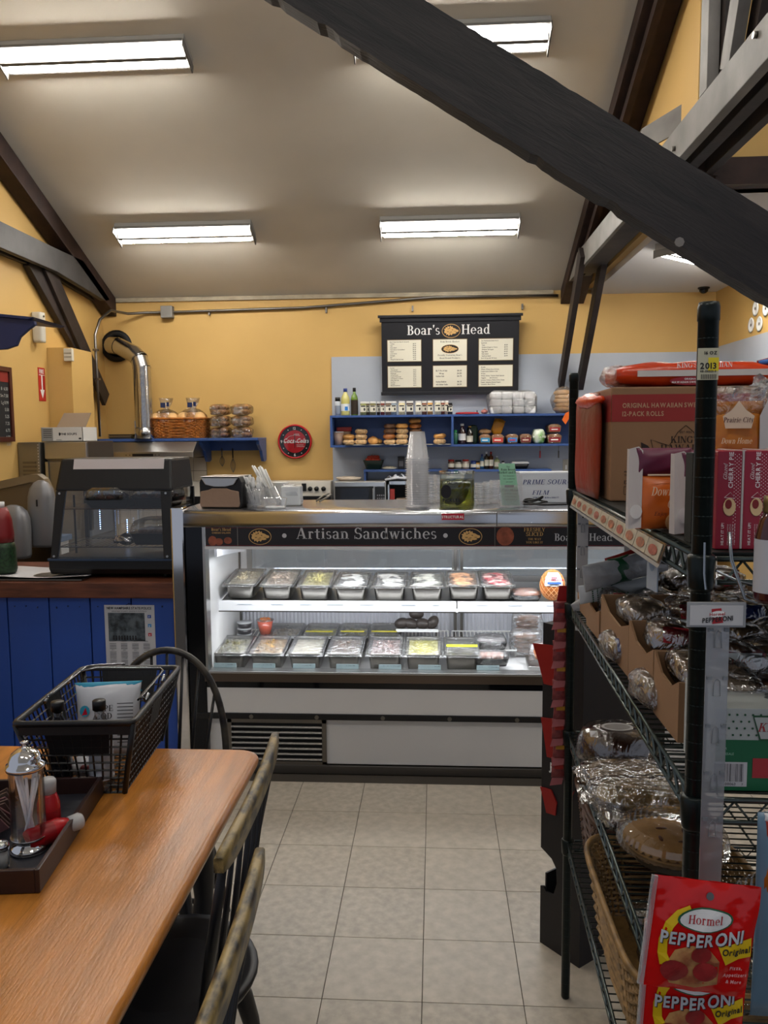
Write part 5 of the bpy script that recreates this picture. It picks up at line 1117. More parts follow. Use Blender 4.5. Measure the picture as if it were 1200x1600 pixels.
# other goods on the upper shelf
q = at(822,938,YF+.25); t2 = thing('meat_tray','shallow black tray of salmon pink sliced meat on the upper shelf','meat tray',(q.x,YF+.27,q.z-.0))
m = MB(); m.loft([[(p[0],p[1],z_) for p in m.rrect(-.075*f,.075*f,-.05*f,.05*f,.02,3)] for z_, f in ((0,.85),(.03,1))]); m.build('tray', BLACKP, t2)
m = MB(); [m.blob((0,-.03+k*.02,.032+.004*k),(.068,.024,.010),6,.06,k) for k in range(4)]; m.build('sliced_meat', mat('meat_salmon','#d98f6c',.45,noise=(30,.3)), t2); m = MB(); m.blob((0,0,.03),(.08,.055,.03),10,.03,3,pw=.6); m.build('wrap', WRAP, t2)
def netham(px, py, Y, rx, rz_, lab):
    q = at(px,py,Y); t2 = thing('netted_ham', lab, 'ham', (q.x,Y,q.z))
    M = mat('netted_ham','#c9743a',.4); nt = M.node_tree
    if not any(n.type == 'TEX_VORONOI' for n in nt.nodes): pass
    MB().blob((0,0,0),(rx,.06,rz_),16).build('meat', M, t2)
    m = MB()
    for s_ in (-1,1):
        for k in range(14):
            P_ = []
            for i in range(17):
                v = -PI/2+PI*(i+.5)/17; th = s_*(v*1.1)+k*2*PI/14; P_.append((rx*1.015*math.cos(th)*math.cos(v),.061*math.sin(th)*math.cos(v),rz_*1.015*math.sin(v)))
            m.tube(P_,.0016,4)
    m.build('netting', mat('net_orange','#e0a468',.5), t2)
    m = MB()
    def fn(u,v):
        th = -PI/2+(u-.5)*1.6; p = .05+v*1.0; return (rx*1.04*math.cos(th)*math.cos(p),.064*math.sin(th)*math.cos(p),rz_*1.03*math.sin(p))
    m.surf(fn,10,8); m.build('label', WHITEP, t2)
    m = MB(); m.text('NETTED HAM',(0,-.0665,rz_*.42),.010,font='bold',align='c',up=(0,.5,1)); m.plate((0,-.066,rz_*.62),.03,.012,up=(0,.6,1)); m.build('label_red', mat('badge_red','#b3122e',.3), t2)
    m = MB(); m.plate((0,-.0672,rz_*.28),rx*1.1,.010,up=(0,.3,1)); m.build('label_band', mat('label_blue','#3b62a8',.4), t2)
netham(863,914,YF+.24,.062,.078,'netted orange brown ham with a white label at the right of the upper shelf')
# lower right
q = at(768,1041,YF+.08); zd = zgb-.034
t2 = thing('chicken_tray','clear tray of raw pink chicken strips in the lower front, right of the yellow sticker','meat tray',(at(768,1030,YF+.12).x,YF+.16,at(768,1042,YF+.1).z)); m = MB(); m.loft([[(p[0],p[1],z_) for p in m.rrect(-.085*f,.085*f,-.06*f,.06*f,.02,3)] for z_, f in ((0,.9),(.035,1),(.04,1.04),(.035,.98),(.006,.9))]); m.build('tray', mat('tray_black2','#2c2a2c',.3), t2)
m = MB(); [m.blob((-.045+k*.03,0,.04),(.02,.045,.018),6,.1,k) for k in range(4)]; m.build('meat', mat('meat_pink','#dba38e',.4,noise=(30,.2)), t2); m = MB(); m.blob((0,0,.032),(.09,.065,.036),10,.03,3,pw=.6); m.build('wrap', WRAP, t2)
t2 = thing('meat_tray','dark tray of grey brown sliced meat behind the chicken strips','meat tray',(at(766,1008,YF+.34).x,YF+.36,at(766,1012,YF+.34).z)); m = MB(); m.loft([[(p[0],p[1],z_) for p in m.rrect(-.085*f,.085*f,-.07*f,.07*f,.02,3)] for z_, f in ((0,.9),(.04,1))]); m.build('tray', BLACKP, t2)
m = MB(); [m.blob((0,-.04+k*.028,.045),(.07,.026,.012),6,.1,k) for k in range(4)]; m.build('meat', mat('meat_grey','#6d5f5c',.45,noise=(30,.4)), t2); m = MB(); m.blob((0,0,.03),(.09,.075,.036),10,.03,3,pw=.6); m.build('wrap', WRAP, t2)
for k,(py,yy,lb) in enumerate(((975,.5,'upper clear pack of sliced roast beef standing at the right of the lower deck'),(1004,.4,'lower clear pack of sliced roast beef in front of the upper one'))):
    q = at(823-k*3,py+16,YF+yy); t2 = thing('beef_pack',lb,'meat pack',(q.x,YF+yy,q.z),0,'packs of sliced beef'); t2.rotation_euler = (.35,0,0)
    m = MB(); [m.blob((0,0,.02+i*.022),(.06,.02,.016),6,.1,i+k) for i in range(5)]; m.build('meat', mat('meat_brown','#9a7055' if k == 0 else '#8d5e48',.5,noise=(30,.4)), t2)
    m = MB(); m.blob((0,0,.065),(.085,.03,.08),10,.05,k,pw=.4); m.build('wrap', WRAP, t2)
q = at(846,1030,YF+.10); t2 = thing('carrot_bag','bag of orange carrot sticks at the right end of the lower deck','carrots',(q.x+.01,YF+.13,at(846,1038,YF+.1).z))
rnd = random.Random(2); OR = mat('carrot','#e07a2e',.45)
for i in range(16): a_ = rnd.uniform(-.5,.5); x_, y_, z_ = rnd.uniform(-.045,.05), rnd.uniform(-.03,.03), .014+.006*(i//3); MB().tube([(x_,y_-.03*math.cos(a_),z_),(x_+.03*math.sin(a_),y_+.03,z_+.02)],[.009,.007],6).build('carrot_stick', OR, t2)
m = MB(); m.blob((0,0,.045),(.075,.05,.055),10,.05,4,pw=.6); m.build('bag', WRAP, t2)
t2 = thing('steel_pan','black edged pan below the carrot bag at the right end','food pan',(at(850,1040,YF+.08).x,YF+.075,at(850,1038,YF+.08).z-.05)); m = MB(); m.loft([[(p[0],p[1],z_) for p in m.rrect(-.075*f,.075*f,-.02,.2,.02,3)] for z_, f in ((0,.9),(.045,1))]); m.build('pan_body', PANS, t2); MB().box(-.08,.08,-.024,-.02,.02,.045).build('front_label', CARDW, t2)
# lower left: carrot cup, stacked containers
q = at(413,995,YF+.45); t2 = thing('carrot_cup','clear cup of orange baby carrots behind the lower front pans','carrots',(q.x,YF+.48,q.z+.01)); MB().lathe([(.03,0),(.045,.075)],16,caps=True).build('cup', mat('cup_pinkish','#b85a48',.2,coat=.5), t2); MB().lathe([(.045,.075),(.05,.078),(.045,.083),(0,.09)],16).build('lid_film', WRAP, t2)
for i in range(7): MB().blob((.02*math.cos(i),.02*math.sin(i),.078),(.014,.014,.012),5).build('baby_carrot', OR, t2)
for k in range(3):
    q = at(381,1000-k*13,YF+.5); t2 = thing('round_container',['lowest','middle','topmost'][k]+' of three round clear lidded containers at the lower left','container',(q.x,YF+.52,at(381,1000,YF+.5).z+k*.034),0,'stacked round containers'); MB().lathe([(.036,0),(.04,.026)],18).build('tub', mat('tub_dark','#3c3a3d',.3,coat=.4), t2); MB().lathe([(.043,.026),(.043,.032),(0,.033)],18).build('lid', mat('clear_lid','#c4c6c8',.3), t2)
# avocados on a ledge
q = at(652,984,YF+.5); t2 = thing('steel_tray','low stainless tray holding avocados in the middle of the case','tray',(q.x,YF+.5,q.z)); MB().box(-.115,.115,-.05,.08,0,.008).build('tray', PANS, t2, bevel=.003); MB().box(-.115,.115,-.052,-.046,0,.016).build('lip', WHITEP, t2); MB().box(-.11,-.10,-.04,.07,-.11,0).build('support', PANS, t2); MB().box(.10,.11,-.04,.07,-.11,0).build('support', PANS, t2)
AV = mat('avocado_skin','#3a322e',.45,noise=(40,.3),bump=(60,.2))
for k,(dx,dz,lb) in enumerate(((-.085,.03,'leftmost dark avocado on the steel tray'),(-.035,.028,'second dark avocado on the steel tray'),(.03,.028,'third dark avocado on the steel tray'),(.085,.035,'rightmost upright avocado on the steel tray'),(-.005,.075,'dark avocado lying on top of the others'))):
    o = MB().blob((0,0,0),(.042,.033,.03),10).build('avocado', AV); o.location = (q.x+dx,YF+.5+(.03 if k == 4 else -.005),q.z+.008+dz); o.rotation_euler = (0,(-.2,.3,.1,-1.0,.05)[k],0); tag(o,lb,'avocado','avocados in the case')
# wire racks on the deck
def wirerack(px0, px1, lab):
    a_, b_ = at(px0,985,YF+.6).x, at(px1,985,YF+.6).x; t2 = thing('wire_rack', lab, 'rack', ((a_+b_)/2,YF+.5,at(600,988,YF+.6).z-.0)); w_ = (b_-a_)/2; m = MB(); n_ = int(w_*2/.02)
    for i in range(n_+1): x_ = -w_+i*2*w_/n_; m.tube([(x_,-.15,-.03),(x_,.14,.0)],.0024,5)
    m.build('wires', WHITEP, t2); m = MB(); m.tube([(-w_,-.15,-.03),(w_,-.15,-.03),(w_,.14,0),(-w_,.14,0)],.0045,6,closed=True); m.build('frame', WHITEP, t2)
    m = MB(); [m.tube([(sx*w_,-.1,-.025),(sx*w_,-.1,zgb-.034-t2.location.z)],.004,5) for sx in (-1,1)]; m.build('feet', WHITEP, t2)
wirerack(392,405,'white wire rack behind the carrot cup at the lower left'); wirerack(622,700,'white wire rack in the case under the avocados'); wirerack(706,800,'white wire rack in the case right of the avocados')
# ================================================================== ON TOP OF THE CASE
ZT2 = zt+.001
def tp(px, Y=4.05): return xa(px,Y,ZT2)
# napkin dispenser
t = thing('napkin_dispenser','black and steel napkin dispenser with brown napkins on the case','napkin dispenser',(tp(345,4.0),4.0,ZT2),-.12)
m = MB(); m.prism([(-.105,0),(.105,0),(.11,.02),(.112,.13),(.10,.155),(-.10,.155),(-.112,.13),(-.11,.02)],0,.20,'y'); m.build('housing', BLACKP, t, bevel=.006)
m = MB(); m.box(-.10,.10,-.008,.19,.1555,.160); m.build('top_plate', STEEL, t, bevel=.002)
m = MB(); m.prism([(-.098,.152),(.098,.152),(.075,.118),(.03,.108),(-.03,.108),(-.075,.118)],-.012,-.001,'y'); m.build('face_plate', STEEL, t, bevel=.003)
m = MB(); m.prism([(-.1,.006),(.1,.006),(.105,.02),(.1,.085),(.06,.092),(.04,.1),(-.04,.1),(-.06,.092),(-.1,.085),(-.105,.02)],-.016,-.001,'y'); m.build('napkins', mat('brown_napkin','#8b7361',.85,bump=(15,.3)), t, bevel=.004)
# cup with wrapped plastic forks
t = thing('utensil_cup','clear tub full of wrapped white plastic forks and spoons on the case','utensils',(tp(399,4.05),4.07,ZT2))
MB().lathe([(.046,0),(.062,.10)],18,caps=False).build('tub', CLEARP, t)
rnd = random.Random(5); UM = mat('utensil_white','#dcdcda',.4)
for i in range(15):
    a_ = rnd.uniform(0,6.28); x_, y_ = .02*math.cos(a_), .02*math.sin(a_); dx = rnd.uniform(-.07,.03); L_ = rnd.uniform(.14,.19)
    m = MB(); m.tube([(x_,y_,.01),(x_+dx*.6,y_+rnd.uniform(-.02,.02),L_*.62)],.004,5); m.blob((x_+dx*.8,y_,L_*.75),(.011,.005,.02),6); m.build('utensil', UM, t)
m = MB(); m.blob((0,0,.055),(.05,.05,.05),8,.1,2); m.build('wrappers', WRAP, t)
t = thing('straw_bundle','bundle of white wrapped straws leaning right behind the utensil tub','straws',(tp(418,4.2),4.24,ZT2))
for i in range(16):
    x_ = rnd.uniform(-.03,.03); MB().tube([(x_+.03,rnd.uniform(-.02,.02),.004),(x_-.06+rnd.uniform(-.02,.03),rnd.uniform(-.02,.02),.19+rnd.uniform(-.02,.015))],.0045,6).build('straw', UM, t)
m = MB(); m.tube([(.03,0,.002),(0,0,.08)],[.05,.045],12,caps=False); m.build('sleeve', CLEARP, t)
# lid containers
t = thing('lid_stack','stack of clear lids standing in a tub right of the straws','lids',(tp(457,4.15),4.17,ZT2))
for i in range(9): MB().cyl((-.03+i*.007,0,.062),(-.026+i*.007,0,.064),.052,n=20).build('lid', CLEARP, t)
MB().box(-.055,.045,-.05,.05,.0,.10).build('tub', mat('frosted_tub','#c2c6c8',.25,trans=.0), t, bevel=.008)
t = thing('clear_tub','low clear tub with a red marked disc at the front of the case top','tub',(tp(432,4.0),3.97,ZT2))
m = MB(); m.loft([[(p[0],p[1],z_) for p in m.rrect(-.058*f,.058*f,-.035*f,.035*f,.015,3)] for z_, f in ((0,.85),(.05,1))],caps=''); m.build('tub_wall', CLEARP, t); MB().lathe([(.045,.002),(.05,.006),(.045,.012),(0,.013)],20,sy=.65).build('lid', UM, t)
m = MB(); m.disc((.012,-.005,.0138),.010,.007,up=(0,1,0)); m.build('red_mark', mat('badge_red','#b3122e',.3), t); MB().lathe([(.055,.05),(.06,.054)],20,sy=.65,caps=False).build('rim', CLEARP, t)
t = thing('cup_stack','short stack of small white cups between the straws and the lids','cups',(tp(438,4.3),4.32,ZT2))
for i in range(4): MB().lathe([(.03,i*.012),(.042,.07+i*.012),(.045,.073+i*.012)],14,caps=False).build('cup', UM, t)
t = thing('steel_tongs','pair of steel tongs lying on the case top near the range','tongs',(tp(505,4.4),4.36,ZT2)); m = MB(); m.tube([(-.03,-.02,.005),(0,.02,.03),(.03,.06,.04)],.005,6); m.build('arm', STEELD, t); m = MB(); m.tube([(-.01,-.03,.005),(.02,.02,.02),(.045,.05,.035)],.005,6); m.build('arm', STEELD, t)
# cup tower
def tower(px, Y, r0, r1, n, hc, pitch, lab, flip=True, topcup=True):
    t = thing('cup_tower', lab, 'cups', (xa(px,Y,ZT2),Y,ZT2), 0, 'stacks of clear cups on the case')
    cup = None
    for i in range(n):
        if cup is None: m = MB(); m.lathe([(r1+.001,0),(r1+.007,.001),(r1+.007,.0042),(r1,.0052),(r0,hc),(r0*.2,hc)],20,caps=False); cup = m.build('cup', CLEARC, t)
        else: share(cup,'cup',t,(0,0,i*pitch))
    return t
CLEARC = film('frosted_clear_cup', (.97,.97,.98), .10, 4, .1, .2, .22)
tower(652.5,4.03,.036,.0545,22,.135,.0115,'tall tower of upside down clear cups in the centre of the case top')
tower(664,4.2,.034,.046,20,.09,.008,'slender stack of clear cups right of the tall tower') if False else None
def cupcol(px, Y, r, h, lab, n=9):
    t = thing('cup_stack', lab, 'cups', (xa(px,Y,ZT2),Y,ZT2), 0, 'stacks of clear cups on the case')
    MB().lathe([(r*.8,0),(r*.84,h*.5),(r,h)],16,caps=False).build('outer_cup', CLEARC, t)
    c0 = MB().lathe([(r+.003,0),(r+.004,.003),(r-.001,.005)],16,caps=False).build('cup_rim', CLEARC, t); c0.location = (0,0,.01)
    for i in range(1,n): share(c0,'cup_rim',t,(0,0,.01+i*(h-.01)/n))
cupcol(674,4.25,.028,.15,'narrow clear cup stack just right of the tall tower')
cupcol(690,4.32,.045,.145,'wider clear container stack behind the pickle jar',6)
cupcol(714,4.42,.04,.15,'clear container stack hidden behind the pickle jar',6)
cupcol(750,4.2,.026,.11,'slim clear cup stack right of the pickle jar'); cupcol(762,4.2,.026,.115,'second slim clear cup stack right of the pickle jar'); cupcol(773,4.26,.028,.12,'third slim clear cup stack behind the green menu leaflet')
# pickle jar
t = thing('pickle_jar','large square clear jar of whole green pickles on the case top','pickle jar',(tp(714,4.03),4.07,ZT2))
w_ = .086; hj = .17
m = MB(); RR = lambda f, z: [(p[0],p[1],z) for p in m.rrect(-w_*f,w_*f,-w_*f,w_*f,.022*f,4)]
m.loft([RR(.95,0),RR(1,.006),RR(1,hj-.012),RR(.97,hj)],caps='b'); m.build('jar_wall', glass('jar_glass',(.93,.97,.93),.06), t)
m = MB(); m.loft([[(p[0]*1.03,p[1]*1.03,z) for p in m.rrect(-w_,w_,-w_,w_,.022,4)] for z in (hj-.004,hj+.006)],caps='bt'); m.build('lid_rim', glass('lid_glass',(.9,.92,.92),.15), t)
m = MB(); m.loft([RR(.965,.006),RR(.965,.135)]); m.build('brine', film('brine',(.62,.62,.16),.03,5,.1,.1), t)
PK = mat('pickle_skin','#6f7318',.35,noise=(20,.35),bump=(60,.2))
for x_, y_, z_, a_, b_ in ((-.03,-.03,.035,.2,1.2),(.035,-.02,.05,1.0,.3),(.0,.02,.075,.5,-.2),(-.02,-.045,.06,.9,-.4),(.03,-.045,.09,.9,.2),(-.04,.03,.1,.1,.4),(.045,.03,.1,.2,1.3),(0,-.03,.115,.15,0)):
    m = MB(); m.blob((0,0,0),(.05,.022,.021),10,.04,int(z_*100)); o = m.build('pickle', PK, t); o.location = (x_*.7,y_*.8,z_); o.rotation_euler = (0,-a_,b_*.5)
m = MB(); m.text('FRESH',(-.05,-.0875,.118),.012,font='bold'); m.text('PICKLES',(-.028,-.0875,.030),.015,font='bold',align='c'); m.disc((-.055,-.0872,.08),.026,.034,n=18); m.build('jar_print', INK, t)
# leaflet and its acrylic stand
t = thing('menu_leaflet','pale green market menu leaflet standing in a clear holder on the case','leaflet',(tp(795,4.0),4.0,ZT2)); 
LG = mat('mint_paper','#8fc4a4',.6)
m = MB(); m.hexa([(-.032,.0,.01),(.055,.0,.01),(.055,.003,.01),(-.032,.003,.01)],[(-.05,.03,.215),(.030,.03,.215),(.030,.033,.215),(-.05,.033,.215)]); m.build('leaflet', LG, t)
m = MB()
for k,(s_,f_) in enumerate((('The',.008),('Rum Brook',.011),('Market and Deli',.011),('New Hampshire',.006),('cafe sandwiches',.006),('and more',.006),('',0),('',0),('Cafe Menu',.012),('sandwiches salads',.006),('wraps and subs',.006),('open every day',.006))):
    z_ = .195-k*.0145; 
    if s_: m.text(s_,(-.046+.018*(1-z_/.215)+.042,-.0012+.03*(z_/.215)-.001,z_),f_,font='serif',align='c',up=(0,.145,1))
m.plate((.003,.013,.1035),.045,.012,up=(0,.145,1)); m.build('lettering', INK, t)
m = MB(); m.box(-.045,.072,.006,.02,0,.006); m.box(.055,.06,-.02,.05,0,.16) if False else None; m.hexa([(-.04,-.006,.002),(.07,-.006,.002),(.07,-.004,.002),(-.04,-.004,.002)],[(-.04,.004,.11),(.07,.004,.11),(.07,.006,.11),(-.04,.006,.11)]); m.hexa([(-.04,.04,.002),(.07,.04,.002),(.07,.042,.002),(-.04,.042,.002)],[(-.04,.05,.16),(.07,.05,.16),(.07,.052,.16),(-.04,.052,.16)]); m.build('acrylic_stand', CLEARP, t)
# film box
t = thing('film_box','white carton of food film with blue lettering on the rear of the case top','carton',(tp(803,4.25),4.26,ZT2)); w_ = .52; h_ = at(850,739,4.25).z-ZT2
m = MB(); m.box(0,w_,0,.2,0,h_); m.build('box', mat('film_white','#c9cdd4',.5), t, bevel=.003); m = MB()
for k in range(60): m.add([(k*w_/60,.0,h_),((k+.5)*w_/60,.0,h_+.004),((k+1)*w_/60,0,h_)],[(0,1,2)])
m.build('serrated_edge', STEEL, t)
m = MB(); m.text('PRIME SOURCE',(.045,-.001,h_*.62),.024,font='serif',shear=.25,sx=1.1,sp=.06); m.text('FILM',(.095,-.001,h_*.27),.022,font='serif',shear=.25,sx=1.2,sp=.06); m.text('ITEM 75002  18 IN x 2000 FT',(.1,-.001,h_*.15),.007,font='bold'); m.build('lettering', mat('navy_ink','#26346e',.5), t)
# black cable
t = thing('power_cable','coiled black power cable lying in front of the film box','cable',(tp(835,4.1),4.1,ZT2)); m = MB()
P_ = [(-.07,.0,.008),(-.03,.03,.010),(.03,.02,.03),(.04,.0,.045),(.0,-.01,.03),(-.06,.0,.02),(-.065,-.02,.010),(0,-.03,.010),(.05,-.01,.02),(.06,.02,.018),(-.02,.04,.03),(-.05,.01,.02),(.02,-.04,.008),(.12,-.03,.007),(.22,-.02,.007)]
def smooth(P, k=6):
    out = []; n = len(P)
    for i in range(n-1):
        p0, p1, p2, p3 = [Vector(P[max(0,min(n-1,j))]) for j in (i-1,i,i+1,i+2)]
        for s_ in range(k):
            u = s_/k; out.append(.5*((2*p1)+(-p0+p2)*u+(2*p0-5*p1+4*p2-p3)*u*u+(-p0+3*p1-3*p2+p3)*u**3))
    out.append(Vector(P[-1])); return out
m.tube(smooth(P_),.0048,6); m.build('cord', BLACKP, t); MB().box(-.10,-.07,-.012,.012,.0,.022).build('plug', BLACKP, t, bevel=.004)
# ================================================================== BLUE COUNTER
CY = 3.93; zct = at(150,910,CY-.03).z; zcb = at(150,935,CY-.03).z; XE = -1.30
t = thing('plank_counter','blue plank fronted counter with a thick brown wood top beside the deli case','counter',(-2.2,CY,0)); ox = 2.2
WTOP = mat('rough_brown_wood','#5f3524',.5,noise=(6,.45,(1,6,6)),bump=(20,.1,(1,5,5)))
MB().box(-3.12+ox,XE+ox,-.03,.62,zcb,zct).build('worktop', WTOP, t, bevel=.006)
MB().box(-3.10+ox,XE+ox,.02,.58,0,zcb-.001).build('carcass', BLACKM, t)
xj = [at(px,1000,CY).x for px in (-115,-51,14,79,143,207,274,330)]
for a_, b_ in zip(xj[:-1],xj[1:]):
    b_ = min(b_,XE-.002)
    if b_-a_ < .03: continue
    MB().box(a_+.003+ox,b_-.003+ox,0,.018,.02,zcb-.002).build('plank', NAVY, t, bevel=.004)
MB().box(-3.10+ox,xj[0]+ox-.003,0,.018,.02,zcb-.002).build('plank', NAVY, t, bevel=.004)
m = MB(); rnd = random.Random(1)
for a_, b_ in zip(xj[:-2],xj[1:-1]):
    for dx in (.04,.1,.16): m.cyl((a_+dx+ox,-.0005,zcb-.05+rnd.uniform(-.01,.01)),(a_+dx+ox,.002,zcb-.05),.004,n=6)
m.build('nail_heads', mat('dark_nail','#10204a',.5), t)
# calendar
a, b = at(163,945,CY), at(245,1046,CY)
t = thing('wall_calendar','police calendar poster pinned to the blue planks behind the hoop back chair','calendar',(a.x,CY-.002,b.z)); w_ = b.x-a.x; h_ = a.z-b.z
MB().box(0,w_,-.0015,0,0,h_).build('sheet', mat('calendar_paper','#b3b5bb',.6), t)
m = MB(); m.box(w_*.07,w_*.80,-.0022,-.0015,h_*.44,h_*.88); m.build('photo', mat('calendar_photo','#1f262c',.5,noise=(25,.6),ramp='#566068'), t)
m = MB(); m.text('NEW HAMPSHIRE STATE POLICE',(w_*.5,-.003,h_*.935),.0125,font='bold',align='c',sx=.80); m.text('DEPARTMENT OF SAFETY - DIVISION OF STATE POLICE',(w_*.5,-.003,h_*.895),.006,align='c',sx=.8)
for k in range(9): x_ = w_*(.17+.055*k); m.box(x_-.004,x_+.004,-.0026,-.0022,h_*.46,h_*.50); m.disc((x_,-.003,h_*.515),.004,.005,n=8)
for r_ in range(3):
    for c_ in range(4):
        x_, z_ = w_*(.07+.225*c_), h_*(.30-.13*r_); m.text(['JANUARY','FEBRUARY','MARCH','APRIL','MAY','JUNE','JULY','AUGUST','SEPTEMBER','OCTOBER','NOVEMBER','DECEMBER'][r_*4+c_],(x_+.02,-.003,z_+.045 if r_ < 1 else z_+.042),.0045,align='c')
        for q_ in range(4): m.plate((x_+.02,-.003,z_+.033-q_*.008),.034,.0022)
m.build('lettering', INK, t)
for k,(c_) in enumerate(('#2f4f9a','#3f86c0','#b03a48')):
    o = MB().box(w_*.86,w_*.93,-.0025,-.0015,h_*(.80-.14*k),h_*(.85-.14*k)).build('social_mark', mat('mark_'+c_,c_,.5), t); m = MB(); m.text(['f','y','o'][k],(w_*.895,-.003,h_*(.81-.14*k)),.009,font='bold',align='c'); m.build('mark_lettering', WHITEP, o)
m = MB(); m.tube([(w_*.45,-.003,h_*1.0),(w_*.5,-.004,h_*1.03),(w_*.55,-.003,h_)],.0015,4); m.build('hanger', INK, t)
# ------------------------------------------------ heated display case
bl, br_ = at(78,904,4.0), at(271,904,4.0); w_ = br_.x-bl.x; Zb = zct+.001
t = thing('heated_display_case','black heated glass display case with trays of food on the wood counter','display case',(bl.x,4.0,Zb)); Dp = .44
def hz_(py): return at(180,py,4.02).z-Zb
hb0, hb1, hg1, htp = .018, hz_(872), hz_(768)+.0, at(180,717,4.09).z-Zb
sl = .10  # lean of the front
def yf(z): return .0+sl*max(0,(z-hb1))/(htp-hb1)
def xi(z): return .030*max(0,(z-hb1))/(htp-hb1)
m = MB(); m.prism([(.0,hb1),(-.004,hb1-.012),(-.004,.05),(.015,.022),(.03,hb0),(Dp,hb0),(Dp,hb1)],0,w_,'x'); m.build('base', BLACKP, t, bevel=.004)
MB().box(-.004,w_+.004,-.010,.01,hb1-.012,hb1+.001).build('edge_strip', mat('blued_strip','#3a4658',.25,.6), t, bevel=.002)
m = MB(); m.hexa([(xi(hg1)-.006,yf(hg1),hg1),(w_-xi(hg1)+.006,yf(hg1),hg1),(w_-xi(hg1)+.006,Dp,hg1),(xi(hg1)-.006,Dp,hg1)],[(.03,yf(htp)+.02,htp),(w_-.03,yf(htp)+.02,htp),(w_-.03,Dp,htp),(.03,Dp,htp)]); m.build('top_housing', BLACKP, t, bevel=.012)
m = MB(); z1, z2 = hz_(737)+.01, hz_(721)+.01; yy = lambda z: yf(hg1)+(z-hg1)/(htp-hg1)*(yf(htp)+.02-yf(hg1))-.002; m.add([(w_*.16,yy(z1)-.001,z1),(w_*.90,yy(z1)-.001,z1),(w_*.90,yy(z2)-.001,z2),(w_*.16,yy(z2)-.001,z2)],[(0,1,2,3)]); m.build('light_panel', mat('pale_panel','#bfb7b8',.3), t)
m = MB(); m.box(w_*.86,w_*.97,.2,.22,htp,htp+.002); m.build('top_vent', STEEL, t)
def post(x0a, x1a, x0b, x1b):
    return MB().hexa([(x0a,yf(hb1),hb1),(x1a,yf(hb1),hb1),(x1a,yf(hb1)+.02,hb1),(x0a,yf(hb1)+.02,hb1)],[(x0b,yf(hg1),hg1),(x1b,yf(hg1),hg1),(x1b,yf(hg1)+.02,hg1),(x0b,yf(hg1)+.02,hg1)])
post(0.008,.045,xi(hg1)+.0,xi(hg1)+.052).build('front_post', BLACKP, t, bevel=.003); post(w_-.048,w_-.004,w_-xi(hg1)-.055,w_-xi(hg1)).build('front_post', BLACKP, t, bevel=.003)
for x_ in (.01,w_-.03): MB().box(x_,x_+.02,Dp-.02,Dp,hb1,hg1).build('rear_post', BLACKP, t)
for x_, z_ in ((.028,hb1+.012),(w_-.028,hb1+.012),(xi(hg1)+.022,hg1-.012),(w_-xi(hg1)-.026,hg1-.012)): MB().cyl((x_,yf(z_)-.001,z_),(x_,yf(z_)-.006,z_),.006,n=10).build('screw', STEEL, t)
HG = glass('display_glass',(.94,.95,.95),.05)
m = MB(); m.add([(.04,yf(hb1)+.003,hb1),(w_-.04,yf(hb1)+.003,hb1),(w_-.05,yf(hg1)+.003,hg1),(.05,yf(hg1)+.003,hg1)],[(0,1,2,3)]); m.build('front_glass', HG, t)
for x_ in (.006,w_-.006):
    m = MB(); xo = xi(hg1) if x_ < .1 else -xi(hg1); m.add([(x_,.02,hb1),(x_,Dp-.01,hb1),(x_+xo*.6,Dp-.01,hg1),(x_+xo*.6,yf(hg1)+.02,hg1)],[(0,1,2,3)]); m.build('side_glass', HG, t)
for x0_, x1_, k in ((.02,w_/2+.01,0),(w_/2-.01,w_-.02,1)):
    o = MB().box(x0_,x1_,Dp-.012-k*.006,Dp-.009-k*.006,hb1,hg1).build('sliding_door', HG, t); MB().box(x0_+.02 if k == 0 else x1_-.03,x0_+.03 if k == 0 else x1_-.02,Dp-.03,Dp-.013,.2,.32).build('handle', BLACKP, o)
    MB().box(x0_,x0_+.008,Dp-.014-k*.006,Dp-.008-k*.006,hb1,hg1).build('door_edge', STEEL, o)
zs1, zs2 = hz_(797), hz_(856)
RK = mat('rack_wire','#5a5d63',.3,.9)
def rackm(z):
    m = MB()
    for i in range(22): x_ = .03+i*(w_-.06)/21; m.tube([(x_,yf(z)+.04,z),(x_,Dp-.04,z)],.0018,4)
    m.tube([(.03,yf(z)+.04,z),(w_-.03,yf(z)+.04,z),(w_-.03,Dp-.04,z),(.03,Dp-.04,z)],.0035,6,closed=True); m.build('wire_shelf', RK, t)
rackm(zs1); rackm(zs2)
MB().box(.03,w_-.03,.05,Dp-.04,zs1+.001,zs1+.004).build('shelf_liner', mat('dark_liner','#3a3334',.4,.3), t); MB().box(.02,w_-.02,.02,Dp-.03,hb1+.001,hb1+.006).build('crumb_tray', mat('dark_pan','#2b2826',.4,.5), t)
REFLDOT = mat('blue_light_reflection','#bcd8ff',.4,emis=('#9cc4ff',6.))  # glowing dots stand in for string lights reflected in the glass
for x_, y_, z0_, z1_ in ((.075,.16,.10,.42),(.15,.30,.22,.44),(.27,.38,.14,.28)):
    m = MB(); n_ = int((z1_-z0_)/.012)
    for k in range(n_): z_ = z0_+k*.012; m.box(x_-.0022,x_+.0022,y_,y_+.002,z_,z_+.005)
    m.build('light_reflection', REFLDOT, t, kind='stuff')
MB().box(0.07,.08,.155,.159,.1,.42).build('dot_backing', BLACKP, t)
for x_ in (.06,w_-.06):
    for y_ in (.06,Dp-.06): MB().cyl((x_,y_,0),(x_,y_,hb0+.004),.014,n=10).build('foot', BLACKP, t)
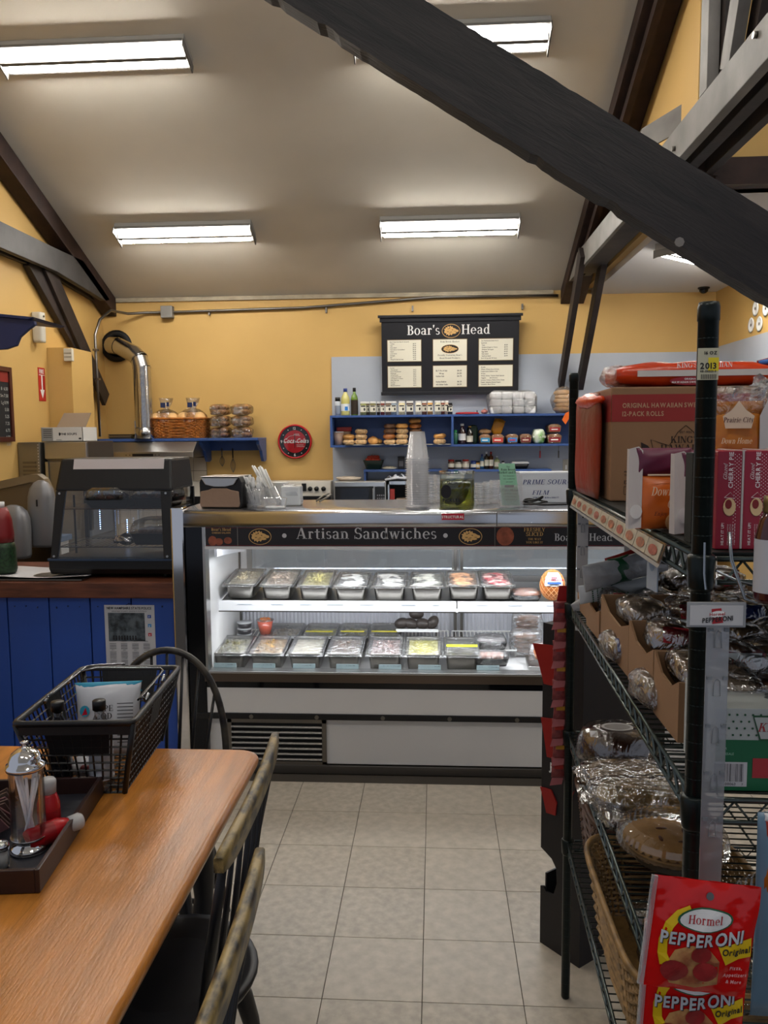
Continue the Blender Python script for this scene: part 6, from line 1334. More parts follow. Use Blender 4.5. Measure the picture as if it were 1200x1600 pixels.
def dish(x, z, w2, d2, h2, lab, lidh, food, yy=.2):
    o = thing('food_tray', lab, 'food tray', (bl.x+x,4.0+yy,Zb+z+.005), 0, 'covered trays in the heated case'); m = MB()
    m.loft([[(p[0],p[1],z_) for p in m.rrect(-w2*f,w2*f,-d2*f,d2*f,.03,4)] for z_, f in ((0,.82),(h2,1),(h2+.003,1.04),(h2,.97),(.01,.8))]); m.build('tray', BLACKP, o)
    m = MB(); rnd = random.Random(int(x*100)); [m.blob((rnd.uniform(-w2*.6,w2*.6),rnd.uniform(-d2*.6,d2*.5),h2+rnd.uniform(-.005,.012)),(.026,.02,.018),6,.15,k) for k in range(14)]; m.build('cooked_meat', food, o, kind='stuff')
    m = MB(); m.loft([[(p[0],p[1],z_) for p in m.rrect(-w2*f,w2*f,-d2*f,d2*f,.04,4)] for z_, f in ((h2+.004,1.02),(h2+lidh*.5,.97),(h2+lidh*.85,.85),(h2+lidh,.6))]); m.build('clear_lid', film('clear_lid_dome',(.88,.89,.9),.12,10,.5,.1), o); return o
MEAT = mat('cooked_meat','#6a3526',.5,noise=(30,.5),bump=(40,.2)); MEATB = mat('browned_meat','#6b5246',.5,noise=(30,.5),bump=(40,.2))
dish(w_*.46-.02,zs1,.118,.12,.045,'domed clear tray of dark red cooked meat at upper left in the heated case',.085,MEAT,.18); dish(w_*.80,zs1,.112,.12,.05,'clear lidded tray of cooked meat at upper right in the heated case',.075,MEAT,.2)
dish(w_*.80-.01,zs2,.118,.12,.06,'clear lidded black tray of brown cooked meat on the lower rack of the heated case',.075,MEATB,.19)
FO = mat('foil','#b9babd',.2,1.,bump=(40,.8)); t2 = thing('foil_parcel','crumpled foil parcel beside the lower tray in the heated case','foil',(bl.x+w_*.55,4.14,Zb+zs2+.005)); m = MB(); m.blob((0,0,.025),(.055,.04,.028),14,.14,3); m.build('foil_wrap', FO, t2); m = MB(); m.blob((-.05,0,.018),(.02,.02,.015),8,.2,1); m.build('foil_twist', FO, t2)
# tray and bottle on the counter
t = thing('paper_tray','flat white paper lined tray on the wood counter left of the display case','tray',(at(60,897,3.98).x-.05,4.0,zct+.001)); m = MB(); m.surf(lambda u,v: ((u-.5)*.62,-.08+v*.3,.012+.012*(abs(v-.5)*2)**3+.006*math.sin(u*6+1)),20,10); m.build('paper', mat('white_sheet','#c2c3c8',.6), t); MB().box(-.3,.3,-.07,.2,0,.008).build('base', STEELD, t, bevel=.003)
q = at(-6,895,3.98); t = thing('party_bottle','red and green plastic bottle standing at the left picture edge on the counter','bottle',(q.x,4.06,zct+.023)); MB().lathe([(.06,0),(.066,.02),(.062,.13),(.055,.16)],18).build('lower_body', mat('glitter_green','#1d3a1e',.5,noise=(80,.7)), t); MB().lathe([(.056,.16),(.058,.2),(.05,.28),(.03,.34)],18).build('upper_body', mat('deep_red','#7a1a1c',.4), t); MB().lathe([(.018,.34),(.018,.37),(0,.371)],12).build('cap', WHITEP, t)
q = at(122,838,3.98)
# ================================================================== TABLE
TW = mat('honey_maple','#ad6f2c',.30,noise=(3.5,.28,(9,1,1)),bump=(26,.10,(8,1,1)),coat=0.)
t = thing('dining_table','long honey maple dining table with rounded corners','table',(-1.0,1.4,0)); zt_ = .75
m = MB(); tx0_, tx1_, ty0_, ty1_ = -.62, .468, -1.05, .972
def tr_(ins, z): return [(p[0],p[1],z) for p in m.rrect(tx0_+ins,tx1_-ins,ty0_+ins,ty1_-ins,.055,6)]
m.loft([tr_(.012,zt_-.038),tr_(.003,zt_-.032),tr_(0,zt_-.022),tr_(.0,zt_-.014),tr_(.004,zt_-.006),tr_(.012,zt_-.001),tr_(.018,zt_)]); top = m.build('tabletop', TW, t)
m = MB(); [m.add([(tx0_+.03+k*.152,ty0_+.02,zt_+.0002),(tx0_+.0306+k*.152,ty0_+.02,zt_+.0002),(tx0_+.0306+k*.152,ty1_-.02,zt_+.0002),(tx0_+.03+k*.152,ty1_-.02,zt_+.0002)],[(0,1,2,3)]) for k in range(1,7)]; m.build('board_joint', mat('joint_brown','#7a4a20',.5), t)
DK = mat('black_chair_paint','#0f0f14',.4,noise=(14,.4))
MB().box(tx0_+.1,tx1_-.14,ty0_+.1,ty1_-.14,zt_-.11,zt_-.04).build('apron', DK, t)
legp = [(.026,0),(.032,.03),(.024,.08),(.034,.2),(.038,.3),(.028,.36),(.034,.42),(.036,.6),(.036,.70)]
for x_ in (tx0_+.15,tx1_-.15):
    for y_ in (ty0_+.15,ty1_-.15): MB().lathe(legp,14).build('leg', DK, t).location = (x_,y_,0)
# ================================================================== CHAIRS
WORN = mat('worn_crest_paint','#8a7648',.42,noise=(16,.5,(1.0,2.2,2.2)),ramp='#1a1611',bump=(40,.1)); 
def windsor(name, lab, loc, rz, crest):
    """local frame: the sitter faces -y; seat centre at the origin"""
    t = thing(name, lab, 'chair', loc, rz, 'black windsor chairs around the maple table')
    m = MB(); rr = []
    for z_, f in ((.425,.86),(.435,.97),(.448,1.),(.456,.98),(.455,.9),(.446,.6)):
        rr.append([(.215*f*math.cos(a)*(1+.04*math.cos(2*a)), .205*f*math.sin(a), z_) for a in [2*PI*k/32 for k in range(32)]])
    m.loft(rr); m.build('seat', DK, t)
    lp = [(.012,0),(.016,.06),(.020,.12),(.014,.15),(.022,.2),(.024,.28),(.016,.33),(.020,.36),(.014,.43)]
    for sx in (-1,1):
        for sy in (-1,1):
            a = Vector((sx*.20,sy*.19,0)); b = Vector((sx*.12,sy*.11,.43)); d = (b-a)
            T = Matrix.Translation(a) @ Vector((0,0,1)).rotation_difference(d.normalized()).to_matrix().to_4x4()
            MB().lathe([(r,z*d.length/.43) for r, z in lp],12,T=T).build('leg', DK, t)
    for sx in (-1,1): MB().tube([(sx*.175,-.165,.14),(sx*.17,0,.15),(sx*.175,.165,.14)],[.008,.013,.008],8).build('stretcher', DK, t)
    MB().tube([(-.17,0,.15),(0,0,.155),(.17,0,.15)],[.008,.013,.008],8).build('stretcher', DK, t)
    if crest:
        zc_, L_, yb = .90, .325, .215
        m = MB(); rings = []
        for i in range(21):
            u = -1+2*i/20; x = L_*u; y = yb-.012*u*u; k = .4*(1-abs(u)**8)+.6; h1 = .021*k; th = .0115*(.6+.4*k)
            rings.append([(x,y-th,zc_-h1*1.6),(x,y+th,zc_-h1*1.6),(x,y+th,zc_+h1*.5),(x,y+th*.6,zc_+h1*.75),(x,y-th*.6,zc_+h1*.75),(x,y-th,zc_+h1*.5)])
        m.loft(rings); m.build('crest_rail', WORN, t, label='crest rail with black paint worn to bare wood')
        for i in range(9):
            u = -1+2*i/8; a = (.165*u*.98,.16-.045*u*u,.45); b = (L_*.92*u,yb-.012*u*u*.85,zc_-.02); mid = ((a[0]+b[0])/2,(a[1]+b[1])/2+.0,(a[2]+b[2])/2)
            edge = i in (0,8); MB().tube([a,mid,b],[.010,.013,.009] if edge else [.006,.0075,.005],8).build('post' if edge else 'spindle', DK, t)
    else:
        m = MB(); P_ = []
        for i in range(33):
            a = PI*i/32; P_.append((.215*math.cos(a)*(1 if abs(math.cos(a)) < .9 else 1), .175+.05*math.sin(a)**.8, .45+.50*math.sin(a)**.62))
        m.tube(P_,[.0125]*33,8); m.build('hoop', mat('worn_hoop_paint','#3d3830',.4,noise=(20,.6),ramp='#141214'), t, label='bent hoop with paint worn brown along the edge')
        for i in range(7):
            u = -1+2*i/6; x1 = .17*u; zt__ = .45+.50*(1-(x1/.215)**2)**.31; MB().tube([(.12*u,.165,.45),(x1,.222,zt__-.006)],[.007,.005],6).build('spindle', DK, t)
    return t
windsor('windsor_chair','black hoop back windsor chair at the far end of the table',(-.95,2.53,0),0,False)
windsor('windsor_chair','black spindle back chair at the table side, farther of the two',(-.625,1.76,0),-PI/2+.03,True)
windsor('windsor_chair','black spindle back chair at the table side, nearer to the viewer',(-.535,1.155,0),-PI/2+.03,True)
# ================================================================== SHOPPING BASKET
rz_ = math.radians(4.3); Bc = Vector((-.955,2.225,.7515)); t = thing('shopping_basket','black plastic shopping basket with folded wire handles on the table','basket',Bc,rz_)
BP = mat('basket_plastic','#0d0c0e',.4)
W0, L0, W1, L1, H = .105, .185, .152, .245, .215
lo = [(-W0,-L0,0),(W0,-L0,0),(W0,L0,0),(-W0,L0,0)]; hi = [(-W1,-L1,H),(W1,-L1,H),(W1,L1,H),(-W1,L1,H)]
def wallgrid(i, nv, nh, solid=.3):
    A_, B_ = Vector(lo[i]), Vector(lo[(i+1)%4]); A2, B2 = Vector(hi[i]), Vector(hi[(i+1)%4]); m = MB(); P = lambda u,v: A_.lerp(B_,u).lerp(A2.lerp(B2,u),v)
    for k in range(nv+1): u = k/nv; m.tube([P(u,0),P(u,1)],.0028 if 0 < k < nv else .006,4)
    for k in range(nh+1): v = k/nh*(1-solid*.0); m.tube([P(0,v),P(1,v)],.0028,4)
    m.build('grid_wall', BP, t)
    if solid:
        m = MB(); n_ = (B_-A_).cross(A2-A_).normalized()*.0025; u0, u1 = (.22,.80) if i % 2 == 0 else (.40,.62); q = [P(u0,1-solid),P(u1,1-solid),P(u1,1),P(u0,1)]; m.add([p-n_ for p in q]+[p+n_ for p in q],[(0,1,2,3),(7,6,5,4),(0,4,5,1),(1,5,6,2),(2,6,7,3),(3,7,4,0)]); m.build('solid_panel', BP, t)
wallgrid(0,11,9,.42); wallgrid(1,19,9,.42); wallgrid(2,11,9,.42); wallgrid(3,19,9,.42)
m = MB(); rim = lambda ins, z: [(p[0],p[1],z) for p in m.rrect(-W1-ins,W1+ins,-L1-ins,L1+ins,.02,4)]
R_ = [rim(-.004,H-.004),rim(.008,H-.006),rim(.010,H+.004),rim(.006,H+.010),rim(-.004,H+.008)]; m.loft(R_+[R_[0]],caps=''); m.build('rim', BP, t)
m = MB()
for k in range(9): x_ = -W0+k*W0*2/8; m.tube([(x_,-L0,.003),(x_,L0,.003)],.0028,4)
for k in range(14): y_ = -L0+k*L0*2/13; m.tube([(-W0,y_,.003),(W0,y_,.003)],.0028,4)
m.build('grid_base', BP, t)
for i in range(4): MB().tube([lo[i],hi[i]],.008,6).build('corner_post', BP, t)
MB().box(-W1*.95,W1*.95,-L1*.99-.004,-L1*.99+.002,H-.03,H-.004).build('front_band', BP, t)
WIRE = mat('handle_wire','#8a8d92',.25,1.)
for s_ in (-1,1):     # handles folded down onto the rim
    m = MB(); xs = s_*(W1-.012); m.tube([(xs,-.075,H+.006),(xs-s_*.002,-.07,H+.02),(xs*.90,-.06*1,H+.022),(xs*.9,L1*.86,H+.020),(xs*.75,L1*.95,H+.018),(xs*.1,L1*.97,H+.019)] if s_ < 0 else [(xs,-.085,H+.006),(xs-.006,-.095,H+.02),(xs*.93,-.12,H+.020),(xs*.93,L1*.60,H+.022),(xs*.82,L1*.72,H+.022),(-xs*.6,L1*.74,H+.024),(-xs*.9,L1*.62,H+.022)],.0032,6); m.build('wire_handle', WIRE, t)
    for y_ in (-.085,.09): MB().tube([(xs,y_,H+.004),(xs,y_+.03,H+.016)],.0055,6).build('handle_lug', WIRE, t)
# things in the basket
Zk = Bc.z+.008
t = thing('crisp_packet','white and teal crisp packet standing in the shopping basket','crisps',(-.95,2.22,Zk+.028),rz_+.08); t.rotation_euler = (-.15,0,rz_+.08)
PKW = mat('packet_white','#b9bcc3',.35); m = MB()
def pk(u,v): th = .032*math.sin(PI*min(1,max(0,v)))**.6; return th
def mkpack(m, w2, h, depth, seam=.0, off=(0,0,0), tw=0.):
    rings = []
    for i in range(13):
        v = i/12; th = max(.002,depth*math.sin(PI*v)**.55); ww = w2*(1-.08*math.sin(PI*v)); n_ = 20
        rings.append([(off[0]+ww*math.cos(2*PI*k/n_)+tw*v, off[1]+th*math.sin(2*PI*k/n_)*(1+.12*math.sin(5*k+v*9)), off[2]+h*v) for k in range(n_)])
    m.loft(rings)
mkpack(m,.095,.205,.035); m.build('packet', PKW, t); m = MB(); mkpack(m,.0975,.03,.008,off=(0,0,.178)); m.build('top_seal', mat('teal_print','#2e8fae',.35), t)
m = MB(); m.text('CAPE',(-.035,-.0385,.130),.017,font='serif',align='l'); m.text('COD',(-.028,-.0385,.108),.017,font='serif',align='l'); [m.plate((.055,-.035,.15-k*.010),.045,.0022) for k in range(12)]; [m.plate((-.03,-.037,.085-k*.008),.07,.0018) for k in range(6)]; m.build('lettering', INK, t)
m = MB(); m.disc((-.058,-.036,.132),.014,.016,n=12); m.build('logo', mat('teal_print','#2e8fae',.35), t); m = MB(); m.add([(-.066,-.0365,.12),(-.05,-.0365,.122),(-.056,-.0365,.142)],[(0,1,2)]); m.build('logo_flag', mat('badge_red','#b3122e',.3), t)
for px, py, Yb, lb in ((90,1108,2.06,'dark cola bottle with a black cap at the front left in the basket'),(155,1106,2.06,'clear bottle with a black cap at the front right in the basket')):
    q = at(px,py,Yb); hb = q.z-Zk; dark = px < 100; t = thing('drink_bottle',lb,'bottle',(q.x,Yb,Zk)); L_ = mat('bottle_dark','#15141a',.15,coat=.6) if dark else film('clear_bottle',(.8,.82,.84),.12,6,.3,.1)
    MB().lathe([(.028,0),(.032,.01),(.032,hb-.075),(.024,hb-.045),(.013,hb-.02),(.012,hb)],18).build('bottle_body', L_, t); MB().lathe([(.0175,hb-.004),(.0175,hb+.020),(.016,hb+.022),(0,hb+.022)],18).build('cap', BLACKP, t)
    if not dark: MB().lathe([(.0325,.03),(.0325,hb-.085)],18,caps=False).build('paper_label', mat('label_grey','#a8adb5',.5), t)
for k,(px,py,c_,lb) in enumerate(((135,1193,'#b9bbc4','crumpled white snack pack at the bottom of the basket'),(152,1212,'#8f9299','small grey packet at the bottom of the basket'))):
    q = at(px,py,2.10+.03*k); t = thing('snack_packet',lb,'packet',(q.x,2.12,Zk)); m = MB(); m.blob((0,0,.035),(.045,.04,.03),10,.12,k); m.build('packet', mat('snack_'+c_,c_,.35), t); m = MB(); m.blob((.0,-.036,.04),(.012,.008,.012),6); m.build('print', mat('snack_red','#6a2a2c',.4), t)
# ================================================================== CONDIMENT TRAY
rt = math.radians(7.0); t = thing('condiment_tray','dark brown wooden condiment tray at the left edge of the table','tray',(-1.045,1.78,.7515),rt)
BR = mat('dark_brown_wood','#2a1410',.4,noise=(8,.4)); wx, wy, hh = .175, .225, .052
MB().box(-wx,wx,-wy,wy,0,.008).build('bottom', mat('slate_liner','#2b2c33',.35), t)
for a_, b_, c_, d_ in ((-wx-.01,-wx,-wy-.01,wy+.01),(wx,wx+.01,-wy-.01,wy+.01),(-wx,wx,-wy-.01,-wy),(-wx,wx,wy,wy+.01)): MB().box(a_,b_,c_,d_,0,hh).build('side', BR, t, bevel=.002)
TZ = .7515+.009
q = atz(46,1330,TZ); t = thing('straw_dispenser','glass straw dispenser with a chrome domed lid in the condiment tray','straw dispenser',(q.x-.004,q.y+.01,TZ)); sr = .038
ht = at(73,1200,q.y).z-TZ
MB().lathe([(.043,0),(.044,.006),(.040,.012),(.030,.02),(.030,.026),(.040,.032),(.041,.036)],28).build('base', CHROME, t)
m = MB(); m.lathe([(sr,.034),(sr,ht)],28,caps=False); m.lathe([(sr-.0025,ht),(sr-.0025,.036)],28,caps=False); m.build('glass_cylinder', glass('straw_glass',(.985,.985,.985),.02), t)
MB().lathe([(sr+.004,ht-.006),(sr+.006,ht),(sr+.004,ht+.006),(sr-.001,ht+.009),(sr-.002,ht+.018),(sr-.008,ht+.030),(sr-.018,ht+.038),(.012,ht+.042),(.004,ht+.045),(.004,ht+.052),(.009,ht+.055),(.009,ht+.058),(0,ht+.060)],28).build('lid', CHROME, t)
rnd = random.Random(9)
for i in range(15):
    a_ = rnd.uniform(0,6.28); b_ = a_+PI+rnd.uniform(-.7,.7); r1_, r2_ = rnd.uniform(.0,.014), rnd.uniform(.012,.031); MB().tube([(r1_*math.cos(a_),r1_*math.sin(a_),.038),(r2_*math.cos(b_),r2_*math.sin(b_),.038+rnd.uniform(.14,ht-.05))],.0034,6).build('straw', mat('straw_white','#f0f1f6',.5), t)
def sauce(lab, loc, rot):
    t = thing('ketchup_bottle',lab,'bottle',loc,0,'red ketchup bottles in the condiment tray'); t.rotation_euler = rot
    MB().lathe([(.022,0),(.026,.008),(.026,.075),(.020,.095),(.016,.102)],16).build('bottle_body', mat('ketchup_red','#a3121a',.3), t); MB().lathe([(.019,.1),(.020,.128),(.016,.134),(0,.135)],16).build('cap', mat('cap_grey','#a9aaad',.4), t); MB().lathe([(.0265,.03),(.0265,.06)],16,caps=False).build('paper_label', mat('ketchup_label','#8a1016',.4), t)
q = atz(72,1310,TZ); sauce('red ketchup bottle with pale cap standing behind the straw dispenser',(q.x-.005,q.y+.03,TZ),(0,0,0))
q = atz(82,1322,TZ); sauce('red ketchup bottle lying on its side right of the straw dispenser',(q.x-.045,q.y-.03,TZ+.027),(0,math.radians(90),math.radians(52)))
q = atz(4,1355,TZ); t = thing('salt_shaker','small steel topped salt shaker at the left edge of the tray','shaker',(q.x,q.y,TZ)); MB().lathe([(.014,0),(.016,.01),(.013,.035),(.013,.04)],14).build('glass_body', glass('dispenser_glass',(.9,.9,.9),.08), t); MB().lathe([(.015,.04),(.017,.05),(.012,.06),(0,.063)],14).build('cap', CHROME, t); MB().lathe([(.0125,.002),(.0115,.03),(0,.031)],12).build('salt', WHITEP, t)
rnd = random.Random(11); SG = mat('sugar_packet','#5c4640',.6,noise=(20,.4))
for i in range(9):
    o = MB().box(-.03,.03,-.001,.003,-.022,.022).build('sugar_packet', SG if i % 3 else mat('pink_packet','#6d4a4c',.6)); q = atz(8+i*2.2,1318-i*6,TZ); o.location = (q.x-.03,q.y+.0,TZ+.036); o.rotation_euler = (rnd.uniform(.3,.6),rnd.uniform(-.6,-.3),rnd.uniform(-.2,.2)); tag(o,'%s brown sugar packet leaning in the tray left of the straw dispenser' % ORD[i],'sugar packet','sugar packets in the tray')
q = atz(2,1262,TZ+.03); t = thing('green_packet','green packet standing at the back of the condiment tray','packet',(q.x-.02,q.y,TZ)); MB().box(-.03,.03,-.004,.004,0,.045).build('sleeve', mat('packet_green','#1f4a22',.5), t); MB().box(-.03,.03,-.0045,.0045,.045,.05).build('edge', mat('packet_green_light','#3f7a3a',.5), t)
# ================================================================== WIRE SHELVING RACK
a0 = Vector((.351,1.08,0)); a1 = Vector((.392,2.33,0)); rr_ = -math.atan2(a1.x-a0.x,a1.y-a0.y); RL = (a1-a0).length; RD = .61
t = RACK = thing('wire_shelving_rack','dark green wire shelving rack loaded with baked goods on the right','rack',a0,rr_)
POST = mat('dark_green_post','#0f1a19',.35,.4,noise=(60,.3)); WIREM = mat('green_black_wire','#1b2422',.3,.5); WIREH = mat('worn_wire','#4b5351',.28,.85)
pr_ = [(.011,0),(.0130,.006),(.0130,.03),(.0130,1.85),(.0140,1.851),(.0140,1.868),(.0125,1.874),(0,1.875)]
rg_ = MB(); z = .05
while z < 1.84: rg_.lathe([(.0128,z-.0008),(.01335,z),(.0128,z+.0008)],14,caps=False); z += .0254
pp = None
for x_, y_ in ((0,0),(0,RL),(RD,0),(RD,RL)):
    if pp is None: pp = MB().lathe(pr_,16).build('post', POST, t)
    else: share(pp,'post',t,(x_,y_,0))
RGM = mat('groove_edge','#26302e',.4,.5)
rg0 = rg_.build('groove_rings', RGM, t, kind='stuff'); [share(rg0,'groove_rings',t,(x_,y_,0)).__setitem__('kind','stuff') for x_, y_ in ((0,RL),(RD,0),(RD,RL))]
LV_ = [1.545,1.215,.835,.50]
def shelf(zs, liner=False):
    o = MB(); x0_, x1_, y0_, y1_ = 0,RD,0,RL
    for zz in (zs-.003,zs-.034):
        o.tube([(x0_,y0_+.02,zz),(x0_,y1_-.02,zz)],.0038,6); o.tube([(x1_,y0_+.02,zz),(x1_,y1_-.02,zz)],.0038,6); o.tube([(x0_+.02,y0_,zz),(x1_-.02,y0_,zz)],.0038,6); o.tube([(x0_+.02,y1_,zz),(x1_-.02,y1_,zz)],.0038,6)
    root = o.build('shelf', WIREH, t)
    m = MB()
    def zig(a, b, n):
        a = Vector(a); b = Vector(b); P_ = [a.lerp(b,(k+.5)/n)+Vector((0,0,-.005 if k % 2 else -.032)) for k in range(n)]; m.tube(P_,.0026,4)
    for x_ in (x0_,x1_): zig((x_,.02,zs),(x_,RL-.02,zs),52)
    for y_ in (y0_,y1_): zig((.02,y_,zs),(RD-.02,y_,zs),26)
    m.build('truss_wire', WIREH, root)
    m = MB(); n_ = int(RL/.0254)
    for k in range(1,n_): m.tube([(0,k*RL/n_,zs-.0015),(RD,k*RL/n_,zs-.0015)],.0019,4)
    for k in range(1,4): m.tube([(k*RD/4,0,zs-.005),(k*RD/4,RL,zs-.005)],.003,4)
    m.build('wire_deck', WIREM, root)
    for x_, y_ in ((0,0),(0,RL),(RD,0),(RD,RL)): MB().lathe([(.0140,-.045),(.0165,-.04),(.0185,-.002),(.017,.002),(.0140,.004)],16,c=(x_,y_,zs)).build('collar', POST, root)
    if liner: MB().box(.012,RD-.012,.02,RL-.02,zs,zs+.003).build('shelf_liner', mat('dark_liner_sheet','#0c1412',.5), root)
    return root
for k, z_ in enumerate(LV_): shelf(z_, k == 0)
m = MB(); m.box(-.016,.010,-.0145,-.0138,1.775,1.815); o = m.build('price_sticker', mat('sticker_cream','#b7b39a',.6), t); m = MB(); m.box(-.003,.010,-.0148,-.0146,1.786,1.803); m.build('yellow_flash', mat('sticker_yellow','#d8c424',.5), o)
m = MB(); m.text('16 OZ',(-.008,-.0150,1.807),.004,font='bold'); m.text('2013',(-.013,-.0150,1.789),.0075,font='bold'); m.text('48-00521 0',(-.013,-.015,1.7845),.0028,font='bold'); [m.plate((-.011+k*.0022,-.015,1.779),.0010,.006) for k in range(9)]; m.build('lettering', INK, o)
# label strip along the top shelf edge
t = thing('shelf_label_strip','clear shelf edge strip of bakery labels along the top rack shelf','label strip',a0,rr_)
ya, yb_ = .16,1.17
MB().hexa([(-.016,ya,1.508),(-.014,ya,1.508),(-.014,yb_,1.508),(-.016,yb_,1.508)],[(-.006,ya,1.54),(-.004,ya,1.54),(-.004,yb_,1.54),(-.006,yb_,1.54)]).build('strip', film('strip_plastic',(.9,.9,.9),.15,6,.3,.15), t)
MB().prism([(-.018,1.503),(-.004,1.503),(-.004,1.508),(-.015,1.509)],ya,yb_,'y').build('strip_lip', mat('grey_strip','#77797d',.3), t)
rnd = random.Random(3); n_ = 11
for k in range(n_):
    y0_ = ya+.012+k*(yb_-ya-.02)/n_; y1_ = y0_+(yb_-ya-.02)/n_-.004
    o = MB().hexa([(-.0165,y0_,1.511),(-.0155,y0_,1.511),(-.0155,y1_,1.511),(-.0165,y1_,1.511)],[(-.0085,y0_,1.537),(-.0075,y0_,1.537),(-.0075,y1_,1.537),(-.0085,y1_,1.537)]).build('label_card', mat('label_card','#a39a86',.5), t)
    m = MB(); ym = (y0_+y1_)/2; up = Vector((.008,0,.026)).normalized(); m.disc((-.0136,ym,1.5235),.030,.0085,right=(0,1,0),up=up,n=14); m.build('card_picture', mat('card_orange' if k % 3 else 'card_brick','#9a5a3c' if k % 3 else '#9a4a38',.5,noise=(80,.5)), o)
# ------------------------------------------------ top shelf goods
ZT1 = 1.549
t = BOX = thing('roll_carton','large brown carton with a red band holding sweet rolls on the top rack shelf','carton',(.405,1.90,ZT1),-.02); w_, d_, h_ = .44,.36,.262
KB = mat('kraft_carton','#8a6647',.75,noise=(5,.08))
m = MB(); m.box(0,w_,0,d_,0,h_); m.build('box', KB, t, bevel=.004)
m = MB(); m.plate((w_/2,-.0006,h_-.048),w_-.002,.062); m.add([(-.0006,0,h_-.079),(-.0006,d_,h_-.079),(-.0006,d_,h_-.017),(-.0006,0,h_-.017)],[(0,1,2,3)]); m.build('red_band', mat('carton_red','#8c2420',.6), t)
m = MB(); TANP = mat('tan_print','#b08a6c',.7); m.text('ORIGINAL HAWAIIAN SWEET',(.025,-.0012,h_-.047),.0105,font='bold',sx=.80); m.text('12-PACK ROLLS',(.025,-.0012,h_-.066),.0105,font='bold',sx=.80); m.text('800',(.268,-.0012,h_-.054),.017,font='bold'); m.build('band_lettering', TANP, t)
m = MB(); m.text("KING'S",(.168,-.0012,h_-.128),.0150,font='serif',align='c'); m.text('HAWAIIAN',(.170,-.0012,h_-.147),.0150,font='serif',align='c',sx=1.08); m.text('EST 1950',(.168,-.0012,h_-.106),.005,align='c')
def crown(x0, z0, s):
    P_ = [(-.066,-.058),(-.078,-.012),(-.056,-.020),(-.036,-.026),(-.018,.004),(0,.020),(.018,.004),(.036,-.026),(.056,-.020),(.078,-.012),(.066,-.058)]
    m.tube([(x0+x*s,-.0012,z0+z*s) for x, z in P_],.0008,3)
    for sg in (-1,1):
        m.add([(x0+sg*x*s,-.0010,z0+z*s) for x, z in ((-.075,-.05),(-.094,-.052),(-.118,-.062),(-.108,-.048),(-.098,-.040),(-.10,-.018),(-.084,-.026),(-.078,-.034))],[tuple(range(8)) if sg > 0 else tuple(range(7,-1,-1))])
crown(.168,h_-.108,1.0)
m.text('PRODUCT OF THE USA',(.032,-.0012,.066),.004,font='bold'); m.text('THIS CARTON IS RECYCLABLE',(.032,-.0012,.058),.004,font='bold'); m.text('12-12 OZ PACKS',(.032,-.0012,.040),.0085,font='bold')
for a_, b_ in (((.032,.016),(.072,.016)),((.072,.016),(.072,.034)),((.072,.034),(.032,.034)),((.032,.034),(.032,.016))): m.tube([(a_[0],-.001,a_[1]),(b_[0],-.001,b_[1])],.0005,3)
m.build('lettering', mat('carton_ink','#221410',.7), t)
ORG = mat('orange_film_pack','#d9400f',.28,noise=(4,.3),bump=(22,.35)); CRIM = mat('crimson_print','#8c1420',.35)
# roll pack on top of the carton
t = thing('roll_pack','orange pack of sweet rolls lying on top of the large carton','bread pack',(.425,1.93,ZT1+h_+.001),-.03)
m = MB(); rings = []
for i in range(17):
    u = i/16; x = u*.36; k = (1-abs(2*u-1)**5)*.5+.5; hh = .060*k*(1+.03*math.sin(u*30)); yy_ = .085*(.85+.15*k); n_ = 22
    rings.append([(x,.09+yy_*math.copysign(abs(math.cos(a))**.6,math.cos(a)),.031+(hh/2)*math.copysign(abs(math.sin(a))**.6,math.sin(a))*(1+.06*math.sin(5*a+u*20))) for a in [2*PI*k2/n_ for k2 in range(n_)]])
rings = [[(x,y,max(z,.0005)) for x,y,z in r] for r in rings]
m.loft(rings); m.build('pack', ORG, t)
m = MB(); m.box(.045,.345,.0,.004,.024,.038); m.build('white_stripe', mat('stripe_white','#c9c2bb',.4), t); m = MB(); m.disc((.165,-.0005,.013),.048,.010,n=20); m.build('crimson_oval', CRIM, t)
m = MB(); m.text("KING'S HAWAIIAN",(.195,-.001,.0435),.0105,font='serif',align='c'); m.text('ORIGINAL',(.165,-.0015,.0155),.004,font='bold',align='c'); m.text('HAWAIIAN SWEET ROLLS',(.165,-.0015,.008),.0045,font='bold',align='c'); m.build('lettering', WHITEP, t)
m = MB(); mkpack(m,.03,.085,.006); o = m.build('gathered_tail', CRIM, t); o.location = (.35,.09,.035); o.rotation_euler = (0,math.radians(72),0); m = MB(); m.blob((0,0,0),(.045,.03,.022),10,.15,3); o = m.build('clear_tail', BAG, t); o.location = (.435,.09,.07)
MB().tube([(.345,.085,.058),(.39,.085,.066)],.006,6).build('blue_tie', mat('blue_tie','#3f7fd0',.4), t); m = MB(); m.blob((.006,.09,.03),(.03,.075,.026),10,.08,4); m.build('clear_end', BAG, t)
# roll pack standing between carton and shelf edge
t = thing('roll_pack','orange and red pack of rolls standing left of the large carton','bread pack',(.374,1.93,ZT1),0)
m = MB(); rings = []
for i in range(15):
    v = i/14; k = (1-abs(2*v-1)**6)*.6+.4; rings.append([(.012+.0135*k*math.copysign(abs(math.cos(a))**.7,math.cos(a))*(1+.1*math.sin(7*v+3*a)), .15+.14*math.copysign(abs(math.sin(a))**.6,math.sin(a)), .002+.25*v) for a in [2*PI*k2/20 for k2 in range(20)]])
m.loft(rings); m.build('pack', mat('dull_orange_film','#93260a',.45,spec=.15,noise=(6,.5),ramp='#7d4432',bump=(22,.4)), t); m = MB(); m.blob((.012,.13,.235),(.024,.13,.02),8,.1,2); m.build('gathered_top', mat('orange_film_pack','#d9400f',.28), t)
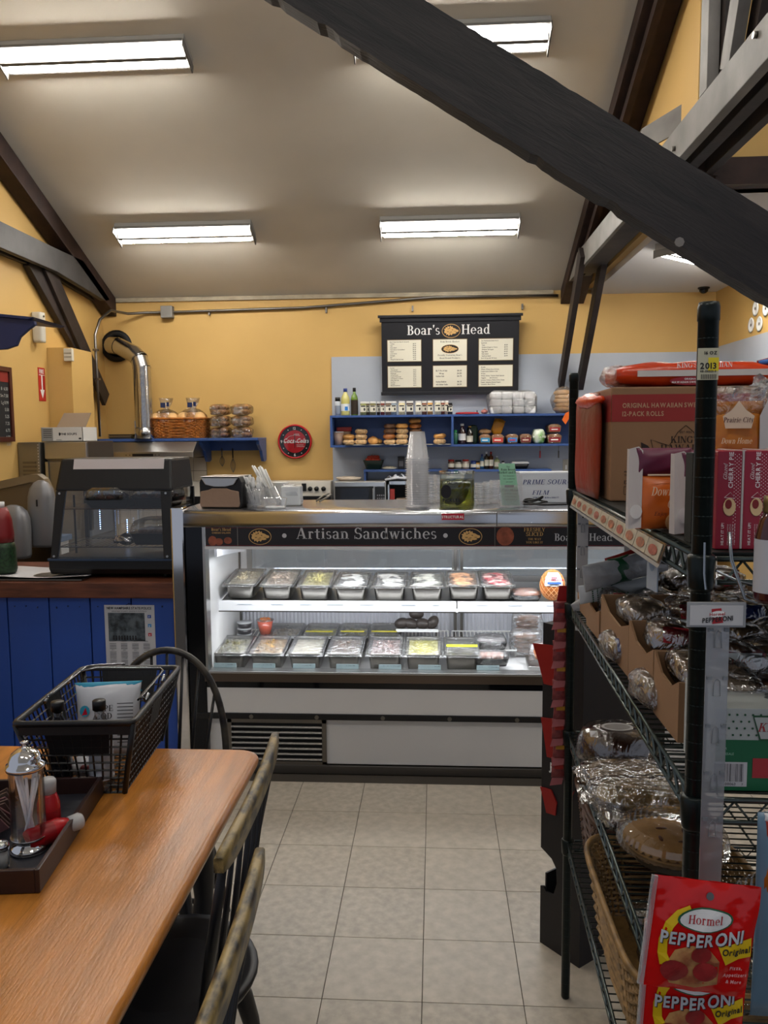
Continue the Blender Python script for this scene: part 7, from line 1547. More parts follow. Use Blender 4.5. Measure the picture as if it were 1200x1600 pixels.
# cookie bags
COOK = mat('cookie_crust','#a8743f',.7,noise=(50,.5),bump=(50,.3))
def cookiebag(loc, rz, lab, full=True, s=1.):
    t = thing('cookie_bag', lab, 'cookies', loc, rz, 'cookie bags on the top rack shelf'); W2, Hb = .043*s, .13*s
    m = MB(); mkpack(m,W2,Hb*.66,.022*s); m.build('orange_front', mat('cookie_orange','#c9621c',.35,noise=(5,.15)), t)
    m = MB(); mkpack(m,W2*1.02,Hb*.34,.016*s,off=(0,0,Hb*.64)); m.build('plum_top', mat('plum_print','#5d1d38',.4), t)
    m = MB(); m.add([(-W2*1.28,-.004,0),(-W2*.86,-.012,.003),(-W2*.80,-.006,Hb*.95),(-W2*.92,.0,Hb),(-W2*1.25,.004,Hb*.97)],[(0,1,2,3,4)]); m.add([(-W2*1.28,.012,0),(-W2*1.28,-.004,0),(-W2*1.25,.004,Hb*.97),(-W2*1.25,.014,Hb*.97)],[(0,1,2,3)]); m.build('white_gusset', mat('gusset_white','#bdb6b2',.4), t)
    m = MB(); m.plate((0,-.0235*s,Hb*.665),W2*1.5,.0025); m.text('Down Home',(-W2*.62,-.0258*s,Hb*.42),.0135*s,font='serif',shear=.25,sx=.75); m.text('Cookies',(-W2*.05,-.0262*s,Hb*.27),.0135*s,font='serif',shear=.25,sx=.75); m.build('lettering', mat('cream_print','#e2cdb0',.5), t)
    m = MB(); m.text('Enjoy a cookie',(-W2*.5,-.0258*s,Hb*.18),.006*s,font='serif',shear=.3); m.build('small_lettering', mat('dark_print','#4a1c20',.5), t)
    for k in range(2): o = MB().lathe([(.0,0),(.014,.002),(.016,.005),(0,.008)],14).build('cookie', COOK, t); o.location = (.01+.012*k,-.0245*s-.0,.014+.004*k); o.rotation_euler = (PI/2,0,0)
    m = MB(); m.disc((-W2*1.06,-.0125,.03),.010,.012,n=14); m.build('white_badge', WHITEP, t)
    return t
q = at(1020,824,1.36); cookiebag((xa(1036,1.36,1.6),1.36,ZT1),.05,'orange and plum cookie bag left of the near rack post',s=1.05)
cookiebag((xa(1106,1.29,1.6),1.30,ZT1),.25,'second cookie bag tucked behind the near rack post',s=1.0)
cookiebag((xa(1074,1.45,1.6),1.47,ZT1),.1,'third cookie bag behind the other two, mostly hidden',s=1.0)
q = at(1083,860,1.20); t = thing('slim_carton','slim black green carton on edge beside the near rack post','carton',(xa(1083,1.185,1.6),1.20,ZT1),.0); MB().box(-.004,.006,-.02,.012,0,.13).build('box', mat('black_green_card','#0a0f0a',.8), t, bevel=.001); m = MB(); m.text('thaw and serve bakery fresh',(.0012,-.0212,.012),.0045,right=(0,0,1),up=(-1,0,0),sx=1.05); m.build('lettering', mat('faint_print','#8a9a88',.6), t)
# cherry pie boxes
PIE = mat('cherry_box_red','#8f0f2c',.35)
def pie_box(x, y, rz, lab):
    t = thing('pie_box', lab, 'pie box', (x,y,ZT1), rz, 'cherry pie boxes on end'); w_, h_ = .0325,.134
    m = MB(); m.box(0,w_,0,.10,0,h_); m.build('box', PIE, t, bevel=.0015)
    m = MB(); m.box(w_+.0005,w_+.005,.001,.1,.001,h_+.001); m.build('white_side', mat('gusset_white','#bdb6b2',.4), t)
    m = MB()
    for i in range(4):
        for j in range(26):
            if j > 9 or i > 1: m.disc((w_-.002-i*.0026,-.0006,.012+j*.0046+(i%2)*.0023),.0007,.0007,n=5)
    m.text('CHERRY PIE',(.0205,-.0008,.084),.0058,right=(0,0,1),up=(-1,0,0),font='bold'); m.text('Glazed',(.0128,-.0008,.095),.0052,right=(0,0,1),up=(-1,0,0),font='serif',shear=.4); m.text('HEAT IT UP!',(.0105,-.0008,.006),.0036,right=(0,0,1),up=(-1,0,0),font='bold')
    for k in range(4): m.text('crispy crust and real fruit',(.0165+.003*k,-.0008,.006),.0018,right=(0,0,1),up=(-1,0,0))
    m.tube([(.010,-.0008,.071),(.018,-.0008,.078),(.024,-.0008,.070),(.010,-.0008,.071)],.0004,3); m.build('lettering', mat('pie_white','#e0cfd0',.5), t)
    m = MB(); m.loft([[(.017+.0085*f*math.cos(a),-.0009-z_,.058+.0125*f*math.sin(a)*(1.0)) for a in [2*PI*k/16 for k in range(16)]] for z_, f in ((0,1),(.0004,.95))]); m.build('pie_picture', mat('pie_cream','#d8b88a',.5), t); m = MB(); m.disc((.0155,-.0016,.062),.0045,.0065,n=12); m.build('cherry_filling', mat('pie_filling','#7a1010',.4), t)
pie_box(xa(1119,1.12,1.6),1.12,.0,'tall red cherry pie box just right of the near rack post'); pie_box(xa(1161,1.12,1.6),1.12,0,'second red cherry pie box, right of the first'); pie_box(xa(1204,1.12,1.6)-.004,1.12,0,'third red cherry pie box at the right picture edge')
# tall cookie bag over the pie boxes
q = at(1158,703,1.25); t = thing('cookie_bag','tall clear and orange cookie bag with a cream plaque above the pie boxes','cookies',(q.x,1.27,ZT1),-.25); Hh = at(1158,602,1.25).z-ZT1
m = MB(); mkpack(m,.036,Hh*.90,.018); m.build('orange_front', mat('cookie_amber','#bf7a20',.35,noise=(12,.5),ramp='#a3541a'), t)
m = MB(); mkpack(m,.042,Hh*.22,.012,off=(0,0,Hh*.78)); m.build('clear_top', BAG, t); m = MB(); m.add([(.034,-.006,.0),(.048,.006,.0),(.052,.006,Hh*.6),(.044,-.0,Hh*.93),(.030,-.012,Hh*.8)],[(0,1,2,3,4)]); m.build('white_gusset', mat('gusset_white','#bdb6b2',.4), t)
m = MB(); m.prism([(-.018,Hh*.72),(.018,Hh*.72),(.022,Hh*.80),(.010,Hh*.84),(.0,Hh*.90),(-.010,Hh*.84),(-.022,Hh*.80)],-.0205,-.0195,'y'); m.build('header_plaque', mat('plaque_cream','#cdb9a0',.5), t)
m = MB(); m.text('Prairie City',(0,-.0212,Hh*.76),.0075,font='serif',align='c',shear=.2,sx=.8); m.build('plaque_lettering', mat('dark_print','#4a1c20',.5), t); m = MB(); m.text('Down Home',(-.002,-.0212,Hh*.62),.0085,font='serif',align='c',shear=.3,sx=.7); m.text('Cookies',(-.004,-.0212,Hh*.54),.0085,font='serif',align='c',shear=.3,sx=.7); m.build('lettering', mat('cream_print','#e2cdb0',.5), t)
for k in range(3): o = MB().lathe([(0,0),(.017,.002),(.019,.005),(0,.009)],14).build('cookie', COOK, t); o.location = (.012,-.016-.001*k,Hh*(.40-.07*k)); o.rotation_euler = (PI/2,0,.1)
t = thing('granola_bag','clear bag of dark dried fruit and nuts behind the tall cookie bag','bag',(xa(1203,1.35,1.7),1.36,ZT1)); m = MB(); m.blob((0,0,.12),(.04,.03,.12),12,.1,5,pw=.7); m.build('bag', BAG, t); m = MB(); rnd = random.Random(4); [m.blob((rnd.uniform(-.03,.03),rnd.uniform(-.02,.02),rnd.uniform(.02,.22)),(.009,.009,.009),4) for k in range(90)]; m.build('fruit_mix', mat('dried_fruit','#5a2c22',.5,noise=(30,.7),ramp='#8a6a3a'), t, kind='stuff')
# side basket with a sauce bottle
zb_ = at(1180,952,.98).z; t = thing('side_wire_basket','small bent wire side holder hanging off the near end of the top shelf','wire holder',(.36,1.02,zb_))
m = MB(); m.tube([(.015,.03,.085),(.018,.028,.05),(.026,.0,.004),(.04,-.0,0),(.16,-.0,0)],.0022,6); m.build('hook_wire', mat('bright_wire','#8f9498',.2,1.), t); m = MB(); m.tube([(.0,.03,.035),(.03,.03,.02),(.1,.03,.004),(.16,.03,.0)],.0022,6); m.build('hook_wire', MATS['bright_wire'], t); m = MB(); m.tube([(-.012,.04,.07),(-.013,.035,.03),(-.012,.03,.01)],.0015,5); m.build('hook_wire', MATS['bright_wire'], t); MB().box(.04,.16,-.001,.032,.0022,.004).build('floor', BLACKP, t)
q = at(1206,915,1.0); zz_ = at(1206,917,1.0).z; t = thing('sauce_bottle','dark red sauce bottle with a gold cap and white nutrition label at right edge','bottle',(q.x,1.0,zb_+.005)); hb = at(1195,775,1.0).z-zb_-.005
MB().lathe([(.019,0),(.021,.006),(.021,hb*.62),(.016,hb*.78),(.0115,hb*.86)],18).build('bottle_body', mat('dark_sauce','#3c0c0e',.15,coat=.5), t); MB().lathe([(.0125,hb*.84),(.0135,hb*.86),(.0125,hb*.9),(.0135,hb*.93),(.0125,hb),(0,hb)],18).build('cap', mat('brass_cap','#6b5c34',.35,.6), t)
m = MB(); m.lathe([(.0215,hb*.10),(.0215,hb*.60)],24,caps=False); m.build('paper_label', mat('label_white','#b4b4b8',.5), t); m = MB(); m.text('Nutrition Facts',(-.012,-.0222,hb*.54),.0035,font='bold'); [m.plate((-.002,-.0222,hb*(.50-.045*k)),.018,.0006 if k % 3 else .0014) for k in range(9)]; m.build('lettering', INK, t)
# ------------------------------------------------ clip strips
def clipstrip(x, y, z0, z1, w_, lab, sign=False, m_=None):
    t = thing('clip_strip', lab, 'clip strip', (x,y,z0)); H_ = z1-z0; PM = m_ or film('frosted_strip',(.62,.65,.70),.12,5,.1,.3,.12)
    MB().box(-w_/2,w_/2,0,.0015,0,H_).build('strip', PM, t); n_ = int(H_/.062)
    for k in range(n_):
        z_ = H_-.055-k*.062; s_ = w_/.028; m = MB(); m.tube([(-.004*s_,-.001,z_),(-.004*s_,-.003,z_+.018),(-.001*s_,-.004,z_+.023),(.003*s_,-.003,z_+.02),(.005*s_,-.001,z_),(-.004*s_,-.001,z_)],.0006*s_,4); [m.box(x_*s_-.003*s_,x_*s_+.003*s_,-.002,0,z_+.021,z_+.025) for x_ in (-.009,.0105)]; m.build('hook', mat('hook_clear','#6c7176',.3), t)
    m = MB(); m.disc((0,-.0006,H_-.014),.0018*w_/.028,.0025*w_/.028,n=8); m.build('hole', INK, t); return t
p1_, p2_ = at(1110,980,1.02), at(1110,1400,1.02)
cx_ = xa(1112,1.02,1.2)
clipstrip(cx_,1.02,at(1110,1385,1.02).z,at(1110,945,1.02).z,.028,'long frosted clip strip hanging in front of the near rack post')
a_, b_ = at(1077,978,1.012), at(1163,945,1.012); t = thing('strip_sign','white pepperoni sign card at the top of the frosted clip strip','sign',(a_.x,1.012,a_.z)); w_, h_ = b_.x-a_.x, b_.z-a_.z
MB().box(-.003,w_+.003,.0008,.003,-.002,h_+.003).build('holder', mat('holder_grey','#8f9194',.25), t, bevel=.001); MB().box(.0005,w_-.001,-.0002,.0006,.001,h_-.001).build('card', mat('card_white','#b9b9bb',.4), t)
m = MB(); m.prism([(w_*.42,h_*.10),(w_*.62,h_*.16),(w_*.58,h_*.84),(w_*.40,h_*.80)],-.0006,-.0004,'y'); m.build('red_block', mat('pep_red','#a01a22',.4), t)
m = MB(); m.disc((w_*.51,-.0009,h_*.56),.0095,.0042,n=18,right=(1,0,.1)); m.build('white_oval', WHITEP, t); m = MB(); m.text('Hormel',(w_*.51,-.0012,h_*.50),.0038,font='bold',align='c',right=(1,0,.06)); m.build('red_lettering', mat('pep_red','#a01a22',.4), t); m = MB(); m.text('PEPPERONI',(w_*.52,-.0012,h_*.22),.0060,font='bold',align='c',right=(1,0,.1),sx=.8); m.build('lettering', INK, t)
WST = mat('white_strip','#a9a7a6',.4)
clipstrip(xa(904,2.26,1.4),2.20,at(911,925,2.2).z,at(911,800,2.2).z,.030,'white clip strip hanging from the far end of the top rack shelf',m_=WST); clipstrip(xa(988,2.30,1.4),2.34,at(988,890,2.3).z,1.52,.026,'second white clip strip behind the hanging shelf card',m_=WST)
t = thing('shelf_card','pale blue price card hanging from the label strip over the buns','price card',(.352,1.36,1.40)); MB().box(-.001,.001,-.02,.02,0,.075).build('card', mat('card_pale','#8f9aa6',.5), t); m = MB(); m.disc((-.0015,0,.045),.011,.014,right=(0,1,0)); m.build('card_print', mat('card_print','#6f8296',.5), t)
t.location = (xa(1018,1.32,1.42),1.32,at(1018,922,1.32).z); t.rotation_euler = (0,0,.15)
# pepperoni bags
def pepbag(x, y, zt__, rot, lab, k=1.):
    t = thing('pepperoni_bag', lab, 'pepperoni', (x,y,zt__), rot, 'hanging red pepperoni bags'); w2, H_ = .062,.140
    m = MB(); RP = mat('pep_pouch','#c0100f',.14,noise=(2,.15),bump=(14,.8))
    def yf_(u,v): return -.012*math.sin(PI*min(1,max(0,v)))**.7*math.sin(PI*min(1,max(0,u)))**.5-.0012*math.sin(u*19+v*11)
    m.surf(lambda u,v: ((u-.5)*2*w2*(1+.02*math.sin(v*7)),yf_(u,v),-H_*v),22,22); m.surf(lambda u,v: ((.5-u)*2*w2,.008*math.sin(PI*v)*math.sin(PI*u),-H_*v),10,10); m.build('pouch', RP, t)
    def on(px_, pz_, d): u = px_/(2*w2)+.5; v = -pz_/H_; return (px_,yf_(u,v)-d,pz_)
    def drape(name, pts, mt_, d):
        m = MB(); cx = sum(p[0] for p in pts)/len(pts); cz = sum(p[1] for p in pts)/len(pts); N_ = 5; vs = [on(cx,cz,d)]
        for r_ in range(1,N_+1):
            for p in pts: vs.append(on(cx+(p[0]-cx)*r_/N_,cz+(p[1]-cz)*r_/N_,d))
        n_ = len(pts); fs = [(0,1+i,1+(i+1)%n_) for i in range(n_)]
        for r_ in range(N_-1):
            for i in range(n_): fs.append((1+r_*n_+i,1+(r_+1)*n_+i,1+(r_+1)*n_+(i+1)%n_,1+r_*n_+(i+1)%n_))
        m.add(vs,fs); return m.build(name, mt_, t)
    def oval(cx, cz, rx, rz__, tilt=0., n=22): return [(cx+rx*math.cos(a)*math.cos(tilt)-rz__*math.sin(a)*math.sin(tilt),cz+rx*math.cos(a)*math.sin(tilt)+rz__*math.sin(a)*math.cos(tilt)) for a in [2*PI*i/n for i in range(n)]]
    GY = mat('pep_yellow','#d8b410',.35)
    arc = [(-.020,-.030),(-.036,-.040),(-.046,-.060),(-.050,-.085),(-.046,-.105),(-.036,-.110),(-.038,-.085),(-.036,-.062),(-.028,-.046),(-.018,-.036)]
    # yellow sweep as quads
    m = MB(); O_ = arc[:5]+[arc[5]]; I_ = arc[9:4:-1]; vs = []
    outs = [(-.020,-.028),(-.034,-.036),(-.045,-.052),(-.050,-.074),(-.049,-.092),(-.044,-.108)]; ins = [(-.017,-.034),(-.027,-.043),(-.036,-.058),(-.040,-.076),(-.038,-.092),(-.031,-.104)]
    for o_, i_ in zip(outs,ins): vs += [on(o_[0],o_[1],.0008),on(i_[0],i_[1],.0008)]
    m.add(vs,[(2*i,2*i+2,2*i+3,2*i+1) for i in range(5)]); m.build('yellow_sweep', GY, t)
    drape('window', [(-.030,-.085),(-.012,-.075),(.010,-.080),(.022,-.092),(.026,-.125),(.0,-.132),(-.030,-.130),(-.040,-.112)], mat('pizza_cheese','#b88a54',.4,noise=(40,.6),ramp='#8a4a30'), .0009)
    for cx,cz,r_ in ((.0,-.086,.012),(-.027,-.112,.016),(.008,-.108,.014)): drape('pepperoni_slice', oval(cx,cz,r_,r_*.9), mat('pep_slice','#8f2426',.35,noise=(60,.3)), .0016)
    drape('green_oval', oval(.0,-.043,.0325,.0145,.10), mat('pep_green','#1f5a3c',.4), .0012); drape('white_oval', oval(.0,-.043,.0300,.0128,.10), mat('pep_white','#d8d8d8',.35), .0018)
    drape('yellow_flag', [(.018,-.073),(.030,-.070),(.045,-.064),(.058,-.062),(.060,-.085),(.045,-.088),(.030,-.096),(.024,-.085)], GY, .0012)
    def dtext(name, s_, cx, cz, size, mt_, font='bold', d=.0024, sx=1., arc=0., shear=0., slope=.1):
        W_ = twidth(s_,size,font)*sx; x = -W_/2; m = MB()
        for ch in s_:
            g = GL.get((font,ch))
            if not g or ch == ' ': x += .38*size*sx; continue
            vs = []
            for gx, gy in g[0]:
                X = x+(gx+gy*shear)*size*sx; Zv = gy*size+slope*X+arc*(X/(W_/2))**2; vs.append(on(cx+X,cz+Zv,d))
            m.add(vs,g[1]); x += g[2]*size*sx
        return m.build(name, mt_, t)
    dtext('lettering','Hormel',.0,-.0475,.0105,mat('hormel_red','#a81420',.4),'serif',sx=.85)
    for k_, mm in ((0,mat('pep_shadow','#15121a',.4)),(1,mat('pep_silver','#b9bcc2',.3))): dtext('lettering','PEPPERONI',-.001+(.0012 if k_ == 0 else 0),-.0745-(.0014 if k_ == 0 else 0),.0155,mm,'bold',.0020+.0006*k_,.78,arc=.004,slope=.13)
    dtext('lettering','Original',.041,-.081,.0080,INK,'bold',.0022,.8,slope=.1)
    for k_, s_ in enumerate(('Pizza,','Appetizers','& More')): dtext('lettering',s_,.044,-.102-.009*k_,.0045,mat('pep_pale','#d89a9a',.4),'bold',.0016,.8,slope=.1)
    drape('hang_hole', oval(.003,-.016,.0045,.0045,0,12), mat('hole_grey','#55565a',.5), .001)
    m = MB(); m.box(-w2-.004,-w2+.003,-.004,-.001,-H_*.98,.0); m.build('clear_edge', CLEARP, t)
    return t
q = at(1106,1376,.93); pepbag(q.x,.93,q.z,-.0,'front red pepperoni bag with a pizza picture hanging from the clip strip'); bpy.data.objects['pepperoni_bag'].rotation_euler = (0,math.radians(6),0)
q = at(1092,1480,.95); o = pepbag(q.x,.955,q.z,-.0,'second red pepperoni bag hanging lower behind the front one'); o.rotation_euler = (0,math.radians(3),0)
q = at(1094,1445,.975); o = pepbag(q.x,.985,q.z,.0,'third red pepperoni bag at the back of the hanging bags'); o.rotation_euler = (0,math.radians(2),0)
# ------------------------------------------------ second shelf: trays of wrapped buns
ZS2 = 1.2165
DOT = mat('dot_white','#b4b8ba',.45); GRN = mat('bag_green','#1a4a2c',.4)
BUNW = [mat('cinnamon_bun','#7d5230',.5,noise=(25,.5)), mat('glazed_bun','#8f7350',.45,noise=(25,.5)), mat('pale_pastry','#a3907a',.5,noise=(20,.4))]
BFILM = film('bun_wrap',(.90,.90,.92),.26,22,1.0,.12)
def wrapped(name, x, y, z, lab, r=(.05,.04,.03), kind=0, rot=(0,0,0), lbl=None, cat='bun', grp='wrapped buns on the second rack shelf'):
    t = thing(name, lab, cat, (x,y,z), rot[2], grp); t.rotation_euler = rot
    m = MB(); m.blob((0,0,r[2]),(r[0]*.88,r[1]*.86,r[2]*.86),8,.05,kind,pw=.8); m.build('bun', BUNW[kind], t)
    m = MB(); m.blob((0,0,r[2]),(r[0],r[1],r[2]*.99),12,.06,kind+3,pw=.6); m.surf(lambda u,v: (r[0]*(.85+.45*u),(v-.5)*r[1]*(1+u*.6),r[2]*(1+.5*math.sin(v*12)*u*.4)),5,10); m.build('wrap', BFILM, t)
    if lbl:
        m = MB(); m.surf(lambda u,v: ((u-.5)*r[0]*1.1,-r[1]*(.95-.35*v),r[2]*(1.0+.85*math.sin(v*1.4))+.002),6,5); m.build('label', lbl, t)
        if lbl == DOT: m = MB(); [m.disc(((i-1.5)*r[0]*.22,-r[1]*(.97-.35*j/2),r[2]*(1.05+.85*math.sin(j/2*1.4))+.003),.0022,.0022,up=(0,.4,.9),n=6) for i in range(4) for j in range(3)]; m.build('label_dots', GRN, t)
    return t
def cardtray(x, y, w_, d_, h_, hf, lab, rz=0.):
    t = thing('display_tray', lab, 'tray', (x,y,ZS2), rz, 'cardboard trays of wrapped buns'); T_ = .004
    MB().box(0,w_,0,d_,0,T_).build('bottom', CARD, t); MB().box(0,w_,0,T_,T_,hf).build('front_wall', CARD, t); MB().box(0,w_,d_-T_,d_,T_,h_).build('rear_wall', CARD, t)
    MB().prism([(T_,T_),(d_-T_,T_),(d_-T_,h_),(d_*.7,hf*.86),(d_*.3,hf*.80),(T_,hf)],0,T_,'x').build('side_wall', CARD, t); MB().box(w_-T_,w_,T_,d_-T_,T_,h_*.8).build('side_wall', CARD, t); return t
RB = mat('label_redblue','#9a2a30',.4); BL_ = mat('label_royal','#2a4a9a',.4)
trays = [(.400,2.08,.44,.19,.11,.085,'rearmost cardboard tray of wrapped buns on the second rack shelf'),(.388,1.91,.44,.16,.085,.070,'second cardboard tray from the back on the second rack shelf'),(.388,1.62,.42,.27,.115,.105,'third cardboard tray from the back, with a dotted green side'),(.385,1.425,.42,.18,.12,.108,'fourth cardboard tray from the back on the second rack shelf'),(.384,1.27,.40,.145,.11,.098,'nearest cardboard tray, behind the doughnut box')]
rnd = random.Random(21)
adj = ['left','middle','right','far right']
for k, a in enumerate(trays):
    cardtray(*a); x0_, y0_, w_, d_, h_, hf = a[:6]
    for c_ in range(4):
        for l_ in range(2):
            lb = [RB,BL_,DOT,None][(c_+k+l_)%4]
            wrapped('wrapped_bun', x0_+.058+c_*.100, y0_+d_*.5+rnd.uniform(-.008,.008), ZS2+.006+l_*.056+ (h_-.10 if l_ else 0), '%s wrapped %s bun, %s in the %s tray' % (['lower','upper'][l_],['cinnamon','glazed','pale'][(c_+k)%3],adj[c_],['rearmost','second','third','fourth','nearest'][k]), (.048,min(.075,d_*.42),.029), (c_+k)%3, (rnd.uniform(-.12,.12),rnd.uniform(-.1,.1),rnd.uniform(-.15,.15)), lb)
# buns spilling out on the left of the trays, dotted bags on top
for k,(px,py,yy,kd,lb) in enumerate(((958,1000,1.98,1,'wrapped bun with a red label at the left of the second tray'),(955,1050,2.02,0,'wrapped bun lying low against the second tray'),(962,1020,1.74,1,'wrapped bun with a blue label left of the third tray'),(1012,1065,1.45,2,'silvery wrapped bun left of the fourth tray'))):
    q = at(px,py,yy); wrapped('wrapped_bun',max(q.x,.385)+.0,yy,ZS2+.004+(.05 if k == 0 else 0),lb,(.026,.06,.028),kd,(0,0,.1),[RB,None,BL_,None][k])
def pouch(px, py, Y, w2, h, dep, lab, mt_, rot, band=None, cat='bag', name='bakery_bag', bandm=None, dots=False):
    q = at(px,py,Y); t = thing(name, lab, cat, (q.x,Y,q.z)); t.rotation_euler = rot
    m = MB(); mkpack(m,w2,h,dep); m.build('bag', mt_, t)
    if band: m = MB(); mkpack(m,w2*1.02,h*(band[1]-band[0]),dep*1.04,off=(0,0,h*band[0])); m.build('band', bandm, t)
    if dots: m = MB(); [m.disc(((i-3.5)*w2*.22,-dep*1.03*math.sin(PI*(h*.15+j*.012)/h)**.55-.001,h*.15+j*.012),.0022,.0022,n=6) for i in range(8) for j in range(3)]; m.build('dots', GRN, t)
    return t
SBAG = mat('silver_bag','#a7a7a8',.35,.1,noise=(12,.5),bump=(25,.6))
pouch(912,905,1.99,.034,.24,.022,'long silver and green bakery bag lying across the rear trays',SBAG,(0,math.radians(80),.35),(.3,.55),bandm=GRN); pouch(905,930,2.02,.024,.20,.020,'white dotted bakery bag under the silver one at the shelf end',DOT,(0,math.radians(84),.2),dots=True)
pouch(948,884,2.06,.020,.10,.008,'pale red flat bakery bag raised at the back of the second shelf',mat('bag_brick','#8f2a24',.35),(0,math.radians(72),.15))
pouch(897,955,2.24,.022,.10,.02,'small crumpled silver bag end at the far end of the second shelf',SBAG,(0,math.radians(60),.4)); 
# front end: green and white dotted box, bun bags above
q = at(1117,1246,1.11); zz_ = ZS2; t = thing('doughnut_box','white and green dotted doughnut box at the near end of the second shelf','box',(xa(1117,1.10,1.25),1.10,ZS2)); w_, h_ = .12,.116
MB().box(0,w_,0,.14,0,h_).build('box', mat('box_white','#a5aaa8',.45), t, bevel=.001); m = MB(); m.plate((w_/2,-.0006,h_*.31),w_,h_*.62); m.build('green_panel', mat('box_green','#0f5a38',.45), t)
m = MB(); [m.disc((.012+i*.0105+(j%2)*.005,-.0008,h_*.68+j*.0095),.0016,.0016,n=8) for i in range(10) for j in range(4)]; m.build('dots', GRN, t)
m = MB(); m.plate((.020,-.0010,h_*.20),.046,h_*.30); m.build('barcode_panel', mat('label_white','#b4b4b8',.5), t); m = MB(); rnd = random.Random(5); [m.plate((-.0005+k*.0019,-.0013,h_*.22),rnd.choice((.0004,.0008,.0012)),h_*.22) for k in range(21)]; m.text('470 00063',(.003,-.0013,h_*.065),.0038); m.text('7',(.036,-.0013,h_*.065),.003); m.build('barcode', INK, t)
m = MB(); m.text('FOR',(.006,-.0010,h_*.50),.0034); m.text('INDIVIDUAL RESALE',(-.012,-.0010,h_*.435),.0034,sx=.8); m.build('lettering', mat('pale_green_print','#9ac0ac',.5), t)
m = MB(); m.prism([(.048,h_*.92),(.115,h_*.92),(.105,h_*.62),(.058,h_*.62)],-.0014,-.0010,'y'); m.build('crest_border', GRN, t); m = MB(); m.prism([(.050,h_*.90),(.112,h_*.90),(.103,h_*.64),(.0595,h_*.64)],-.0018,-.0014,'y'); m.build('crest', mat('box_white','#a5aaa8',.45), t); m = MB(); m.text('Krispy',(.055,-.0022,h_*.73),.012,font='serif',shear=.25); m.build('crest_lettering', RB, t); m = MB(); m.box(.050,.115,-.0012,-.0008,h_*.16,h_*.40); m.build('red_ticket', RB, t)
t = thing('bun_carton','red and white cinnamon bun pack standing behind the dotted box','pack',(xa(1121,1.25,1.3),1.26,ZS2)); MB().box(0,.075,0,.02,0,.150).build('pack', mat('maroon_pack','#5a1624',.4), t, bevel=.002); m = MB(); m.plate((.036,-.0008,.139),.066,.022); m.build('white_panel', mat('box_white','#a5aaa8',.45), t); m = MB(); m.text('Kreme',(.034,-.0012,.132),.011,font='serif',align='c'); m.build('red_lettering', RB, t); m = MB(); m.text('CINNAMON BUN',(.036,-.0012,.118),.0070,font='bold',align='c',sx=.9); m.build('lettering', mat('cream_print','#e2cdb0',.5), t)
rnd = random.Random(8)
for k,(px,py,yy,lb) in enumerate(((1150,1035,1.30,'upper silvery wrapped bun right of the clip strip'),(1190,1030,1.35,'silvery wrapped bun at the right edge, upper row'),(1140,1075,1.22,'wrapped brown bun right of the clip strip, middle row'),(1185,1085,1.22,'wrapped bun at the right edge, middle row'),(1155,1000,1.45,'topmost wrapped bun behind the sign card'),(1195,1120,1.17,'shiny wrapped bun just above the dotted box at the right edge'),(1170,1060,1.4,'wrapped pastry between the silvery buns at right'))):
    q = at(px,py,yy); wrapped('wrapped_bun',q.x,yy,q.z-.02,lb,(.042,.05,.026),k%3,(rnd.uniform(-.3,.3),rnd.uniform(-.3,.3),rnd.uniform(-.6,.6)),None,grp='wrapped buns at the near end of the rack')
# ------------------------------------------------ third shelf
ZS3 = .8365
q = atz(940,1160,ZS3); t = thing('cake_pack','round chocolate cake in a clear pack at the far end of the third shelf','cake',(q.x+.015,2.14,ZS3)); MB().lathe([(.0,.004),(.085,.004),(.088,.05),(.07,.062),(0,.066)],24).build('cake', mat('chocolate_cake','#3c2018',.4,noise=(20,.4)), t); MB().lathe([(.10,0),(.104,.01),(.098,.05),(.085,.075),(.05,.088),(0,.09)],26).build('clear_dome', film('dome_film',(.85,.82,.80),.14,14,.6,.1), t)
m = MB(); m.disc((.0,-.02,.091),.042,.028,up=(0,1,.02)); m.build('oval_label', mat('oval_label','#8a8884',.5), t); m = MB(); m.disc((0,-.02,.0915),.034,.020,up=(0,1,.02)); m.build('label_print', mat('label_darkp','#544c46',.5), t); m = MB(); m.plate((-.065,-.04,.078),.02,.02,up=(0,.8,.5)); m.build('price_sticker', WHITEP, t)
def flatpack(px, py, Y, w2, d2, h, rz, lab, c, name='tortilla_pack', cat='bread', cl=None):
    q = at(px,py,Y); t = thing(name, lab, cat, (q.x,Y,ZS3+ (0 if h > .03 else .0)), rz, 'flat bread packs on the third rack shelf')
    m = MB(); m.blob((0,0,h/2+.004),(w2*.9,d2*.9,h/2),12,.02,3,pw=.7); m.build('flat_bread', c, t); m = MB(); m.blob((0,0,h/2+.004),(w2*1.04,d2*1.03,h/2+.0035),16,.035,5,pw=.55); m.surf(lambda u,v: (-w2*(1+.25*u),(v-.5)*d2*1.2,h/2+.006*math.sin(v*14)),4,10); m.build('wrap', BFILM, t)
    return t
TOR = mat('tortilla','#a58c60',.6,noise=(14,.3)); NAAN = mat('naan','#9a7b4c',.6,noise=(14,.45))
t3 = flatpack(985,1195,1.98,.10,.085,.035,.1,'flat pack of pale bread on the third shelf behind the tortillas',NAAN); t3.location.x = .475
t3 = flatpack(985,1235,1.84,.12,.075,.05,-.05,'large flat pack of tortillas on the third shelf left of the pie',TOR); t3.location.x = .485
m = MB(); m.text('MISSION',(-.02,-.03,.0595),.018,up=(0,1,0),font='bold',align='c'); m.build('lettering', mat('faint_brown','#6a5436',.5), t3)
t3 = flatpack(930,1240,1.78,.03,.07,.025,.05,'small dark red packet at the left edge of the third shelf',mat('dark_packet','#3c1d1c',.4,noise=(20,.5)),'snack_pack'); t3.location.x = .40
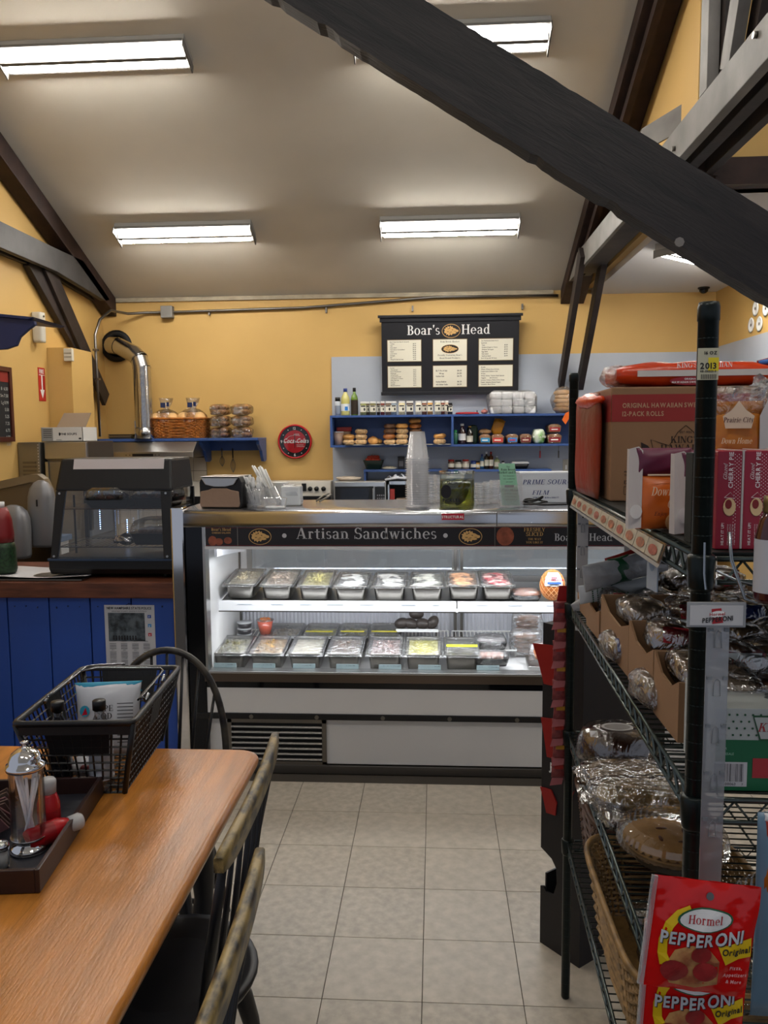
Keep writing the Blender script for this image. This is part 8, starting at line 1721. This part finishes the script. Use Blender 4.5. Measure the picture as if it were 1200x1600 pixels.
def pie(x, y, z, r, lab):
    t = thing('pie', lab, 'pie', (x,y,z)); CR = mat('pie_crust','#9a7440',.6,noise=(12,.3),bump=(20,.2))
    def crust():
        m = MB(); prof = [(r*.78,.006),(r*.97,.030),(r*1.0,.036)]; m.lathe(prof,40); 
        m.surf(lambda u,v: ((r*(.98-v*.98))*math.cos(2*PI*u),(r*(.98-v*.98))*math.sin(2*PI*u),.038+.010*math.sin(v*PI/2)+.004*math.cos(36*2*PI*u/1)*max(0,1-v*6)),72,12,None,True); return m
    crust().build('crust', CR, t)
    m = MB()
    for k in range(4): a = k*PI/2+.5; m.blob((r*.32*math.cos(a),r*.32*math.sin(a),.0475),(.012 if k % 2 else .004,.004 if k % 2 else .012,.002),5)
    m.build('steam_slit', mat('slit_brown','#4a2410',.5), t)
    m = MB(); m.lathe([(r*.75,.0),(r*.80,.002),(r*1.02,.028),(r*1.10,.030)],48); m.build('foil_plate', mat('pie_foil','#6f6a62',.3,.8), t)
    m = MB(); n_ = 96; rr2 = []
    for f, z_ in ((1.12,.031),(1.10,.050),(1.05,.062),(.85,.072),(.4,.075)): rr2.append([(r*(f+(.018 if i % 2 else 0)*(1 if f > .9 else 0))*math.cos(2*PI*i/n_),r*(f+(.018 if i % 2 else 0)*(1 if f > .9 else 0))*math.sin(2*PI*i/n_),z_) for i in range(n_)])
    m.loft(rr2,smooth=False); m.build('fluted_dome', film('pie_dome',(.93,.93,.93),.08,8,.25,.08), t)
    m = MB(); m.add([(.03,-.01,.0768),(.085,-.035,.0745),(.098,-.008,.0745),(.045,.018,.0768)],[(0,1,2,3)]); m.build('price_label', WHITEP, t); m = MB(); [m.add([(.040+k*.0045,-.008-k*.002,.0776),(.042+k*.0045,-.009-k*.002,.0776),(.049+k*.0045,.005-k*.002,.0776),(.047+k*.0045,.006-k*.002,.0776)],[(0,1,2,3)]) for k in range(6)]; m.build('barcode', INK, t)
    return t
pie(.485,1.62,ZS3+.001,.098,'golden crust pie under a fluted clear dome on the third rack shelf')
pie(.62,1.36,ZS3+.001,.095,'second pie in a clear dome right of the clip strip, at the right edge')
# tall pack at the right edge, lower level
q = at(1190,1560,1.0); t = thing('snack_pouch','tall blue and orange snack pouch hanging at the right edge beside the pepperoni','pouch',(xa(1199,1.04,.9),1.045,at(1195,1590,1.04).z)); Hh = at(1195,1272,1.04).z-t.location.z
m = MB(); mkpack(m,.022,Hh,.014); m.build('pouch', mat('pouch_blue','#5f7f96',.3,noise=(3,.3)), t); m = MB(); mkpack(m,.0215,Hh*.42,.0155,off=(0.002,0,Hh*.44)); m.build('orange_panel', mat('pouch_orange','#b0651c',.35,noise=(8,.5)), t); m = MB(); mkpack(m,.020,Hh*.12,.0155,off=(.006,0,Hh*.86)); m.build('red_panel', mat('pouch_red','#a0301c',.35), t); m = MB(); mkpack(m,.019,Hh*.04,.0156,off=(.004,0,Hh*.96)); m.build('white_top', WHITEP, t)
# ------------------------------------------------ fourth shelf: wicker baskets
ZS4 = .5015
def wbasket(x, y, rx, ry, h, lab, mt_):
    t = thing('wicker_basket', lab, 'basket', (x,y,ZS4)); m = MB(); wicker(m, rx, ry, h, .16, 30, 15, thick=.0065, power=.35); m.build('weave', mt_, t)
    m = MB(); m.loft([[(p[0],p[1],z_) for p in m.rrect(-rx*.97,rx*.97,-ry*.97,ry*.97,rx*.4,5)] for z_ in (0,.005)]); m.build('base', mt_, t); return t
WK2 = mat('tan_wicker','#8a6a3c',.55,noise=(30,.5)); WK3 = mat('dark_wicker','#4a2e1c',.55,noise=(30,.5))
wbasket(.575,1.45,.155,.27,.20,'large tan wicker basket on the lowest visible rack shelf','x') if False else None
wbasket(.548,1.70,.155,.25,.185,'large tan wicker basket on the lowest rack shelf',WK2); wbasket(.56,2.16,.13,.15,.20,'dark brown wicker basket behind the tan one on the lowest shelf',WK3)
for k in range(3): 
    t3 = thing('bread_bag', '%s clear bag of dark bread in the brown wicker basket' % ['left','middle','right'][k], 'bread', (.50+k*.06,2.13+.02*k,ZS4+.06), .2*k, 'bread bags in the brown basket'); m = MB(); m.blob((0,0,.03),(.04,.10,.04),10,.05,k); m.build('bread', mat('dark_bread','#5a3c26',.6,noise=(20,.4)), t3); m = MB(); m.blob((0,0,.03),(.046,.115,.046),12,.07,k+3,pw=.8); m.build('wrap', BFILM, t3)
for k in range(3):
    t3 = thing('bread_bag', '%s clear wrapped loaf in the tan wicker basket' % ['near','middle','far'][k], 'bread', (.545+.01*k,1.54+k*.15,ZS4+.015), .1*k, 'wrapped loaves in the tan basket'); m = MB(); m.blob((0,0,.045),(.10,.055,.045),10,.04,k,pw=.7); m.build('bread', mat('grey_brown_bread','#5c4a38',.6,noise=(20,.4)), t3); m = MB(); m.blob((0,0,.045),(.115,.064,.052),12,.07,k+3,pw=.7); m.build('wrap', BFILM, t3)
# ================================================================== JERKY DISPLAY STAND
t = thing('display_stand','black cardboard jerky display stand on the floor beside the rack','display stand',(.462,2.47,0),0.)
BKC = mat('black_card','#17151a',.5)
# its left side panel runs back and to the left; the shelves lie behind it
ang = math.atan2(2.60-2.47,.354-.462); dd = math.hypot(.108,.13)
t.rotation_euler = (0,0,ang)    # local +x runs along the side panel
zt__ = at(845,972,2.6).z
out = [(0,0),(dd,0),(dd,.31),(dd*.80,.325),(dd*.60,.335),(dd*.66,.365),(dd*.52,.375),(dd*.45,.40),(dd*.50,.44),(dd*.72,.475),(dd,.49),(dd,.62),(dd*.85,.66),(dd*.55,.70),(dd*.9,.80),(dd,.83),(dd,zt__),(0,zt__)]
out = [(0,0),(dd,0.0),(dd,.20),(dd*.92,.205),(dd*.86,.19),(dd*.66,.195),(dd*.58,.24),(dd*.60,.29),(dd*.72,.315),(dd,.335),(dd,zt__),(0,zt__)]
m = MB(); m.prism(out,0,.006,'y'); m.build('side_panel', BKC, t)
MB().box(0,.006,-.42,0,0,zt__).build('front_panel', BKC, t); MB().box(.006,dd-.004,-.42,-.001,zt__-.006,zt__).build('top', BKC, t)
MB().box(dd-.02,dd-.014,-.42,-.002,.0,.25).build('back_panel', BKC, t)
for z_ in (.05,.40,.62,.84): MB().box(.008,dd-.016,-.42,-.002,z_,z_+.006).build('tray', BKC, t)
m = MB(); m.text('JACK LINKS',(dd*.80,.0085,.615),.026,right=(-1,0,0),font='bold'); m.build('lettering', WHITEP, t)
RDC = mat('pocket_red','#8f1310',.45)
for z_, a_, b_, c_, h__ in ((.90,.55,.95,1.25,.13),(.66,.55,.85,1.02,.13),(.47,.62,.85,1.02,.08)):
    m = MB(); m.prism([(dd*a_,z_),(dd*b_,z_-.005),(dd*(b_+c_)/2,z_+h__*.5),(dd*c_,z_+h__*.92),(dd*(a_+b_)/2,z_+h__),(dd*a_*.95,z_+h__*.55)],.006,.010,'y'); m.build('red_pocket', RDC, t)
m = MB(); m.add([(dd*.35,.0095,.575),(dd*.22,.0095,.60),(dd*.30,.0095,.545),(dd*.15,.0095,.585),(dd*.28,.0095,.53)],[(0,1,2),(2,3,4)]); m.build('red_mark', RDC, t)
# strip of hanging pink snack bags at the rack end
for k in range(9):
    zz_ = at(880,950+k*31,2.30).z; t = thing('snack_bag', '%s pink snack bag from the top of the strip beside the far rack post' % ORD[k], 'snack bag', (xa(878+(k%2)*2,2.30,1.1),2.345,zz_-.052), 0, 'pink snack bags hanging on a strip')
    m = MB(); mkpack(m,.020,.062,.008); m.build('bag', mat('pink_film','#9a4a48',.3,noise=(30,.6),ramp='#6d2c30',bump=(40,.5)), t); m = MB(); m.add([(-.018,-.004,.0),(.016,-.004,.0),(.010,-.012,-.016),(-.026,-.014,-.020)],[(0,1,2,3)]); m.build('flared_end', mat('pink_foil','#b0686a',.25,.3), t)
    MB().box(-.012,.014,-.0105,-.009,.03,.042).build('yellow_mark', mat('bag_gold','#a8741c',.4) if k % 2 else mat('bag_red','#a02a22',.35), t)
t = thing('header_card','red and gold header card above the pink snack bags','sign',(xa(884,2.30,1.2),2.36,at(884,960,2.36).z)); MB().hexa([(-.022,0,0),(.01,0,0),(.01,.003,0),(-.022,.003,0)],[(-.010,0,.085),(.014,0,.085),(.014,.003,.085),(-.010,.003,.085)]).build('card', mat('header_red','#9a1a1a',.4), t); MB().box(-.018,.010,-.001,0,.012,.022).build('gold_band', mat('bag_gold','#a8741c',.4), t)
